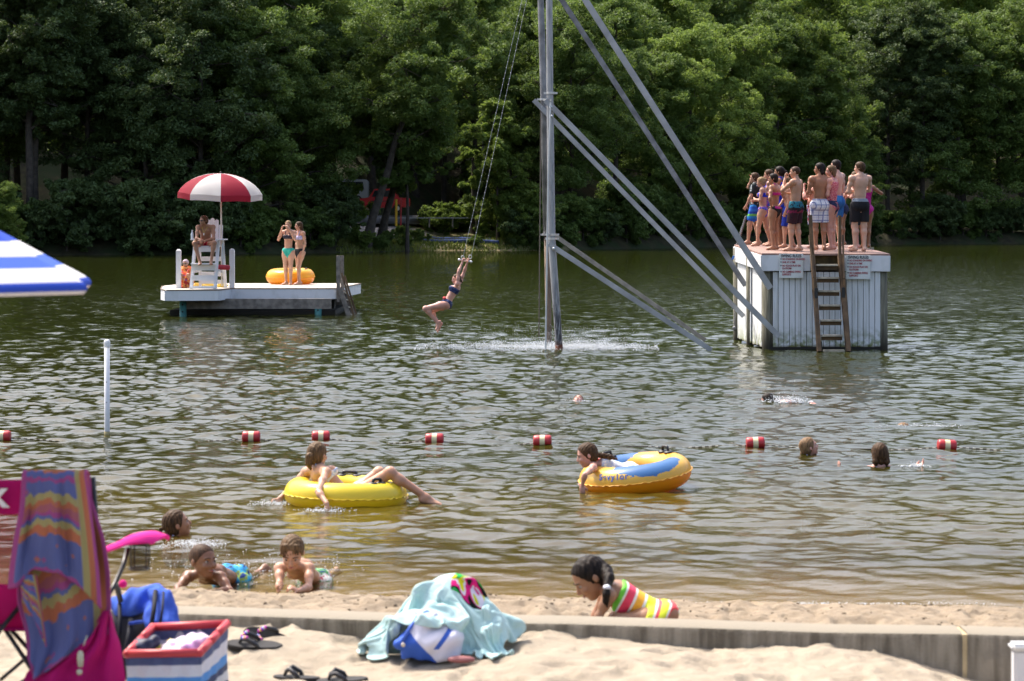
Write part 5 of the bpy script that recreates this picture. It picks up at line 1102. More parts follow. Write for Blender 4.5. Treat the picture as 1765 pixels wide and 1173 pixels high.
def stand_joints(h, yaw, base, arms=('down', 'down'), st=(0, 0), lean=0.0, sex='m', wide=1.0, twist=0.0, head=0.0, pitch=0.0, w=.05):
    sw = (.098 if sex == 'f' else .108) * wide; y = R(yaw)
    def L(x, yy, z, tw=0.0):
        x, yy, z = x * h, yy * h, z * h; yy += lean * z
        if tw: x, yy = x * math.cos(tw) - yy * math.sin(tw), x * math.sin(tw) + yy * math.cos(tw)
        return Vector(base) + Vector((x * math.cos(y) - yy * math.sin(y), x * math.sin(y) + yy * math.cos(y), z))
    tw = R(twist); J = {}
    J['pel'] = L(0, 0, .535); J['neck'] = L(0, -.012, .845, tw); J['head'] = L(0, .008 + .01 * (pitch > 0), .93, tw)
    J['hipl'], J['hipr'] = L(-.05, 0, .515), L(.05, 0, .515)
    for q, sg, a, s_ in (('l', -1, arms[0], st[0]), ('r', 1, arms[1], st[1])):
        J['s' + q] = L(sg * sw, -.01, .815, tw); e_, w_ = ARM[a] if isinstance(a, str) else a
        J['e' + q] = L(sg * e_[0], e_[1], e_[2], tw); J['w' + q] = L(sg * w_[0], w_[1], w_[2], tw)
        n = L(sg * -1, 0, 0, tw) - L(0, 0, 0, tw)
        if a in ('fold', 'foldb', 'front'): n = L(0, -1, 0, tw) - L(0, 0, 0, tw)
        if a == 'hip': J['h' + q + '_d'] = L(-sg * .5, .6, -.5, tw) - L(0, 0, 0, tw); n = L(-sg, -.2, 0, tw) - L(0, 0, 0, tw)
        if a in ('mouth', 'chin'): n = L(0, -1, 0, tw) - L(0, 0, 0, tw); J['h' + q + '_c'] = 1.0
        J['h' + q + '_n'] = n
        J['a' + q] = L(sg * w, s_ - .01, .043); J['k' + q] = L(sg * (w + .002), s_ * .55 + .012, .285); J['t' + q] = L(sg * (w + .03), s_ + .10, .043)
    hy = R(yaw + twist + head); hf = Vector((-math.sin(hy) * math.cos(R(pitch)), math.cos(hy) * math.cos(R(pitch)), -math.sin(R(pitch)))); hu = Vector((-math.sin(hy) * math.sin(R(pitch)), math.cos(hy) * math.sin(R(pitch)), math.cos(R(pitch))))
    return J, hf, hu
# fabrics
def fab(name, fn, rough=.8):
    n = NT(name); tc = n.n('ShaderNodeTexCoord').outputs['Object']; s_ = n.n('ShaderNodeSeparateXYZ', i0=tc); c = fn(n, tc, s_.outputs[0], s_.outputs[1], s_.outputs[2]); n.base(c, rough, .25); n.bump(n.noise(tc, 30, 4), .35, .01); return n.m
def stripes(cols, axis=2, period=.2):
    def f(n, tc, x, y, z):
        v = n.math('FRACT', n.math('ADD', n.math('DIVIDE', (x, y, z)[axis], period), 20.0)); k = len(cols); return n.ramp(v, [(i / k, c) for i, c in enumerate(cols)], 'CONSTANT')
    return f
def blotch(cols, scale=14, det=2):
    def f(n, tc, x, y, z): return n.ramp(n.mrange(n.noise(tc, scale, det), .28, .72), [(i / len(cols), c) for i, c in enumerate(cols)], 'CONSTANT')
    return f
def plaid(n, tc, x, y, z):
    xy = n.math('ADD', x, y); c = (.72, .73, .77)
    for v, per, wd, col in ((xy, .11, .16, (.06, .09, .30)), (z, .10, .16, (.06, .09, .30)), (xy, .055, .12, (.35, .42, .62)), (z, .05, .12, (.35, .42, .62))):
        c = n.mix(n.math('MULTIPLY', n.math('LESS_THAN', n.math('FRACT', n.math('ADD', n.math('DIVIDE', v, per), 9.3)), wd), .75), c, col)
    return c
FB = dict(black=fab('cloth_black', lambda n, t, x, y, z: n.mix(n.noise(t, 9), (.006, .006, .009), (.014, .014, .018))), plaid=fab('cloth_plaid', plaid),
    navy=fab('cloth_navy', blotch([(.015, .02, .06), (.02, .028, .085)])), blue=fab('cloth_blue', blotch([(.02, .14, .42), (.03, .20, .5)], 5)), royal=fab('cloth_royal', blotch([(.01, .03, .28), (.02, .05, .36)], 5)),
    tealmar=fab('cloth_teal_maroon', lambda n, t, x, y, z: n.mix(n.math('GREATER_THAN', n.noise(t, 22, 3), .56), n.ramp(n.math('ADD', n.mrange(z, .6, 1.0), n.math('MULTIPLY', n.noise(t, 9), .18)), [(0, (.035, .008, .014)), (.42, (.17, .012, .05)), (.55, (.02, .01, .015)), (.68, (.015, .13, .18)), (.92, (.03, .22, .28))], 'CONSTANT'), (.01, .01, .015))),
    greenblue=fab('cloth_green_blue', stripes([(.02, .10, .5), (.02, .2, .55), (.12, .42, .10), (.02, .06, .4), (.03, .16, .55)], 2, .24)), tee=fab('cloth_dark_tee', blotch([(.012, .018, .018), (.018, .026, .028), (.015, .02, .02), (.35, .38, .40)], 8)),
    bluflo=fab('cloth_blue_floral', blotch([(.03, .08, .45), (.05, .14, .55), (.45, .06, .35), (.3, .4, .7)], 22)), cobalt=fab('cloth_cobalt', blotch([(.015, .04, .55), (.02, .07, .6)], 8)), mag=fab('cloth_magenta', blotch([(.45, .02, .22), (.5, .04, .26)])), redblue=fab('cloth_red_blue', blotch([(.02, .05, .32), (.5, .5, .55), (.32, .02, .06), (.02, .05, .32)], 10)),
    pinkpat=fab('cloth_pink_pattern', blotch([(.5, .06, .11), (.62, .30, .33), (.42, .03, .08), (.65, .4, .42)], 34)), teal=fab('cloth_teal', blotch([(.03, .34, .27), (.05, .42, .33)])), greyblue=fab('cloth_grey_blue', blotch([(.26, .30, .50), (.34, .38, .58)], 12)), char=fab('cloth_charcoal', blotch([(.02, .02, .035), (.05, .05, .07)], 18)),
    red=fab('cloth_guard_red', blotch([(.42, .012, .03), (.5, .02, .04)])), swingp=fab('cloth_navy_coral', blotch([(.012, .02, .075), (.02, .03, .10), (.08, .10, .2)], 26)), coral=fab('cloth_coral', blotch([(.8, .10, .10), (.85, .14, .12)])),
    boyblue=fab('cloth_blue_swirl', blotch([(.01, .02, .05), (.03, .20, .48), (.05, .38, .60), (.28, .42, .10), (.02, .05, .22)], 15, 3)), boygreen=fab('cloth_green_floral', blotch([(.02, .05, .16), (.10, .28, .10), (.6, .6, .55), (.4, .08, .12)], 20, 3)), white=fab('cloth_white_blue', blotch([(.72, .72, .75), (.45, .52, .70)], 30)), lav=fab('cloth_lavender', blotch([(.42, .40, .68), (.5, .5, .74)], 20)))
PG = 'swimmers waiting on the swing platform'
def PY(fy): return 9404 / ((fy - 381) + 158.8)
def pf(label, px, fy, ty, yaw, sk, hair, wear, arms=('down', 'down'), hk='short', sex='m', b=1.0, tail=None, vox=.0105, hs=None, Y=None, **kw):
    Y = Y or PY(fy); zb = swz(Y); h = (F * (CAMH - zb) / Y + HY - ty) * Y / F / .995; base = (X_(px, Y), Y, zb)
    J, hf, hu = stand_joints(h, yaw, base, arms, sex=sex, **kw); fg = Fig(J, h, b, sex, hs or min(.225, .05 + h * .108), hf, hu)
    tl = ([fg.p(*q) for q in tail[0]], [v * fg.hs for v in tail[1]]) if tail else None
    return person(label, fg, base, vox, sk, hair, wear, hair_kind=hk, group=PG, tail=tl, eyes=abs(((yaw + kw.get('head', 0) + kw.get('twist', 0)) + 180) % 360 - 180) > 60)
pf('boy in dark printed T-shirt at the left corner, holding the hanging chain', 1301, 421, 298.5, 80, 'fair', 'brown', [shorts(FB['greenblue'], .8), tshirt(FB['tee'])], (((.135, .05, .665), (.11, .11, .545)), 'ear'), b=1.08, st=(.10, -.04))
pf('blond girl in blue bikini with folded arms, second from the left', 1316, 424, 306, 75, 'fair', 'blond', [brief(FB['bluflo']), bikini_top(FB['cobalt'])], ('fold', 'foldb'), 'bun', 'f', st=(.09, -.09), lean=.02, pitch=6)
pf('brown-haired girl standing behind the girl in the black bikini bottoms', 1327, 423, 292.5, 72, 'fair', 'brown', [onepiece(FB['bluflo'])], ('fold', 'front'), 'flat', 'f', w=.035, pitch=4)
pf('tanned girl in black bikini bottoms with magenta trim, hands on hips', 1334.5, 430.5, 299.5, 55, 'tan', 'dark', [brief(FB['black'], trim=FB['mag']), bikini_top(FB['mag'], -.02, .008)], ('hip', 'hip'), 'flat', 'f', head=25, w=.042, pitch=3)
pf('girl with long black ponytail and royal blue swimsuit behind the others', 1344, 426, 287, 65, 'olive', 'dark', [onepiece(FB['cobalt'])], ('front', 'front'), 'flat', 'f', tail=([(0, -.35, .2), (0, -.62, .0), (0, -.6, -.6), (0, -.48, -1.05)], [.12, .15, .13, .05]), w=.04)
pf('small boy in long royal blue shorts, mostly hidden behind the teal shorts', 1357, 426.5, 306, 85, 'fair', 'light', [shorts(FB['royal'], .92)], ('down', 'down'), w=.06, st=(.05, -.08))
pf('boy in teal and maroon shorts, hand at his mouth', 1371, 432.5, 287, 62, 'fair', 'buzz', [shorts(FB['tealmar'], .82)], ('mouth', 'fold'), 'buzz', b=1.06, head=15, w=.042, st=(.05, -.03))
pf('stout pale boy partly hidden left of the plaid shorts', 1402, 427, 303, 85, 'pink', 'blond', [shorts(FB['redblue'], .85)], ('chin', 'fold'), 'buzz', b=1.22, w=.05, pitch=8)
pf('tanned boy in white and blue plaid shorts, seen from behind', 1413, 431, 281, 8, 'tan', 'dark', [shorts(FB['plaid'], .85)], ('fold', 'foldb'), 'bob', twist=12, head=55, b=1.02, w=.048)
pf('girl in pink patterned swim top and navy bottoms beside the plaid shorts', 1433, 430.5, 285.5, 62, 'pink', 'light', [brief(FB['navy'], .045), onepiece(FB['pinkpat'], low=False)], ('front', 'front'), 'bob', 'f', head=25, w=.04, b=1.03)
pf('tallest boy, dark-haired, in bright blue shorts behind the pink top', 1441, 424.5, 275.5, 50, 'pale', 'dark', [shorts(FB['blue'], .75)], ('down', 'down'), 'short', head=20, w=.06)
pf('slim figure in navy swimwear hidden behind the bright blue shorts', 1451, 422.5, 300, 60, 'olive', 'brown', [shorts(FB['navy'], .35)], ('fold', 'front'), 'long', 'f', w=.04)
pf('pale boy in black shorts with grey waistband, arms folded, seen from behind', 1482, 433, 279, 12, 'pale', 'brown', [shorts(FB['black'], .80, band=mat('band_grey', (.22, .25, .30), .8))], ('fold', 'foldb'), 'short', twist=8, head=45, b=.97, w=.05, st=(.03, -.0))
pf('child peeking out left of the pale boy in black shorts', 1475, 428, 296, 70, 'pink', 'light', [shorts(FB['black'], .9)], ('fold', 'fold'), 'short', w=.05)
pf('dark-skinned girl in pink swimwear, elbow raised beside the black shorts', 1492, 427, 300, 5, 'deep', 'dark', [onepiece(FB['mag'])], ('down', ((.22, .0, .735), (.115, .06, .80))), 'flat', 'f', w=.04)
# ---- on the lifeguard float
def lfp(label, px, fy, ty, yaw, sk, hair, wear, arms, hk, Y=None, **kw):
    Y = Yw(fy, DZ); h = (fy - ty) * Y / F; base = (X_(px, Y), Y, DZ); tail = kw.pop('tail', None); sex = 'f'
    J, hf, hu = stand_joints(h, yaw, base, arms, sex=sex, **kw); fg = Fig(J, h, .93, sex, h * .132, hf, hu); tl = ([fg.p(*q) for q in tail[0]], [v * fg.hs for v in tail[1]]) if tail else None
    return person(label, fg, base, .011, sk, hair, wear, hair_kind=hk, tail=tl, group='girls on the lifeguard float')
lfp('girl in charcoal top and teal bikini bottoms, both hands cupped at her mouth', 497, 491, 379.5, 165, 'fair', 'blond', [brief(FB['teal']), bikini_top(FB['char'])], (((.135, .07, .70), (.06, .13, .865)), ((.135, .07, .70), (.06, .13, .865))), 'flat', st=(.02, -.01), w=.042)
lfp('girl in lavender top and black tied bottoms leaning towards her friend', 518, 490.5, 381.5, 130, 'fair', 'brown', [brief(FB['black']), bikini_top(FB['lav'])], ('down', ((.145, -.05, .67), (.11, .0, .52))), 'long', lean=.03, head=-25, w=.035, st=(.07, .0))
# lifeguard, seated
def W(px, py, Y): return P(px, py, Y)
Yg = 59.75
J = dict(pel=W(355, 419, 60.0), neck=W(354, 388.5, 59.75), head=W(351, 380, 59.66), sl=W(367.5, 391, 59.75), sr=W(341.5, 391.5, 59.7), el=W(368.5, 411, 59.55), er=W(338.5, 411, 59.5), wl=W(353, 414.5, 59.35), wr=W(344.5, 412, 59.35), kl=W(369, 418.5, 59.38), kr=W(335.5, 419, 59.38), al=W(364, 450.5, 59.32), ar=W(344.5, 451, 59.3), tl=W(365, 453, 59.0), tr=W(342.5, 453.5, 59.0))
J['hipl'] = J['pel'] + V3(.09, 0, -.03); J['hipr'] = J['pel'] + V3(-.09, 0, -.03); J['hl_n'] = J['hr_n'] = V3(0, .4, -1)
fg = Fig(J, 1.76, 1.06, 'm', .25, (-.75, -.66, 0), (0, 0, 1))
lg = person('bare-chested lifeguard in red shorts and sunglasses sitting in the tall chair', fg, (J['pel'].x, 59.9, 1.8), .010, 'tan', 'red', [shorts(FB['red'], .35, .008)], hair_kind='messy', eyes=False)
m = MB(lg.location); p = fg.p
for sg in (-1, 1): m.ball(p(sg * .15, .37, .0), (.028, .028, .019), 10)
m.tube([p(-.36, -.05, .02), p(-.33, .3, .02), p(0, .42, .02), p(.33, .3, .02), p(.36, -.05, .02)], .006, 6); m.build('sunglasses', BLACK, lg)
m = MB(lg.location); N = J['neck']; m.tube([N + V3(.06, .03, .01), N + V3(.05, -.09, -.06), N + V3(-.02, -.14, -.19), N + V3(-.08, -.06, -.04), N + V3(-.06, .04, .01)], .006, 5); m.build('lanyard', mat('lanyard_yellow', (.6, .42, .05), .6), lg)
m = MB(lg.location); m.box(N + V3(-.035, -.16, -.25), N + V3(-.005, -.145, -.19), .004); m.build('whistle', mat('whistle_white', (.75, .75, .72), .4), lg)
# child wrapped in a towel
bx = W(321, 494, 60.6); bx.z = DZ
J = dict(pel=bx + V3(.02, .05, .10), neck=bx + V3(0, .0, .50), head=bx + V3(-.015, -.03, .63), sl=bx + V3(.12, -.04, .46), sr=bx + V3(-.13, -.0, .46), el=bx + V3(.14, -.14, .28), er=bx + V3(-.16, -.12, .28), wl=bx + V3(.05, -.26, .24), wr=bx + V3(-.05, -.26, .24), kl=bx + V3(.09, -.28, .34), kr=bx + V3(-.09, -.28, .34), al=bx + V3(.08, -.2, .045), ar=bx + V3(-.08, -.2, .045), tl=bx + V3(.08, -.35, .04), tr=bx + V3(-.08, -.35, .04))
fg = Fig(J, 1.3, 1.0, 'm', .205, (-.35, -.9, -.1), (0, 0, 1))
def wrap(fg, rt, loc, vox):
    S_ = SDF(); b_ = Vector(loc); S_.path([b_ + V3(0, 0, .42), b_ + V3(0, -.05, .25), b_ + V3(.0, -.12, .03)], [.15, .22, .20], .06); S_.ell(b_ + V3(0, -.02, .47), (.19, .14, .10), k=.06); S_.cone(b_ + V3(.12, -.2, .45), b_ + V3(-.02, -.34, .02), .05, .05, .03); S_.ell(b_ + V3(0, -.02, .6), (.09, .1, .13), k=.02, op='-'); S_.ell(b_ + V3(0, 0, -.1), (.6, .6, .105), k=.01, op='-')
    sdf_obj('beach_towel_wrap', S_, .012, fab('wrap_towel', blotch([(.10, .10, .30), (.45, .05, .03), (.68, .16, .03), (.60, .25, .08), (.30, .02, .02), (.12, .10, .32)], 7, 3)), rt, loc, fn=lambda X, Y, Z: .012 * np.sin(X * 30 + Z * 8) * np.sin(Y * 25 + 3))
tk_ = person('child wrapped in an orange and purple towel sitting below the lifeguard chair', fg, tuple(bx), .011, 'fair', None, [wrap], eyes=False)
S_ = SDF(); p = fg.p; hs = fg.hs; S_.ell(p(0, -.05, .14), (.39 * hs, .47 * hs, .42 * hs), fg.HF, .03, clips=[(tuple(p(0, .2, .16)), tuple(fg.HF[1] * .7 - fg.HF[2] * .7))]); sdf_obj('swim_cap', S_, .009, mat('cap_lilac', (.45, .36, .42), .7, var=.3, vscale=20), tk_, tuple(bx))
m = MB(bx)
for sg in (-1, 1): m.ball(p(sg * .15, .37, .0), (.026, .02, .017), 10)
m.tube([p(-.36, -.05, .02), p(-.33, .3, .02), p(0, .42, .02), p(.33, .3, .02), p(.36, -.05, .02)], .005, 6); m.build('sunglasses', BLACK, tk_)
m = MB((X_(355, 61), 61, DZ))
for px, z in ((343, .07), (362, .08), (383, .06)): m.box((X_(px, 61) - .14, 60.9, DZ), (X_(px, 61) + .14, 61.25, DZ + z * 1.6), .03)
m.tube([(X_(320, 61), 60.9, DZ + .04), (X_(392, 61), 60.95, DZ + .05)], .03, 8); o = m.build('backboard', mat('board_yellow', (.72, .52, .10), .5, var=.2, vscale=8), None); o.location = (X_(355, 61), 61, DZ); tag(o, 'low yellow rescue board lying on the deck behind the lifeguard chair', 'rescue board')
# girl on the trapeze
Yt = 44.6
J = dict(pel=W(770.5, 521, Yt), neck=W(789.5, 489, Yt), head=W(786.5, 481, Yt - .0), sl=W(788.3, 488.5, Yt - .15), sr=W(793.5, 484, Yt + .14), el=W(790.2, 468, Yt - .14), er=W(800.5, 466.5, Yt + .14), wl=W(796.8, 451.8, Yt - .05), wr=W(805.5, 452.5, Yt + .08), kl=W(733, 531.5, Yt - .10), kr=W(742, 536.5, Yt + .13), al=W(754.5, 556, Yt - .07), ar=W(757, 559, Yt + .12), tl=W(747.5, 569, Yt - .07), tr=W(750, 571, Yt + .12))
J['hipl'] = J['pel'] + V3(-.01, -.08, -.03); J['hipr'] = J['pel'] + V3(.0, .08, -.03); J['hl_d'] = V3(.25, 0, 1); J['hr_d'] = V3(.1, 0, 1); J['hl_n'] = J['hr_n'] = V3(1, 0, -.1); J['hl_c'] = J['hr_c'] = 1.15
fg = Fig(J, 1.46, .95, 'f', .195, (-.93, -.35, .1), (-.05, 0, 1)); p = fg.p
def swb(fg, rt, loc, vox):
    S_ = fg.sdf(['pelvis'], .010, [(tuple(fg.J['pel'] + fg.hu * .035), tuple(fg.hu)), (tuple(fg.J['pel'] + fg.hf * .04), tuple(fg.hf))]); sdf_obj('coral_panel', S_, .006, FB['coral'], rt, loc) if 0 else None
    m = MB(loc); c = fg.J['pel'] + fg.hu * .05 + fg.hf * .085 - V3(0, .085, 0); m.ball(c, (.035, .03, .03), 10); m.build('coral_panel', FB['coral'], rt, smooth=True)
sg_ = person('girl in navy and coral bikini swinging from the trapeze, knees bent', fg, tuple(J['pel']), .008, 'pink', 'brown', [brief(FB['swingp'], .035), bikini_top(FB['swingp'], -.03, .03, True), swb], hair_kind='flat', tail=([p(0, -.3, 0), p(0, -.5, -.15), p(0, -.6, -.35)], [.12 * .195, .10 * .195, .06 * .195]))
# ---- girl lounging in the yellow ring
J = dict(pel=W(598, 858, 20.14), neck=W(545, 806, 20.14), head=W(547.5, 783.5, 20.16), sr=W(561.5, 814, 19.95), sl=W(528, 813.5, 20.30), er=W(549, 847, 19.62), wr=W(563, 867, 19.48), el=W(507, 836, 20.27), wl=W(483, 858, 20.07), kr=W(672, 814, 20.00), kl=W(653, 814, 20.30), ar=W(735, 857, 20.04), al=W(700, 862, 20.44), tr=W(762, 863, 20.07), tl=W(722, 868, 20.44))
J['hipr'] = J['pel'] + V3(.02, -.085, -.01); J['hipl'] = J['pel'] + V3(.02, .085, -.01); J['hr_d'] = V3(.12, -.1, -.9); J['hr_n'] = V3(.8, .5, 0); J['hl_d'] = V3(-.3, -.4, -.8)
fg = Fig(J, 1.46, .92, 'f', .218, (.50, .86, -.05), (0, 0, 1), det=2); p = fg.p; hs = fg.hs
def ybik(fg, rt, loc, vox):
    h = fg.h; m = MB(loc); C = fg.C
    for sg in (-1, 1): m.tube([fg.J['neck'] + fg.r * sg * .075 + fg.u * .03, fg.J['neck'] + fg.r * sg * .07 - fg.f * .055 - fg.u * .04, C - fg.f * .098 - fg.u * .02 + fg.r * sg * .01, C - fg.f * .09 - fg.u * .11 + fg.r * sg * .04], .0045, 6)
    m.build('strap', FB['white'], rt, smooth=True)
person('girl with brown ponytail lounging in the bright yellow ring, legs over its side', fg, tuple(J['pel']), .0052, 'fair', 'light', [brief(FB['white'], .02, th=False), bikini_top(FB['white'], -.02, .005, False), ybik], hair_kind='flat', tail=([p(0, -.38, .04), p(-.02, -.56, -.02), p(-.04, -.56, -.30), p(-.02, -.45, -.52)], [.12 * hs, .15 * hs, .14 * hs, .05 * hs]))
# ---- girl lying over the orange ring
J = dict(pel=W(1082, 812, 21.2), neck=W(1025, 797, 21.12), head=W(1011.5, 784, 21.05), sl=W(1022, 806, 20.88), sr=W(1030, 799, 21.36), el=W(1008, 818, 20.66), wl=W(1003.5, 836, 20.70), er=W(1008, 815, 21.5), wr=W(1000, 835, 21.45), kl=W(1115, 850, 21.1), kr=W(1115, 850, 21.4), al=W(1125, 905, 21.1), ar=W(1125, 905, 21.4))
J['tl'] = J['al'] + V3(.1, 0, -.1); J['tr'] = J['ar'] + V3(.1, 0, -.1); J['hl_d'] = V3(.05, 0, -1)
J['hipl'] = J['pel'] + V3(0, -.07, -.02); J['hipr'] = J['pel'] + V3(0, .07, -.02)
fg = Fig(J, 1.2, .9, 'f', .212, (-.80, -.05, -.30), (-.25, 0, .97), det=2); p = fg.p; hs = fg.hs
person('girl leaning over the tilted blue and orange ring, hair in a low ponytail', fg, tuple(J['pel']), .0052, 'pink', 'brown', [onepiece(FB['white'], trimstrap=FB['coral'])], hair_kind='flat', tail=([p(0, -.42, -.1), p(0, -.66, -.2), p(0, -.95, -.34), p(0, -1.2, -.5)], [.11 * hs, .12 * hs, .11 * hs, .04 * hs]))
# ---- swimmers, mostly under water
def swimmer(label, px, py, Y, yaw, pitch, sk, hair, hk, h=1.35, hs=.205, tail=None, arms=('down', 'down'), prone=False, cap=None, armsJ=None, vox=.0065):
    c = P(px, py, Y); base = c - Vector((0, 0, .93 * h)); J, hf, hu = stand_joints(h, yaw, base, arms, sex='f', pitch=pitch)
    if prone:
        yv = R(yaw); fd = Vector((-math.sin(yv), math.cos(yv), 0)); rt_v = Vector((math.cos(yv), math.sin(yv), 0)); nk = c - fd * .10 * h * 1.1 - Vector((0, 0, .05)); J = dict(head=c, neck=nk, pel=nk - fd * .31 * h - V3(0, 0, .05))
        for q, sg in (('l', -1), ('r', 1)): J['s' + q] = nk - fd * .02 + rt_v * sg * .1 * h; J['e' + q] = J['s' + q] + rt_v * sg * .1 * h + fd * .1 * h - V3(0, 0, .03); J['w' + q] = J['e' + q] + fd * .14 * h - V3(0, 0, .02); J['k' + q] = J['pel'] - fd * .24 * h + rt_v * sg * .08 - V3(0, 0, .1); J['a' + q] = J['k' + q] - fd * .22 * h - V3(0, 0, .02); J['t' + q] = J['a' + q] - fd * .1 - V3(0, 0, .05)
    if armsJ: J.update(armsJ)
    fg = Fig(J, h, .95, 'f', hs, hf, hu, det=1); tl = ([fg.p(*q) for q in tail[0]], [v * hs for v in tail[1]]) if tail else None
    return person(label, fg, tuple(c), vox, sk, hair, [bikini_top(FB['lav'])] if not prone else [], hair_kind=hk, tail=tl, eyes=abs(yaw) > 30, group='swimmers in the lake')
swimmer('swimmer with wet blond pigtail facing right near the red and cream floats', 1393, 770, 24.2, -75, -22, 'pink', 'wetblond', 'flat', tail=([(0, -.40, -.05), (0, -.56, -.2), (0, -.6, -.5)], [.10, .08, .05]))
swimmer('dark-haired swimmer seen from behind with arms spread, right of the blond one', 1517, 783, 23.2, 4, 8, 'pink', 'brown', 'bob', armsJ=dict(el=P(1486, 818, 23.1), wl=P(1460, 808, 23.1), er=P(1550, 818, 23.1), wr=P(1578, 805, 23.1)), hs=.215)
swimmer('pink-faced swimmer floating on the back beyond the float line', 997, 692, 31.4, 170, -58, 'pink', 'light', 'flat', vox=.009)
swimmer('dark-haired swimmer in front of the crowded platform throwing up spray', 1323, 691, 31.2, 80, 12, 'pink', 'dark', 'flat', prone=True, vox=.009)
swimmer('nearly submerged pale swimmer right of the splashing dark-haired one', 1556, 744, 27.6, 80, 20, 'pale', 'wetblond', 'flat', prone=True, vox=.009)
swimmer('wet dark-haired girl swimming right, face lifted, beside the pink armrest', 303, 903, 17.9, -72, -20, 'tan', 'brown', 'flat', tail=([(0, -.42, .05), (0, -.60, .05), (0, -.68, -.15), (0, -.60, -.40)], [.07, .06, .055, .04]), hs=.222, vox=.0048, armsJ=None)
# ---- boys lying at the water's edge
J = dict(head=W(350, 966.5, 15.1), neck=W(352, 986, 15.16), sr=W(325, 993, 15.18), sl=W(380, 995, 15.12), er=W(308, 1012, 15.0), wr=W(304, 1020, 14.86), el=W(396, 1018, 15.02), wl=W(350, 1021, 14.93), pel=W(398, 996, 15.72), kl=W(424, 1000, 16.0), kr=W(408, 1004, 16.08), al=W(441, 990, 16.12), ar=W(425, 995, 16.3), tl=W(452, 982, 16.14), tr=W(436, 992, 16.36))
J['hipr'] = J['pel'] + V3(-.065, .03, -.02); J['hipl'] = J['pel'] + V3(.065, -.02, -.02); J['hl_d'] = V3(-1, -.1, -.05); J['hl_n'] = V3(0, 0, -1); J['hr_d'] = V3(-.2, -.9, -.3); J['hr_n'] = V3(0, 0, -1); J['hl_c'] = .25
fg = Fig(J, 1.14, .96, 'm', .222, (.74, -.66, .02), (-.04, .05, 1), det=2)
b1 = person('brown-skinned boy in blue patterned shorts lying at the water edge, looking right', fg, tuple(J['pel']), .0045, 'brown', 'buzz', [shorts(FB['boyblue'], .7)], hair_kind='buzz')
p = fg.p; hs = fg.hs; m = MB(b1.location); m.ball(p(0, .375, -.275), .042 * hs, 10); m.ball(p(.04, .365, -.275), .035 * hs, 8); m.build('open_mouth', MOUTH, b1, smooth=True)
J = dict(head=W(503.5, 952, 15.08), neck=W(507, 972, 15.2), sr=W(482, 979, 15.2), sl=W(533, 979, 15.2), er=W(482, 1007, 15.08), wr=W(480, 1017, 14.86), el=W(532, 1012, 15.05), wl=W(513, 1018, 14.85), pel=W(541, 1000, 15.74), kl=W(560, 1003, 16.05), kr=W(548, 1006, 16.08), al=W(566, 995, 16.2), ar=W(553, 1000, 16.3), tl=W(576, 988, 16.22), tr=W(562, 996, 16.35))
J['hipr'] = J['pel'] + V3(-.065, .03, -.02); J['hipl'] = J['pel'] + V3(.065, -.02, -.02); J['hr_d'] = V3(-.1, -.5, .55); J['hr_n'] = V3(.9, 0, .0); J['hl_d'] = V3(-.55, -.4, .4); J['hl_n'] = V3(-.5, .1, -.6); J['hl_c'] = .8; J['hr_c'] = .8
fg = Fig(J, 1.08, .94, 'm', .215, (-.03, -.86, -.50), (0, -.5, .87), det=2)
person('fair boy with wet fringe lying at the water edge, looking down at his hands', fg, tuple(J['pel']), .0045, 'fair', 'light', [shorts(FB['boygreen'], .7)], hair_kind='fringe')
# ---- girl crouching on the sand behind the wall
Yc = 12.72; gz = float(ground_z(.6, 12.72))
J = dict(head=W(1017, 996, Yc), neck=W(1047, 1014, Yc), sl=W(1049, 1027, Yc - .13), sr=W(1050, 1012, Yc + .14), el=W(1032, 1062, Yc - .15), er=W(1030, 1052, Yc + .16), wl=W(1022, 1094, Yc - .10), wr=W(1018, 1088, Yc + .12), pel=W(1136, 1060, Yc), kl=W(1062, 1070, Yc - .12), kr=W(1062, 1066, Yc + .12), al=W(1118, 1094, Yc - .1), ar=W(1118, 1092, Yc + .1))
J['tl'] = J['al'] + V3(-.12, 0, -.02); J['tr'] = J['ar'] + V3(-.12, 0, -.02); J['hipl'] = J['pel'] + V3(-.01, -.075, -.02); J['hipr'] = J['pel'] + V3(-.01, .075, -.02)
fg = Fig(J, 1.16, 1.02, 'f', .225, (-.80, -.20, -.60), (-.58, -.02, .80), det=2); p = fg.p; hs = fg.hs
RAIN = NT('striped_suit'); tc = RAIN.n('ShaderNodeTexCoord').outputs['Object']; _d1 = RAIN.n('ShaderNodeVectorMath', operation='DOT_PRODUCT', i0=tc); _d1.inputs[1].default_value = (.89, .06, -.46); v = RAIN.math('FRACT', RAIN.math('ADD', RAIN.math('DIVIDE', _d1.outputs['Value'], .37), 3.07))
RAIN.base(RAIN.ramp(v, [(0, (.72, .78, .04)), (.10, (.8, .78, .7)), (.13, (.85, .09, .10)), (.26, (.8, .78, .72)), (.30, (.16, .58, .05)), (.42, (.8, .78, .72)), (.45, (.82, .06, .12)), (.58, (.85, .8, .7)), (.62, (.9, .42, .04)), (.74, (.85, .8, .72)), (.78, (.72, .78, .04)), (.92, (.82, .78, .7)), (.95, (.85, .09, .10))], 'CONSTANT'), .6, .3)
cg = person('girl in rainbow striped swimsuit crouching behind the concrete wall', fg, tuple(J['pel']), .0045, 'olive', 'dark', [onepiece(RAIN.m, .035, FB['coral'])], hair_kind='flat', tail=([p(.0, -.36, .20), W(1044, 984, Yc - .03), W(1049, 996, Yc - .10), W(1047, 1009, Yc - .15)], [.15 * hs, .17 * hs, .14 * hs, .10 * hs]))
m = MB(cg.location); q = W(1046, 1012, Yc - .17); m.ball(q, (.022, .022, .016), 10); m.build('hair_tie', mat('tie_white', (.7, .7, .75), .5), cg, smooth=True)
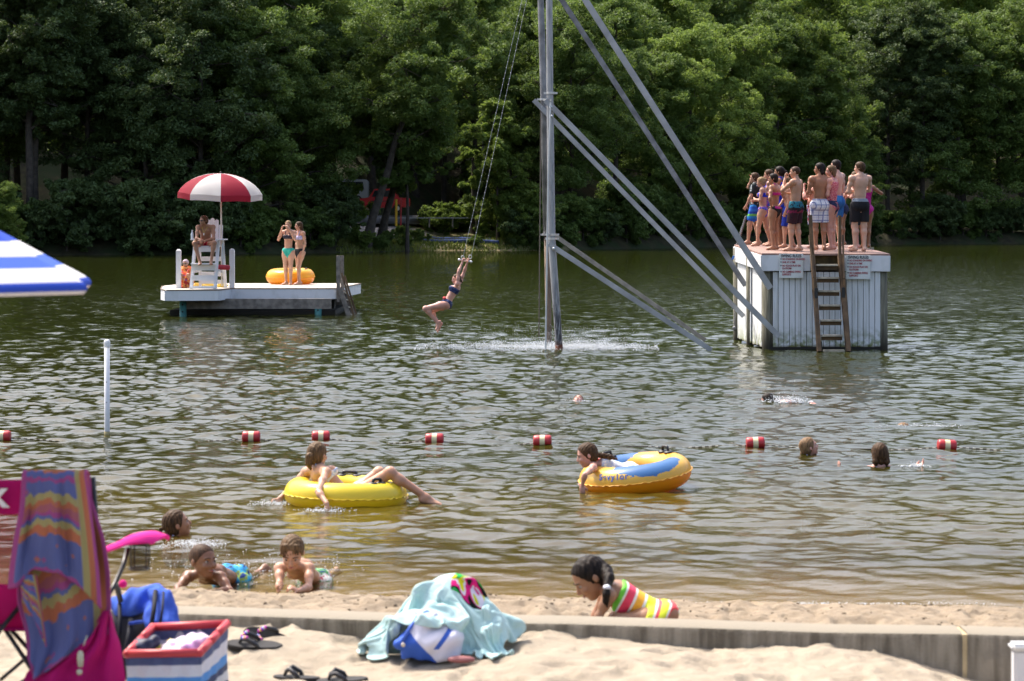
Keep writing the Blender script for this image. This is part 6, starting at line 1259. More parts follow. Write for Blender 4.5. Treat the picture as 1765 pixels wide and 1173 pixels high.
S_ = SDF(); S_.path([q, q + V3(-.004, -.01, -.035), q + V3(-.006, -.01, -.07), q + V3(.002, -.0, -.105)], [.016, .021, .017, .005], .01); sdf_obj('braid_end', S_, .0035, HR['dark'], cg, tuple(cg.location))
# ------------------------------------------------------------------ beach things close to the camera
def sheet(name, m, parent, rows, thick=.006, sub=2, org=(0, 0, 0), uv=True):
    """cloth sheet through a grid of points (rows of equal length), smoothed and thickened"""
    nr, nc = len(rows), len(rows[0]); A = np.array([[list(p) for p in r] for r in rows], float)
    def up(A, ax, f):
        n = A.shape[ax]; t = np.linspace(0, n - 1, (n - 1) * f + 1); i = np.clip(t.astype(int), 0, n - 2); u = (t - i); g = lambda k: np.take(A, np.clip(k, 0, n - 1), ax)
        sh = [1] * A.ndim; sh[ax] = len(t); u = u.reshape(sh); p0, p1, p2, p3 = g(i - 1), g(i), g(i + 1), g(i + 2)
        return .5 * (2 * p1 + (p2 - p0) * u + (2 * p0 - 5 * p1 + 4 * p2 - p3) * u ** 2 + (3 * p1 - p0 - 3 * p2 + p3) * u ** 3)
    f = 2 ** sub * 2; A = up(up(A, 0, f), 1, f); nr, nc = A.shape[:2]
    b = (np.arange(nr - 1)[:, None] * nc + np.arange(nc - 1)[None]).ravel(); V = A.reshape(-1, 3) - np.array(org)
    me = npmesh(name, V, np.stack([b, b + 1, b + nc + 1, b + nc], 1))
    if uv:
        ul = me.uv_layers.new(name='UVMap'); li = np.zeros(len(me.loops), dtype=np.int32); me.loops.foreach_get('vertex_index', li)
        U = np.stack([(li % nc) / (nc - 1), 1 - (li // nc) / (nr - 1)], 1).astype(np.float32); ul.data.foreach_set('uv', U.ravel())
    o = link_mesh(name, me, m, parent, True); md = o.modifiers.new('thickness', 'SOLIDIFY'); md.thickness = thick; md.offset = 0; return o
FAB = lambda nm, c, r=.85, **k: mat(nm, c, r, spec=.2, **k)
# ---- folding camp chair seen from behind, magenta with see-through mesh
CH = P(60, 1000, 9.6); cz = float(ground_z(CH.x, 9.6)); chair = thing('camp_chair', 'magenta folding camp chair with see-through mesh back, draped with a towel', 'folding chair', (CH.x, 9.6, cz)); O = tuple(chair.location)
MAG = FAB('chair_magenta', (.50, .012, .17), trans=.30, var=.12, vscale=5); FRM = mat('chair_frame', (.012, .012, .014), .35)
def pt(x, y, Y): return P(x, y, Y)
band = [[pt(x, y + 1.5 * math.sin(x * .06), 9.55 + .012 * math.sin(x * .05)) for x in (-190, -140, -90, -40, 10, 60, 110, 158)] for y in (826, 845, 866, 886)]
sheet('back_band', MAG, chair, band, .008, 1, O)
text_mesh('back_letter', 'K', .098, P(-16, 872, 9.53) - Vector(O), (R(90), 0, 0), mat('letter_white', (.8, .8, .8), .7), chair, .001, .006)
MESHM = NT('chair_mesh'); _d = MESHM.n('ShaderNodeBsdfDiffuse'); _d.inputs[0].default_value = (.42, .012, .12, 1); _t = MESHM.n('ShaderNodeBsdfTransparent'); _m = MESHM.n('ShaderNodeMixShader'); _m.inputs[0].default_value = .48
MESHM.t.links.new(_t.outputs[0], _m.inputs[1]); MESHM.t.links.new(_d.outputs[0], _m.inputs[2]); MESHM.t.links.new(_m.outputs[0], MESHM.out.inputs[0])
o = sheet('mesh_panel', MESHM.m, chair, [[pt(x, y, 9.56) for x in (-188, -100, -20, 60, 156)] for y in (887, 930, 970, 1008)], .002, 1, O); o.modifiers.clear()
seat_rows = [[pt(x, y + 3 * math.sin(x * .03), Yy) for x in (-185, -110, -40, 30, 100, 160)] for y, Yy in ((1006, 9.57), (1030, 9.58), (1056, 9.60), (1084, 9.66))]
sheet('lower_back', MAG, chair, seat_rows, .008, 1, O)
sheet('seat', MAG, chair, [[pt(x, y, Yy) for x in (-185, -110, -40, 30, 100, 165)] for y, Yy in ((1085, 9.62), (1065, 9.85), (1052, 10.1))], .008, 1, O)
def tb_(nm, pts, r, mm=FRM): m = MB(O); m.tube(pts, r, 10); return m.build(nm, mm, chair, smooth=True)
z0 = cz
tb_('back_post', [pt(160, 822, 9.56), pt(170, 960, 9.6), pt(172, 1090, 9.7)], .011); tb_('back_post', [pt(-192, 822, 9.56), pt(-200, 960, 9.6), pt(-202, 1090, 9.7)], .011)
for a, b in (((46, 1030, 9.58), (-200, 1330, 9.62)), ((-200, 1030, 9.58), (60, 1330, 9.62)), ((-2, 1068, 9.64), (172, 1330, 9.7)), ((0, 1064, 9.66), (60, 1130, 9.7)), ((170, 1090, 9.7), (-200, 1330, 9.76)), ((165, 1060, 10.1), (-40, 1290, 10.1))):
    A, B = pt(*a), pt(*b); t = (A.z - (cz + .01)) / max(A.z - B.z, .01); tb_('leg', [A, A.lerp(B, min(1.0, t))], .0095)
A, B = pt(0, 1172, 9.66), pt(52, 1128, 9.7); tb_('brace', [A, B], .008)
tb_('arm_post', [pt(174, 1046, 9.75), pt(196, 1010, 9.85), pt(212, 975, 9.95), pt(220, 945, 10.0)], .0105); tb_('front_post', [pt(176, 1090, 9.75), pt(186, 1040, 9.9)], .0105)
PNK = FAB('arm_pink', (.78, .035, .32), trans=.25)
sheet('armrest', PNK, chair, [[pt(160, 958, 9.55), pt(190, 949, 9.72), pt(222, 938, 9.9), pt(246, 936, 10.0), pt(262, 938, 10.05)], [pt(166, 950, 9.62), pt(196, 940, 9.8), pt(226, 926, 9.98), pt(262, 920, 10.1), pt(288, 924, 10.15)], [pt(176, 946, 9.75), pt(204, 935, 9.95), pt(230, 922, 10.15), pt(268, 917, 10.25), pt(291, 930, 10.2)]], .012, 1, O)
m = MB(O)
for k in range(4):
    a = k / 4 * 6.28
c0 = P(240, 936, 10.05)
cupm = NT('cup_mesh'); _d = cupm.n('ShaderNodeBsdfDiffuse'); _d.inputs[0].default_value = (.03, .03, .035, 1); _t = cupm.n('ShaderNodeBsdfTransparent'); _m = cupm.n('ShaderNodeMixShader'); _m.inputs[0].default_value = .35; cupm.t.links.new(_t.outputs[0], _m.inputs[1]); cupm.t.links.new(_d.outputs[0], _m.inputs[2]); cupm.t.links.new(_m.outputs[0], cupm.out.inputs[0])
m = MB(O); m.lathe([(.047, 0), (.044, -.11), (.001, -.112)], c0, 20); m.build('cup_holder', cupm.m, chair, smooth=True)
m = MB(O); m.tube([c0 + V3(math.cos(a) * .047, math.sin(a) * .047, 0) for a in np.linspace(0, 6.28, 20)], .004, 6, cap=False); m.tube([c0 + V3(math.cos(a) * .044, math.sin(a) * .044, -.11) for a in np.linspace(0, 6.28, 20)], .004, 6, cap=False)
for a in (.4, 2.2, 4.0, 5.6): m.tube([c0 + V3(math.cos(a) * .047, math.sin(a) * .047, 0), c0 + V3(math.cos(a) * .045, math.sin(a) * .045, -.11)], .003, 5)
m.build('cup_rim', FRM, chair)
m = MB(O); m.ball(P(212, 1006, 9.95), .018, 12); m.build('pink_ball', PNK, chair, smooth=True)
# ---- patterned beach towel over the chair back
TW = NT('towel_pattern'); uvn = TW.n('ShaderNodeTexCoord').outputs['UV']; s_ = TW.n('ShaderNodeSeparateXYZ', i0=uvn); U, Vv = s_.outputs[0], s_.outputs[1]
zig = TW.math('MULTIPLY', TW.math('PINGPONG', TW.math('MULTIPLY', U, 7.0), .5), .035); zig = TW.math('ADD', zig, TW.math('MULTIPLY', TW.math('SUBTRACT', TW.noise(uvn, 6, 2), .5), .12)); zz = TW.math('SNAP', zig, .012)
vv = TW.math('FRACT', TW.math('ADD', TW.math('MULTIPLY', TW.math('ADD', Vv, zz), 1.0), 0.0))
BLU, ORA, YLW, PUR, NVY = (.10, .12, .28), (.38, .13, .07), (.31, .27, .12), (.29, .065, .20), (.05, .055, .20)
c = TW.ramp(vv, [(0, PUR), (.03, BLU), (.25, BLU), (.30, ORA), (.36, YLW), (.41, BLU), (.44, PUR), (.47, (.30, .10, .12)), (.52, ORA), (.56, YLW), (.62, BLU), (.72, PUR), (.75, BLU), (.80, ORA), (.85, YLW), (.88, BLU)], 'CONSTANT')
# side border in orange / yellow / pink stripes and small scattered motifs
sb = TW.ramp(U, [(0, PUR), (.03, BLU), (.06, (.3, .3, .3)), (.80, (.3, .3, .3)), (.81, YLW), (.88, ORA), (.95, PUR)], 'CONSTANT')
c = TW.mix(TW.math('GREATER_THAN', U, .81), c, sb); c = TW.mix(TW.math('LESS_THAN', U, .06), c, PUR)
vr = TW.n('ShaderNodeTexVoronoi'); vr.inputs['Scale'].default_value = 9; TW.set(vr.inputs['Vector'], uvn); vr.distance = 'MANHATTAN'
sp_m = TW.math('MULTIPLY', TW.math('LESS_THAN', vr.outputs['Distance'], .30), TW.math('GREATER_THAN', vr.outputs['Color'], .55)); c = TW.mix(TW.math('MULTIPLY', sp_m, .8), c, TW.mix(TW.math('GREATER_THAN', TW.noise(uvn, 5, 1), .5), PUR, ORA))
TW.base(c, .95, .1); tcc = TW.n('ShaderNodeTexCoord').outputs['Object']; TW.bump(TW.noise(tcc, 160, 3), .4, .006)
tl_ = Matrix.Identity(3)
def draped(name, parent, y_top, edge_x, hem, nrow, Yf, depth, seed, nfold, org, uvv):
    rows = []; ncol = 25
    for i in range(nrow + 1):
        v = i / nrow; r_ = []
        for k in range(ncol):
            t = k / (ncol - 1); hy = float(np.interp(t, hem[0], hem[1])); yy = y_top + (hy - y_top) * v
            xa, xb = float(np.interp(yy, edge_x[0], edge_x[1])), float(np.interp(yy, edge_x[0], edge_x[2])); g = .35 + .65 * min(1, v * 2.2)
            fold = (math.sin(t * nfold + seed + 1.1 * math.sin(v * 3 + seed)) * .60 + math.sin(t * nfold * 1.9 + seed * 2 - v * 2.2) * .28 + math.sin(t * nfold * 3.3 + v * 4) * .12) * depth * g
            r_.append(P(xa + (xb - xa) * (t + .018 * math.sin(t * nfold * 1.0 + seed + .8) * g), yy + 2.5 * math.sin(t * nfold + seed) * v, Yf - .035 - .05 * math.sin(3.14 * min(1, t * .9 + .05)) * g - fold))
        rows.append(r_)
    return rows
ex = ([818, 870, 930, 985, 1012, 1045, 1180], [38, 34, 22, 14, 12, 12, 12], [149, 156, 164, 171, 173, 175, 180])
ra = draped('upper', None, 818, ex, ([0, .12, .28, .55, .8, 1], [1014, 1008, 984, 985, 1016, 1048]), 10, 9.46, .030, .4, 15, None, 0)
top = [p + V3(0, .035, .012) for p in ra[0]]; back = [p + V3(0, .09, -.03) for p in ra[0]]; back2 = [p + V3(.01, .11, -.25) for p in ra[0]]
ORG_ = P(100, 900, 9.5); tw_o = sheet('beach_towel', TW.m, None, [back2, back, top] + ra, .008, 1, ORG_); tw_o.location = ORG_; tag(tw_o, 'worn blue, orange and purple patterned beach towel hanging over the magenta chair', 'towel')
ex2 = ([840, 930, 985, 1040, 1075, 1092, 1120, 1180], [44, 34, 30, 30, 40, 44, 46, 48], [152, 180, 187, 189, 188, 186, 176, 90])
rb = draped('lower', None, 840, ex2, ([0, .12, .22, .45, .7, .86, 1], [1132, 1160, 1176, 1150, 1124, 1108, 1090]), 12, 9.53, .034, 2.2, 12, None, 0)
o = sheet('lower_fold', TW.m, tw_o, rb, .008, 1, ORG_)
rc = draped('left', None, 990, ([990, 1200], [30, 84], [62, 92]), ([0, .5, 1], [1030, 1080, 1112]), 5, 9.45, .012, .9, 7, None, 0)
o = sheet('corner_fold', TW.m, tw_o, rc, .008, 1, ORG_)
# ---- magenta carry bag hanging below, with a cord lock
bag = thing('chair_bag', 'magenta gathered carry bag with a pale cord lock hanging under the patterned towel', 'bag', P(160, 1170, 9.3)); O = tuple(bag.location)
rows = []
for i, (y, xa, xb) in enumerate(((1052, 178, 190), (1080, 150, 198), (1110, 120, 206), (1145, 60, 212), (1180, 40, 216), (1260, 44, 214), (1320, 60, 200))):
    rows.append([P(xa + (xb - xa) * k / 11, y + (12 * math.sin(k * .8) if i == 1 else 0), 9.52 - .07 * math.sin(3.14 * k / 11) - .02 * math.sin(k * 2.1 + i * .3)) for k in range(12)])
sheet('bag_front', MAG, bag, rows, .006, 1, O)
m = MB(O); a = P(142, 1120, 9.3); m.tube([P(150, 1095, 9.33), P(144, 1112, 9.3)], .003, 6); m.lathe([(0, 0), (.010, .004), (.013, .03), (.012, .055), (.007, .065), (0, .068)], P(138.5, 1150, 9.28), 14); m.ball(P(137, 1158, 9.28), .012, 10); m.build('cord_lock', mat('cord_lock', (.48, .46, .34), .4), bag, smooth=True)
# ---- pale blanket on the sand under the chair
rows = []
for i in range(9):
    rows.append([V3(-2.35 + k * .095 , 9.75 + i * .075 + .01 * math.sin(k), 0) for k in range(13)])
for r_ in rows:
    for p_ in r_: p_.z = float(ground_z(p_.x, p_.y)) + .03 + .035 * abs(math.sin(p_.x * 11 + p_.y * 3)) + .02 * math.sin(p_.y * 25 + p_.x * 9)
bl = sheet('blanket', FAB('blanket_pattern', (.52, .52, .46), col2=(.16, .27, .27), vscale=14), None, rows, .008, 1, (-1.9, 9.9, cz)); bl.location = (-1.9, 9.9, cz); tag(bl, 'crumpled cream and pale green patterned blanket on the sand under the magenta chair', 'blanket')
# ---- blue backpack
bz = P(250, 1060, 10.9); gz = float(ground_z(bz.x, 10.9)); bp = thing('backpack', 'blue and black backpack standing on the sand behind the striped cooler', 'backpack', (bz.x, 10.9, gz)); O = tuple(bp.location)
BB = FAB('pack_blue', (.035, .085, .46), var=.2, vscale=9, col2=(.06, .14, .60)); BK = FAB('pack_black', (.010, .011, .018), .7)
S_ = SDF(); q = lambda x, y, Y: P(x, y, Y)
S_.ell(q(238, 1044, 10.95), (.13, .12, .065), k=.05); S_.ell(q(280, 1050, 10.85), (.065, .11, .10), k=.03); S_.cone(q(215, 1040, 10.9), q(262, 1022, 10.92), .05, .045, .03); S_.cone(q(286, 1026, 10.8), q(294, 1080, 10.75), .035, .05, .03)
for k in range(3): S_.cone(q(258 + k * 14, 1021 + k * 3, 10.82), q(262 + k * 12, 1074, 10.70), .022, .030, .012)
S_.ell(q(236, 1036, 10.75), (.085, .05, .022), k=.03, op='-')
sdf_obj('upper_pocket', S_, .006, BB, bp, O, fn=lambda X, Y, Z: .008 * np.sin(X * 48 + Z * 30) + .004 * np.sin(X * 90 - Z * 40))
S_ = SDF(); S_.ell(q(232, 1095, 10.95), (.17, .15, .15), k=.05); S_.ell(q(270, 1090, 10.88), (.10, .12, .14), k=.04); S_.ell(V3(bz.x - .03, 10.95, gz + .06), (.2, .17, .1), k=.05)
sdf_obj('main_body', S_, .007, BK, bp, O, fn=lambda X, Y, Z: .005 * np.sin(X * 45) * np.sin(Z * 35))
for a, b, w in (((268, 1018, 10.78), (258, 1092, 10.62), .016), ((282, 1020, 10.76), (274, 1085, 10.62), .008), ((206, 1040, 10.8), (204, 1120, 10.7), .014), ((226, 1068, 10.72), (214, 1135, 10.62), .018)):
    m = MB(O); A, B = q(*a), q(*b); m.tube([A, A.lerp(B, .5) + V3(.01, -.03, .01), B], w * .7, 8); m.build('strap', BK, bp, smooth=True)
m = MB(O); m.beam(q(222, 1074, 10.68), q(246, 1071, 10.68), .014, .012); m.build('blue_trim', BB, bp)
m = MB(O); m.tube([q(201, 1008, 10.75), q(204, 1020, 10.78), q(208, 1036, 10.8)], .014, 8); m.build('grab_handle', mat('handle_grey', (.05, .05, .045), .7), bp, smooth=True)
# ---- striped collapsible cooler with red rim
A0, A1, B0, B1 = P(219, 1129, 10.1), P(344, 1127, 10.1), P(263, 1083, 10.52), P(391, 1077, 10.52)
gz = float(ground_z(-1.5, 10.3)) - .01; ck = thing('cooler_basket', 'open striped cooler basket with red padded rim, white bags inside', 'cooler', ((A0.x + B1.x) / 2, 10.3, gz)); O = tuple(ck.location)
def wallq(nm, a, b, mm, inset=0.0, bulge=.012):
    n = 9; rows = []
    for j in range(7):
        t = j / 6; r_ = []
        for k in range(n):
            p_ = a.lerp(b, k / (n - 1)); zz_ = p_.z * (1 - t) + (gz + .015) * t; nn = (b - a).cross(V3(0, 0, 1)).normalized(); p_ = Vector((p_.x, p_.y, zz_)) + nn * (bulge * math.sin(math.pi * t) * math.sin(math.pi * k / (n - 1)) + .004 * math.sin(k * 2.6 + j)); r_.append(p_)
        rows.append(r_)
    return sheet(nm, mm, ck, rows, .01, 1, O)
def stripe_mat(nm, shift=0.0):
    n = NT(nm); uv = n.n('ShaderNodeTexCoord').outputs['UV']; s2 = n.n('ShaderNodeSeparateXYZ', i0=uv); c = n.ramp(s2.outputs[1], [(0, (.03, .045, .12)), (.14, (.62, .62, .66)), (.30, (.03, .045, .12)), (.42, (.08, .27, .62)), (.58, (.64, .62, .68)), (.80, (.07, .09, .20))], 'CONSTANT'); n.base(c, .6, .4); n.bump(n.noise(uv, 9, 3), .5, .02); return n.m
SM = stripe_mat('cooler_stripes')
wallq('front_panel', A0, A1, SM); wallq('side_panel', A1, B1, SM, bulge=.004); wallq('side_panel', B0, A0, SM); wallq('back_panel', B1, B0, SM)
m = MB(O); m.poly([(p_.x, p_.y, gz + .02) for p_ in (A0, A1, B1, B0)], [(0, 1, 2, 3)]); m.build('base', mat('cooler_base', (.03, .04, .1), .8), ck)
m = MB(O); up_ = V3(0, 0, .006)
RR = mat('rim_red', (.48, .035, .045), .45)
for a, b, gaps in ((A0, A1, None), (A1, B1, (.35, .62)), (B1, B0, None), (B0, A0, (.45,))):
    cuts = [0] + [g for g in (gaps or ())] + [1]
    for c0_, c1_ in zip(cuts, cuts[1:]): m.tube([a.lerp(b, c0_ + (.02 if c0_ else 0)) + up_, a.lerp(b, (c0_ + c1_) / 2) + up_, a.lerp(b, c1_ - (.02 if c1_ < 1 else 0)) + up_], .0185, 12)
for p_ in (A0, A1, B0, B1): m.ball(p_ + up_, .0195, 12)
m.build('rim', RR, ck, smooth=True)
m = MB(O)
for a, b in ((A0, A1), (A1, B1), (B1, B0), (B0, A0)): m.poly([a - V3(0, 0, .0), b, b - V3(0, 0, .05), a - V3(0, 0, .05)], [(0, 1, 2, 3)])
m.build('inner_lining', mat('lining', (.45, .47, .5), .3), ck)
for nm, lab, cat, cc, rr, mm, sd in (('plastic_bag', 'crumpled white bag with lilac patch lying inside the striped cooler', 'bag', P(322, 1119, 10.28), (.10, .11, .05), mat('bag_white', (.74, .72, .78), .35, col2=(.62, .35, .62), vscale=6, trans=.2), 1), ('navy_pouch', 'navy blue pouch tucked in the left corner of the striped cooler', 'pouch', P(243, 1120, 10.25), (.045, .05, .05), mat('pouch_navy', (.01, .015, .05), .6), 2), ('yellow_bag', 'small yellow packet inside the striped cooler', 'packet', P(276, 1120, 10.3), (.022, .03, .02), mat('packet_yellow', (.55, .48, .05), .4), 3)):
    S_ = SDF(); S_.ell(cc, rr, k=.03); S_.ell(cc + V3(.05, .03, .03), tuple(v * .6 for v in rr), k=.04); S_.ell(cc + V3(-.05 * rr[0] / .115, -.03, -.01), tuple(v * .75 for v in rr), k=.04)
    o = sdf_obj(nm, S_, .006, mm, None, tuple(cc), fn=lambda X, Y, Z: .008 * np.sin(X * 60 + Y * 20) * np.sin(Y * 70 + Z * 30)); o.location = cc; tag(o, lab, cat)
# ---- aqua towel heaped over a white and blue tote bag
ZP = float(ground_z(X_(757, 11.5), 11.5)); px_ = lambda x, y, Y: P(x, y, Y + .27)
AQ = NT('aqua_towel'); tc = AQ.n('ShaderNodeTexCoord').outputs['Object']; AQ.base(AQ.mix(AQ.noise(tc, 12, 3), (.40, .58, .58), (.50, .67, .66)), .95, .1); _n1 = AQ.noise(tc, 190, 3); AQ.bump(_n1, .5, .006)
to = P(757, 1120, 11.57); to.z = ZP
def collider(name, parts, h=.012):
    S2 = SDF()
    for c_, r_ in parts: S2.ell(c_, r_, k=.05)
    V, Q = S2.mesh(h); me = npmesh(name, V, Q); o = bpy.data.objects.new(name, me); COL.objects.link(o)
    md = o.modifiers.new('c', 'COLLISION'); o.collision.thickness_outer = .008; o.collision.cloth_friction = 30; return o
def simulate(name, A, rest, frames, cols, m, label=None, cat=None, org=(0, 0, 0), stiff=6, bend=.25, pins=None, thick=.007, selfc=True, subs=1):
    """drops a cloth grid A (rows, cols, 3) on the colliders and keeps the settled shape"""
    nr, nc = A.shape[:2]; b = (np.arange(nr - 1)[:, None] * nc + np.arange(nc - 1)[None]).ravel()
    me = npmesh(name, A.reshape(-1, 3), np.stack([b, b + 1, b + nc + 1, b + nc], 1)); ul = me.uv_layers.new(name='UVMap'); li = np.zeros(len(me.loops), dtype=np.int32); me.loops.foreach_get('vertex_index', li)
    ul.data.foreach_set('uv', np.stack([(li % nc) / (nc - 1), 1 - (li // nc) / (nr - 1)], 1).astype(np.float32).ravel())
    o = bpy.data.objects.new(name, me); COL.objects.link(o)
    o.shape_key_add(name='Basis'); k2 = o.shape_key_add(name='rest'); k2.data.foreach_set('co', rest.reshape(-1, 3).astype(np.float32).ravel()); k2.value = 0
    md = o.modifiers.new('cloth', 'CLOTH'); st = md.settings; st.quality = 5; st.mass = .35; st.tension_stiffness = stiff; st.compression_stiffness = stiff; st.shear_stiffness = 3; st.bending_stiffness = bend; st.air_damping = 1.5; st.tension_damping = 8; st.rest_shape_key = k2
    if pins is not None:
        vg = o.vertex_groups.new(name='pin'); vg.add([int(v) for v in pins], 1.0, 'REPLACE'); st.vertex_group_mass = 'pin'
    md.collision_settings.distance_min = .006; md.collision_settings.collision_quality = 3; md.collision_settings.use_self_collision = selfc; md.collision_settings.self_distance_min = .006; md.point_cache.frame_end = frames + 5
    for f_ in range(1, frames + 1): S.frame_set(f_)
    ev = o.evaluated_get(bpy.context.evaluated_depsgraph_get()); m2 = bpy.data.meshes.new_from_object(ev); m2.transform(Matrix.Translation(-Vector(org)))
    bpy.data.objects.remove(o)
    for c_ in cols: bpy.data.objects.remove(c_)
    S.frame_set(1); m2.materials.clear()
    o = link_mesh(name, m2, m, None, True); o.location = org
    if subs: ss = o.modifiers.new('smooth', 'SUBSURF'); ss.levels = subs; ss.render_levels = subs
    so = o.modifiers.new('thickness', 'SOLIDIFY'); so.thickness = thick; so.offset = 0
    if label: tag(o, label, cat)
    return o

# terry cloth: aqua on one face, tropical print on a patch of it
TRP = AQ; uvn = AQ.n('ShaderNodeTexCoord').outputs['UV']; s_ = AQ.n('ShaderNodeSeparateXYZ', i0=uvn)
pc = AQ.ramp(AQ.mrange(AQ.noise(uvn, 9, 1.5), .30, .70), [(0, (.02, .30, .06)), (.22, (.01, .015, .012)), (.36, (.62, .02, .18)), (.52, (.66, .62, .70)), (.66, (.55, .55, .02)), (.82, (.03, .35, .08))], 'CONSTANT')
back_ = AQ.n('ShaderNodeNewGeometry').outputs['Backfacing']
edge = AQ.math('MULTIPLY', AQ.math('GREATER_THAN', s_.outputs[0], .60), AQ.math('GREATER_THAN', s_.outputs[1], .42))
edge = AQ.math('MULTIPLY', edge, AQ.math('MULTIPLY', AQ.math('LESS_THAN', s_.outputs[0], .76), AQ.math('LESS_THAN', s_.outputs[1], .72)))
old = AQ.b.inputs['Base Color'].links[0].from_socket; AQ.t.links.new(AQ.mix(edge, old, pc), AQ.b.inputs['Base Color'])
xc, yc = to.x, to.y
core = [((xc + .02, 11.70, ZP + .12), (.20, .12, .20)), ((xc + .06, 11.69, ZP + .24), (.12, .09, .13)), ((xc + .20, 11.66, ZP + .08), (.14, .12, .14)), ((xc - .06, 11.50, ZP + .10), (.13, .10, .12)), ((xc - .22, 11.66, ZP + .02), (.14, .10, .10))]
cc_ = collider('sim_core', core, .02); gx, gy = np.linspace(xc - .7, xc + .7, 26), np.linspace(10.9, 12.2, 26)
gm_ = grid_mesh('sim_ground', gx, gy, ground_z); go_ = bpy.data.objects.new('sim_ground', gm_); COL.objects.link(go_); go_.modifiers.new('c', 'COLLISION'); go_.collision.thickness_outer = .006; go_.collision.cloth_friction = 60
nr_, nc_ = 46, 68; uu, vv_ = np.meshgrid(np.linspace(0, 1, nc_), np.linspace(0, 1, nr_)); rest = np.stack([(uu - .5) * 1.36, (.5 - vv_) * .90, 0 * uu], -1)
wob = fbm(uu * 5, vv_ * 4, 3, 61); X0 = xc + .03 + (uu - .5) * .86 + .05 * np.sin(vv_ * 9); Y0 = 11.66 + (.5 - vv_) * .56 + .10 * (uu - .5) - .16 * np.clip(uu - .55, 0, 1) + .25 * np.clip(.42 - uu, 0, 1) * (vv_ - .1)
Z0 = ZP + .44 + .055 * np.sin(uu * 26 + vv_ * 6) + .05 * np.sin(vv_ * 17 + uu * 9 + 1) + wob * .12 - .25 * np.abs(uu - .5) ** 1.3
towel = simulate('towel', np.stack([X0, Y0, Z0], -1), rest, 40, [cc_, go_], AQ.m, 'pale aqua towel heaped over the white and blue tote bag on the sand', 'towel', tuple(to), stiff=8, bend=.4, subs=2)
tt = thing('tote_bag', 'white and blue tote bag slumped under the aqua towel', 'bag', tuple(to)); O = tuple(to)
S_ = SDF(); S_.ell(px_(738, 1104, 11.22), (.14, .10, .105), k=.05); S_.ell(px_(765, 1108, 11.2), (.10, .09, .10), k=.05); S_.ell(px_(716, 1118, 11.16), (.08, .06, .06), k=.04); S_.cone(px_(690, 1112, 11.12), px_(745, 1062, 11.2), .025, .03, .04)
S_.ell((to.x, 11.5, ZP - .08), (.6, .6, .085), k=.01, op='-')
TM = NT('tote_cloth'); tc = TM.n('ShaderNodeTexCoord').outputs['Object']; s_ = TM.n('ShaderNodeSeparateXYZ', i0=tc)
dg = TM.math('ADD', s_.outputs[0], TM.math('MULTIPLY', s_.outputs[2], -.75)); m1 = TM.math('LESS_THAN', TM.math('ADD', dg, TM.math('MULTIPLY', TM.noise(tc, 9, 1), .05)), -.105); dg2 = TM.math('ADD', s_.outputs[0], TM.math('MULTIPLY', s_.outputs[2], 1.1))
low = TM.math('LESS_THAN', TM.math('ADD', s_.outputs[2], TM.math('MULTIPLY', TM.math('ADD', s_.outputs[0], .05), 1.1)), .045)
st_ = TM.math('MULTIPLY', TM.math('LESS_THAN', TM.math('ABSOLUTE', TM.math('ADD', dg, .055)), .014), TM.math('GREATER_THAN', s_.outputs[2], .06)); c = TM.mix(TM.math('MAXIMUM', low, st_), (.66, .65, .74), (.04, .11, .48)); TM.base(c, .7, .2)
sdf_obj('bag_body', S_, .005, TM.m, tt, O, fn=lambda X, Y, Z: .012 * np.sin(X * 24 + Z * 38 + 2 * np.sin(X * 9)) * np.sin(Z * 20 - X * 16) + .003 * np.sin(X * 70 - Z * 50))
m = MB(O); m.ball(px_(695, 1111, 11.09), (.011, .008, .011), 10); m.build('button', mat('button_cream', (.6, .52, .42), .5), tt, smooth=True)
m = MB(O); m.tube([px_(722, 1060, 11.18), px_(708, 1080, 11.14), px_(694, 1104, 11.1)], .009, 8); m.tube([px_(722, 1060, 11.18), px_(735, 1054, 11.2), px_(752, 1060, 11.2)], .009, 8); m.build('handle', mat('tote_blue', (.04, .11, .48), .7), tt, smooth=True)
m = MB((X_(795, 11.35), 11.35, ZP)); m.ball((X_(795, 11.35), 11.35, ZP + .018), (.07, .03, .018), 14); o = m.build('sandal', mat('sandal_pink', (.28, .10, .10), .7), None, smooth=True); o.location = (X_(795, 11.35), 11.35, ZP); tag(o, 'dusty pink sandal half hidden under the aqua towel', 'sandal')
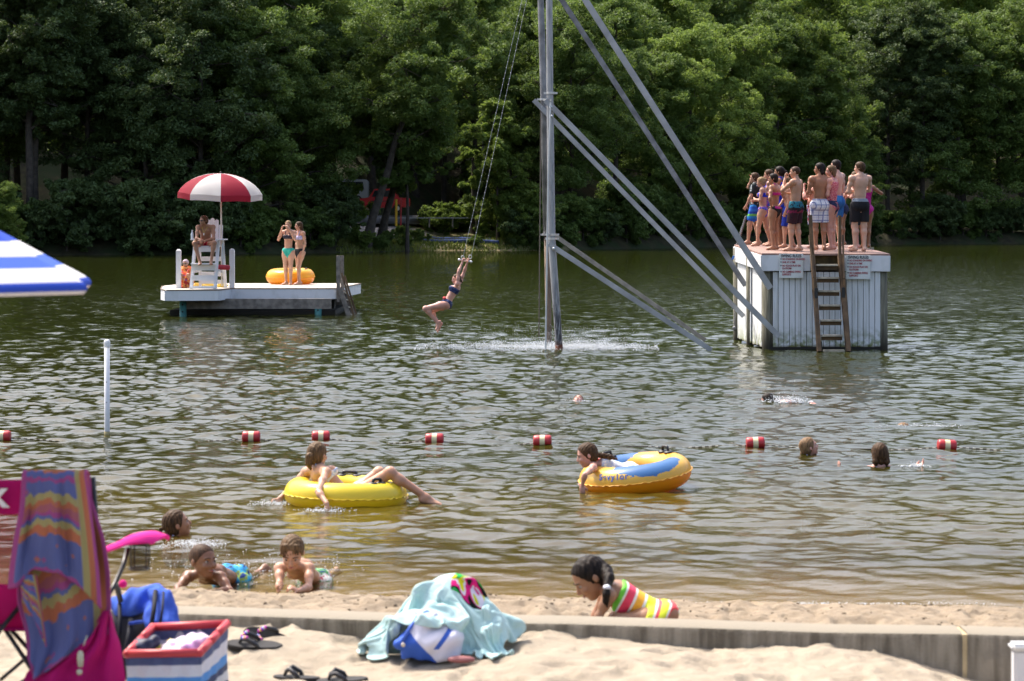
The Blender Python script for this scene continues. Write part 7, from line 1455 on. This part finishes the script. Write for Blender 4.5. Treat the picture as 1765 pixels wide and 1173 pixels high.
# ---- flip flops
def flipflop(lab, c, heel_to_toe, up, side_hint, group, strapm, beads=False, L=.25, W_=.092, T=.024):
    c = Vector(c); d = Vector(heel_to_toe).normalized(); u = Vector(up); u = (u - d * u.dot(d)).normalized(); r_ = d.cross(u); t = thing('flip_flop', lab, 'sandal', tuple(c), group)
    pts = []
    for k in range(28):
        a = 2 * math.pi * k / 28; y = math.sin(a); x = math.cos(a); w = W_ / 2 * (1 + .18 * y - .16 * (1 - abs(y)) ** 2 * 1.2) ; pts.append(c + d * (y * L / 2) + r_ * (x * w))
    m = MB(c); m.prism(pts, u * T); bmesh.ops.bevel(m.bm, geom=[e for e in m.bm.edges], offset=.004, segments=2, affect='EDGES'); m.build('sole', mat('sole_black', (.012, .011, .012), .75, var=.4, vscale=30), t, auto=40)
    top = c + u * T; toe = top + d * L * .26; m = MB(c)
    for sg in (-1, 1):
        m_pts = [toe, toe + u * .026 + r_ * sg * .010 - d * .012, top + d * L * .12 + r_ * sg * W_ * .36 + u * .038, top - d * L * .04 + r_ * sg * W_ * .47 + u * .014, top - d * L * .09 + r_ * sg * W_ * .47 - u * .006]; n = 5
        m.tube(m_pts, [.006, .009, .012, .011, .009], 8)
    s_o = m.build('strap', strapm, t, smooth=True)
    if beads:
        rr = random.Random(4); cols = [(.55, .03, .40), (.03, .06, .60), (.65, .48, .03), (.6, .6, .6), (.50, .03, .35)]
        for k in range(11):
            sg = -1 if k % 2 else 1; f_ = rr.random(); b0 = toe + u * .034 + r_ * sg * .012 - d * .012; b1 = top + d * L * .12 + r_ * sg * W_ * .36 + u * .050; m = MB(c); m.ball(b0.lerp(b1, k / 11), .0085, 10); m.build('bead', mat('bead_%d' % (k % 5), cols[k % 5], .25), s_o, smooth=True)
    return t
SB = mat('strap_black', (.012, .012, .016), .5)
gz = float(ground_z(X_(440, 11.4), 11.4))
flipflop('beaded black flip-flop lying flat at the foot of the wall, nearer the cooler', P(438, 1116, 11.68), (-1, -.10, .06), (0, -.3, 1), 0, 'beaded flip-flops by the wall', SB, True, .29, .10)
flipflop('beaded black flip-flop propped against the wall behind its pair', P(466, 1103, 11.88), (-1, .05, .26), (0, -.8, .5), 0, 'beaded flip-flops by the wall', SB, True, .29, .10)
gz = float(ground_z(X_(540, 10.85), 10.85)) + .005
flipflop('plain black flip-flop on the sand, left one of the pair at the bottom edge', (X_(511, 11.06), 11.06, gz), (-1, .12, .02), (0, 0, 1), 0, 'plain flip-flops at the bottom edge', SB, False, .23)
flipflop('plain black flip-flop on the sand, right one of the pair at the bottom edge', (X_(590, 11.0), 11.0, gz), (-1, -.1, -.05), (0, -.1, 1), 0, 'plain flip-flops at the bottom edge', SB, False, .25)
# ---- striped umbrella at the left edge
um = thing('beach_umbrella', 'blue and white striped beach umbrella poking in at the left edge', 'umbrella', (X_(-300, 9.3), 9.3, float(ground_z(-2.7, 9.3)))); O = tuple(um.location)
US = NT('umbrella_stripes'); uv = US.n('ShaderNodeTexCoord').outputs['UV']; s_ = US.n('ShaderNodeSeparateXYZ', i0=uv)
c = US.ramp(s_.outputs[1], [(0, (.78, .78, .80)), (.06, (.05, .12, .62)), (.135, (.80, .80, .82)), (.215, (.10, .20, .68)), (.285, (.80, .80, .82)), (.375, (.05, .12, .62)), (.44, (.8, .8, .82)), (.52, (.05, .12, .62)), (.6, (.8, .8, .82))], 'CONSTANT'); US.base(c, .8, .2)
_tl = US.n('ShaderNodeBsdfTranslucent'); US.set(_tl.inputs[0], c); _ms = US.n('ShaderNodeMixShader'); _ms.inputs[0].default_value = .4; US.t.links.new(US.b.outputs[0], _ms.inputs[1]); US.t.links.new(_tl.outputs[0], _ms.inputs[2]); US.t.links.new(_ms.outputs[0], US.out.inputs[0])
ap = P(-292, 262, 9.0 + .25); tip = P(146, 489, 9.0); rad = (Vector((tip.x, tip.y, 0)) - Vector((ap.x, ap.y, 0))).length; drop = ap.z - tip.z; a_t = math.atan2(tip.y - ap.y, tip.x - ap.x)
for i in range(8):
    rows = []; a0, a1 = a_t + i * math.pi / 4 - math.pi / 4, a_t + i * math.pi / 4
    for j in range(8):
        u = j / 7; r_ = []
        for k in range(7):
            w = k / 6; q0 = V3(math.cos(a0), math.sin(a0), 0); q1 = V3(math.cos(a1), math.sin(a1), 0); e_ = q0.lerp(q1, w) * (1 - .03 * math.sin(math.pi * w) * u); v_ = ap + e_ * rad * u - V3(0, 0, drop * u ** 1.12); v_.z += .0 * (v_.y - tip.y); r_.append(v_)
        rows.append(r_)
    rows.append([p_ - V3(0, 0, .042) + (ap - p_) * .004 for p_ in rows[-1]])
    sheet('canopy_panel', US.m, um, rows, .003, 1, O)
m = MB(O); m.tube([Vector((ap.x, ap.y, ap.z + .04)), Vector((ap.x, ap.y, O[2] - .1))], .018, 12); m.build('pole', mat('umbrella_pole', (.6, .6, .6), .4), um, smooth=True)
for i in range(8):
    a = a_t + i * math.pi / 4; m = MB(O); m.tube([ap + V3(math.cos(a), math.sin(a), 0) * rad * u * .985 - V3(0, 0, drop * u ** 1.12 + .016 - .0 * (ap.y + math.sin(a) * rad * u - tip.y)) for u in np.linspace(.05, 1.0, 8)], .004, 5); m.build('rib', mat('umb_rib', (.3, .3, .3), .4), um)
# ---- white plastic box at the right edge
wb = thing('white_box', 'plain white plastic box cut off by the right edge, in front of the wall', 'box', (X_(1775, 11.2), 11.2, float(ground_z(2.5, 11.2)) - .05)); O = tuple(wb.location)
xl = X_(1744, 11.1); zt = Z_(1110, 11.1); m = MB(O); m.box((xl + .012, 11.1, O[2]), (xl + .5, 11.18, zt - .03), .012); m.build('box_body', mat('box_white', (.62, .62, .64), .4), wb, auto=40)
m = MB(O); m.box((xl, 11.085, zt - .034), (xl + .52, 11.2, zt), .012); m.build('lid', mat('box_lid', (.60, .60, .60), .4), wb, auto=40)
# ---- splashes: foam patches and droplets, one set drawn as sun glints
def splash(name, lab, c, spread, n, rmax, hgt, seed, flat=.35, jets=0):
    g2 = np.random.RandomState(seed); m = MB(c); c = Vector(c)
    ico = bmesh.new(); bmesh.ops.create_icosphere(ico, subdivisions=1, radius=1); iv = np.array([list(v.co) for v in ico.verts]); ifc = np.array([[v.index for v in f.verts] for f in ico.faces]); ico.free(); m.bm.free()
    X = np.clip(g2.normal(0, spread[0], n), -2.2 * spread[0], 2.2 * spread[0]); Y = g2.normal(0, spread[1], n); hh = np.abs(g2.normal(0, 1, n)) ** 1.6 * hgt * np.exp(-(X / spread[0]) ** 2 * .3); rr = rmax * g2.uniform(.25, 1, n) ** 1.6 * (.5 + .5 / (1 + hh / max(hgt, .01)))
    if jets:
        ji = g2.randint(0, n, n // 6); hh[ji] = g2.uniform(0, jets, len(ji)); rr[ji] *= .55
    V = iv[None] * (rr[:, None, None] * np.array([1.4, 1.2, .8])) + np.stack([X, Y, hh + .004], 1)[:, None]; Q = ifc[None] + (np.arange(n) * len(iv))[:, None, None]
    o = link_mesh(name, npmesh(name, V.reshape(-1, 3), Q.reshape(-1, 3)), mat('foam', (.86, .88, .90), .18, trans=.25), None, True); o.location = c; tag(o, lab, 'splash', kind='stuff')
splash('water_spray', 'white line of spray on the water round the foot of the swing poles', (X_(905, 44.4), 44.5, 0), (.95, .45), 9000, .010, .045, 3, jets=.45)
splash('water_spray', 'denser white spray right of the swing poles', (X_(1010, 44.4), 44.5, 0), (.62, .35), 7500, .011, .06, 13, jets=.4)
splash('water_spray', 'drips falling from the feet of the swinging girl', (X_(743, 44.6), 44.6, 0), (.07, .05), 260, .008, .2, 23, jets=.55)
splash('water_spray', 'sparkling ripples thrown up around the hand beside the yellow ring', (X_(560, 19.5), 19.45, 0), (.12, .05), 420, .006, .012, 5)
splash('water_spray', 'sparkling ripples at the left hand of the girl in the yellow ring', (X_(470, 20), 19.95, 0), (.09, .07), 380, .006, .012, 6)
splash('water_spray', 'small bubbles around the wet dark-haired girl near the pink armrest', (X_(338, 17.5), 17.45, 0), (.11, .10), 800, .006, .008, 7)
splash('water_spray', 'white splash behind the dark-haired swimmer', (X_(1352, 31.2), 31.1, 0), (.16, .06), 900, .011, .04, 8)
splash('water_spray', 'faint splash around the nearly submerged swimmer', (X_(1585, 27.6), 27.5, 0), (.22, .06), 350, .008, .012, 9)
splash('water_spray', 'bubbles around the arms of the dark-haired swimmer seen from behind', (X_(1575, 23), 23, 0), (.07, .05), 160, .008, .01, 10)
splash('water_spray', 'bubbles beside the pink-faced swimmer', (X_(997, 31.3), 31.3, 0), (.08, .03), 120, .009, .012, 14)
splash('water_spray', 'white drops painted as sun glints in the shallows behind the two boys', (X_(440, 16.3), 16.3, 0), (.35, .35), 420, .006, .006, 11)  # white drops stand in for sunlight glinting on the ripples
splash('water_spray', 'glittering foam along the wet edge of the sand on the right', (X_(1350, 14.75), 14.72, 0), (.75, .015), 500, .006, .004, 12)

# ---- dark bits of weed and bark on the damp sand
g3 = np.random.RandomState(31); n = 420; Xs = g3.uniform(-3.2, 3.4, n); t_ = g3.uniform(0, 1, n) ** .8; Ys = WALL_Y(Xs) + .4 + t_ * (shore_near(Xs) - .12 - WALL_Y(Xs) - .4); Zs = ground_z(Xs, Ys); an = g3.uniform(0, 6.28, n); ln = g3.uniform(.004, .016, n) * (1 + 2.2 * (g3.rand(n) > .9)); wd = g3.uniform(.003, .006, n)
dx_, dy_ = np.cos(an), np.sin(an); V = []
for sx_, sy_, sz_ in ((-1, -1, 0), (1, -1, 0), (1, 1, 0), (-1, 1, 0), (-.7, -.6, 1), (.7, -.6, 1), (.7, .6, 1), (-.7, .6, 1)): V.append(np.stack([Xs + dx_ * sx_ * ln - dy_ * sy_ * wd, Ys + dy_ * sx_ * ln + dx_ * sy_ * wd, Zs - .002 + sz_ * (.004 + wd * .8)], 1))
V = np.stack(V, 1).reshape(-1, 3); Q = (np.array([(0, 1, 5, 4), (1, 2, 6, 5), (2, 3, 7, 6), (3, 0, 4, 7), (4, 5, 6, 7)])[None] + (np.arange(n) * 8)[:, None, None]).reshape(-1, 4)
tag(link_mesh('debris', npmesh('debris', V, Q), mat('debris_dark', (.07, .045, .025), .9, var=.4, vscale=30), None, False), 'dark bits of bark and weed on the damp sand', 'debris', kind='stuff')
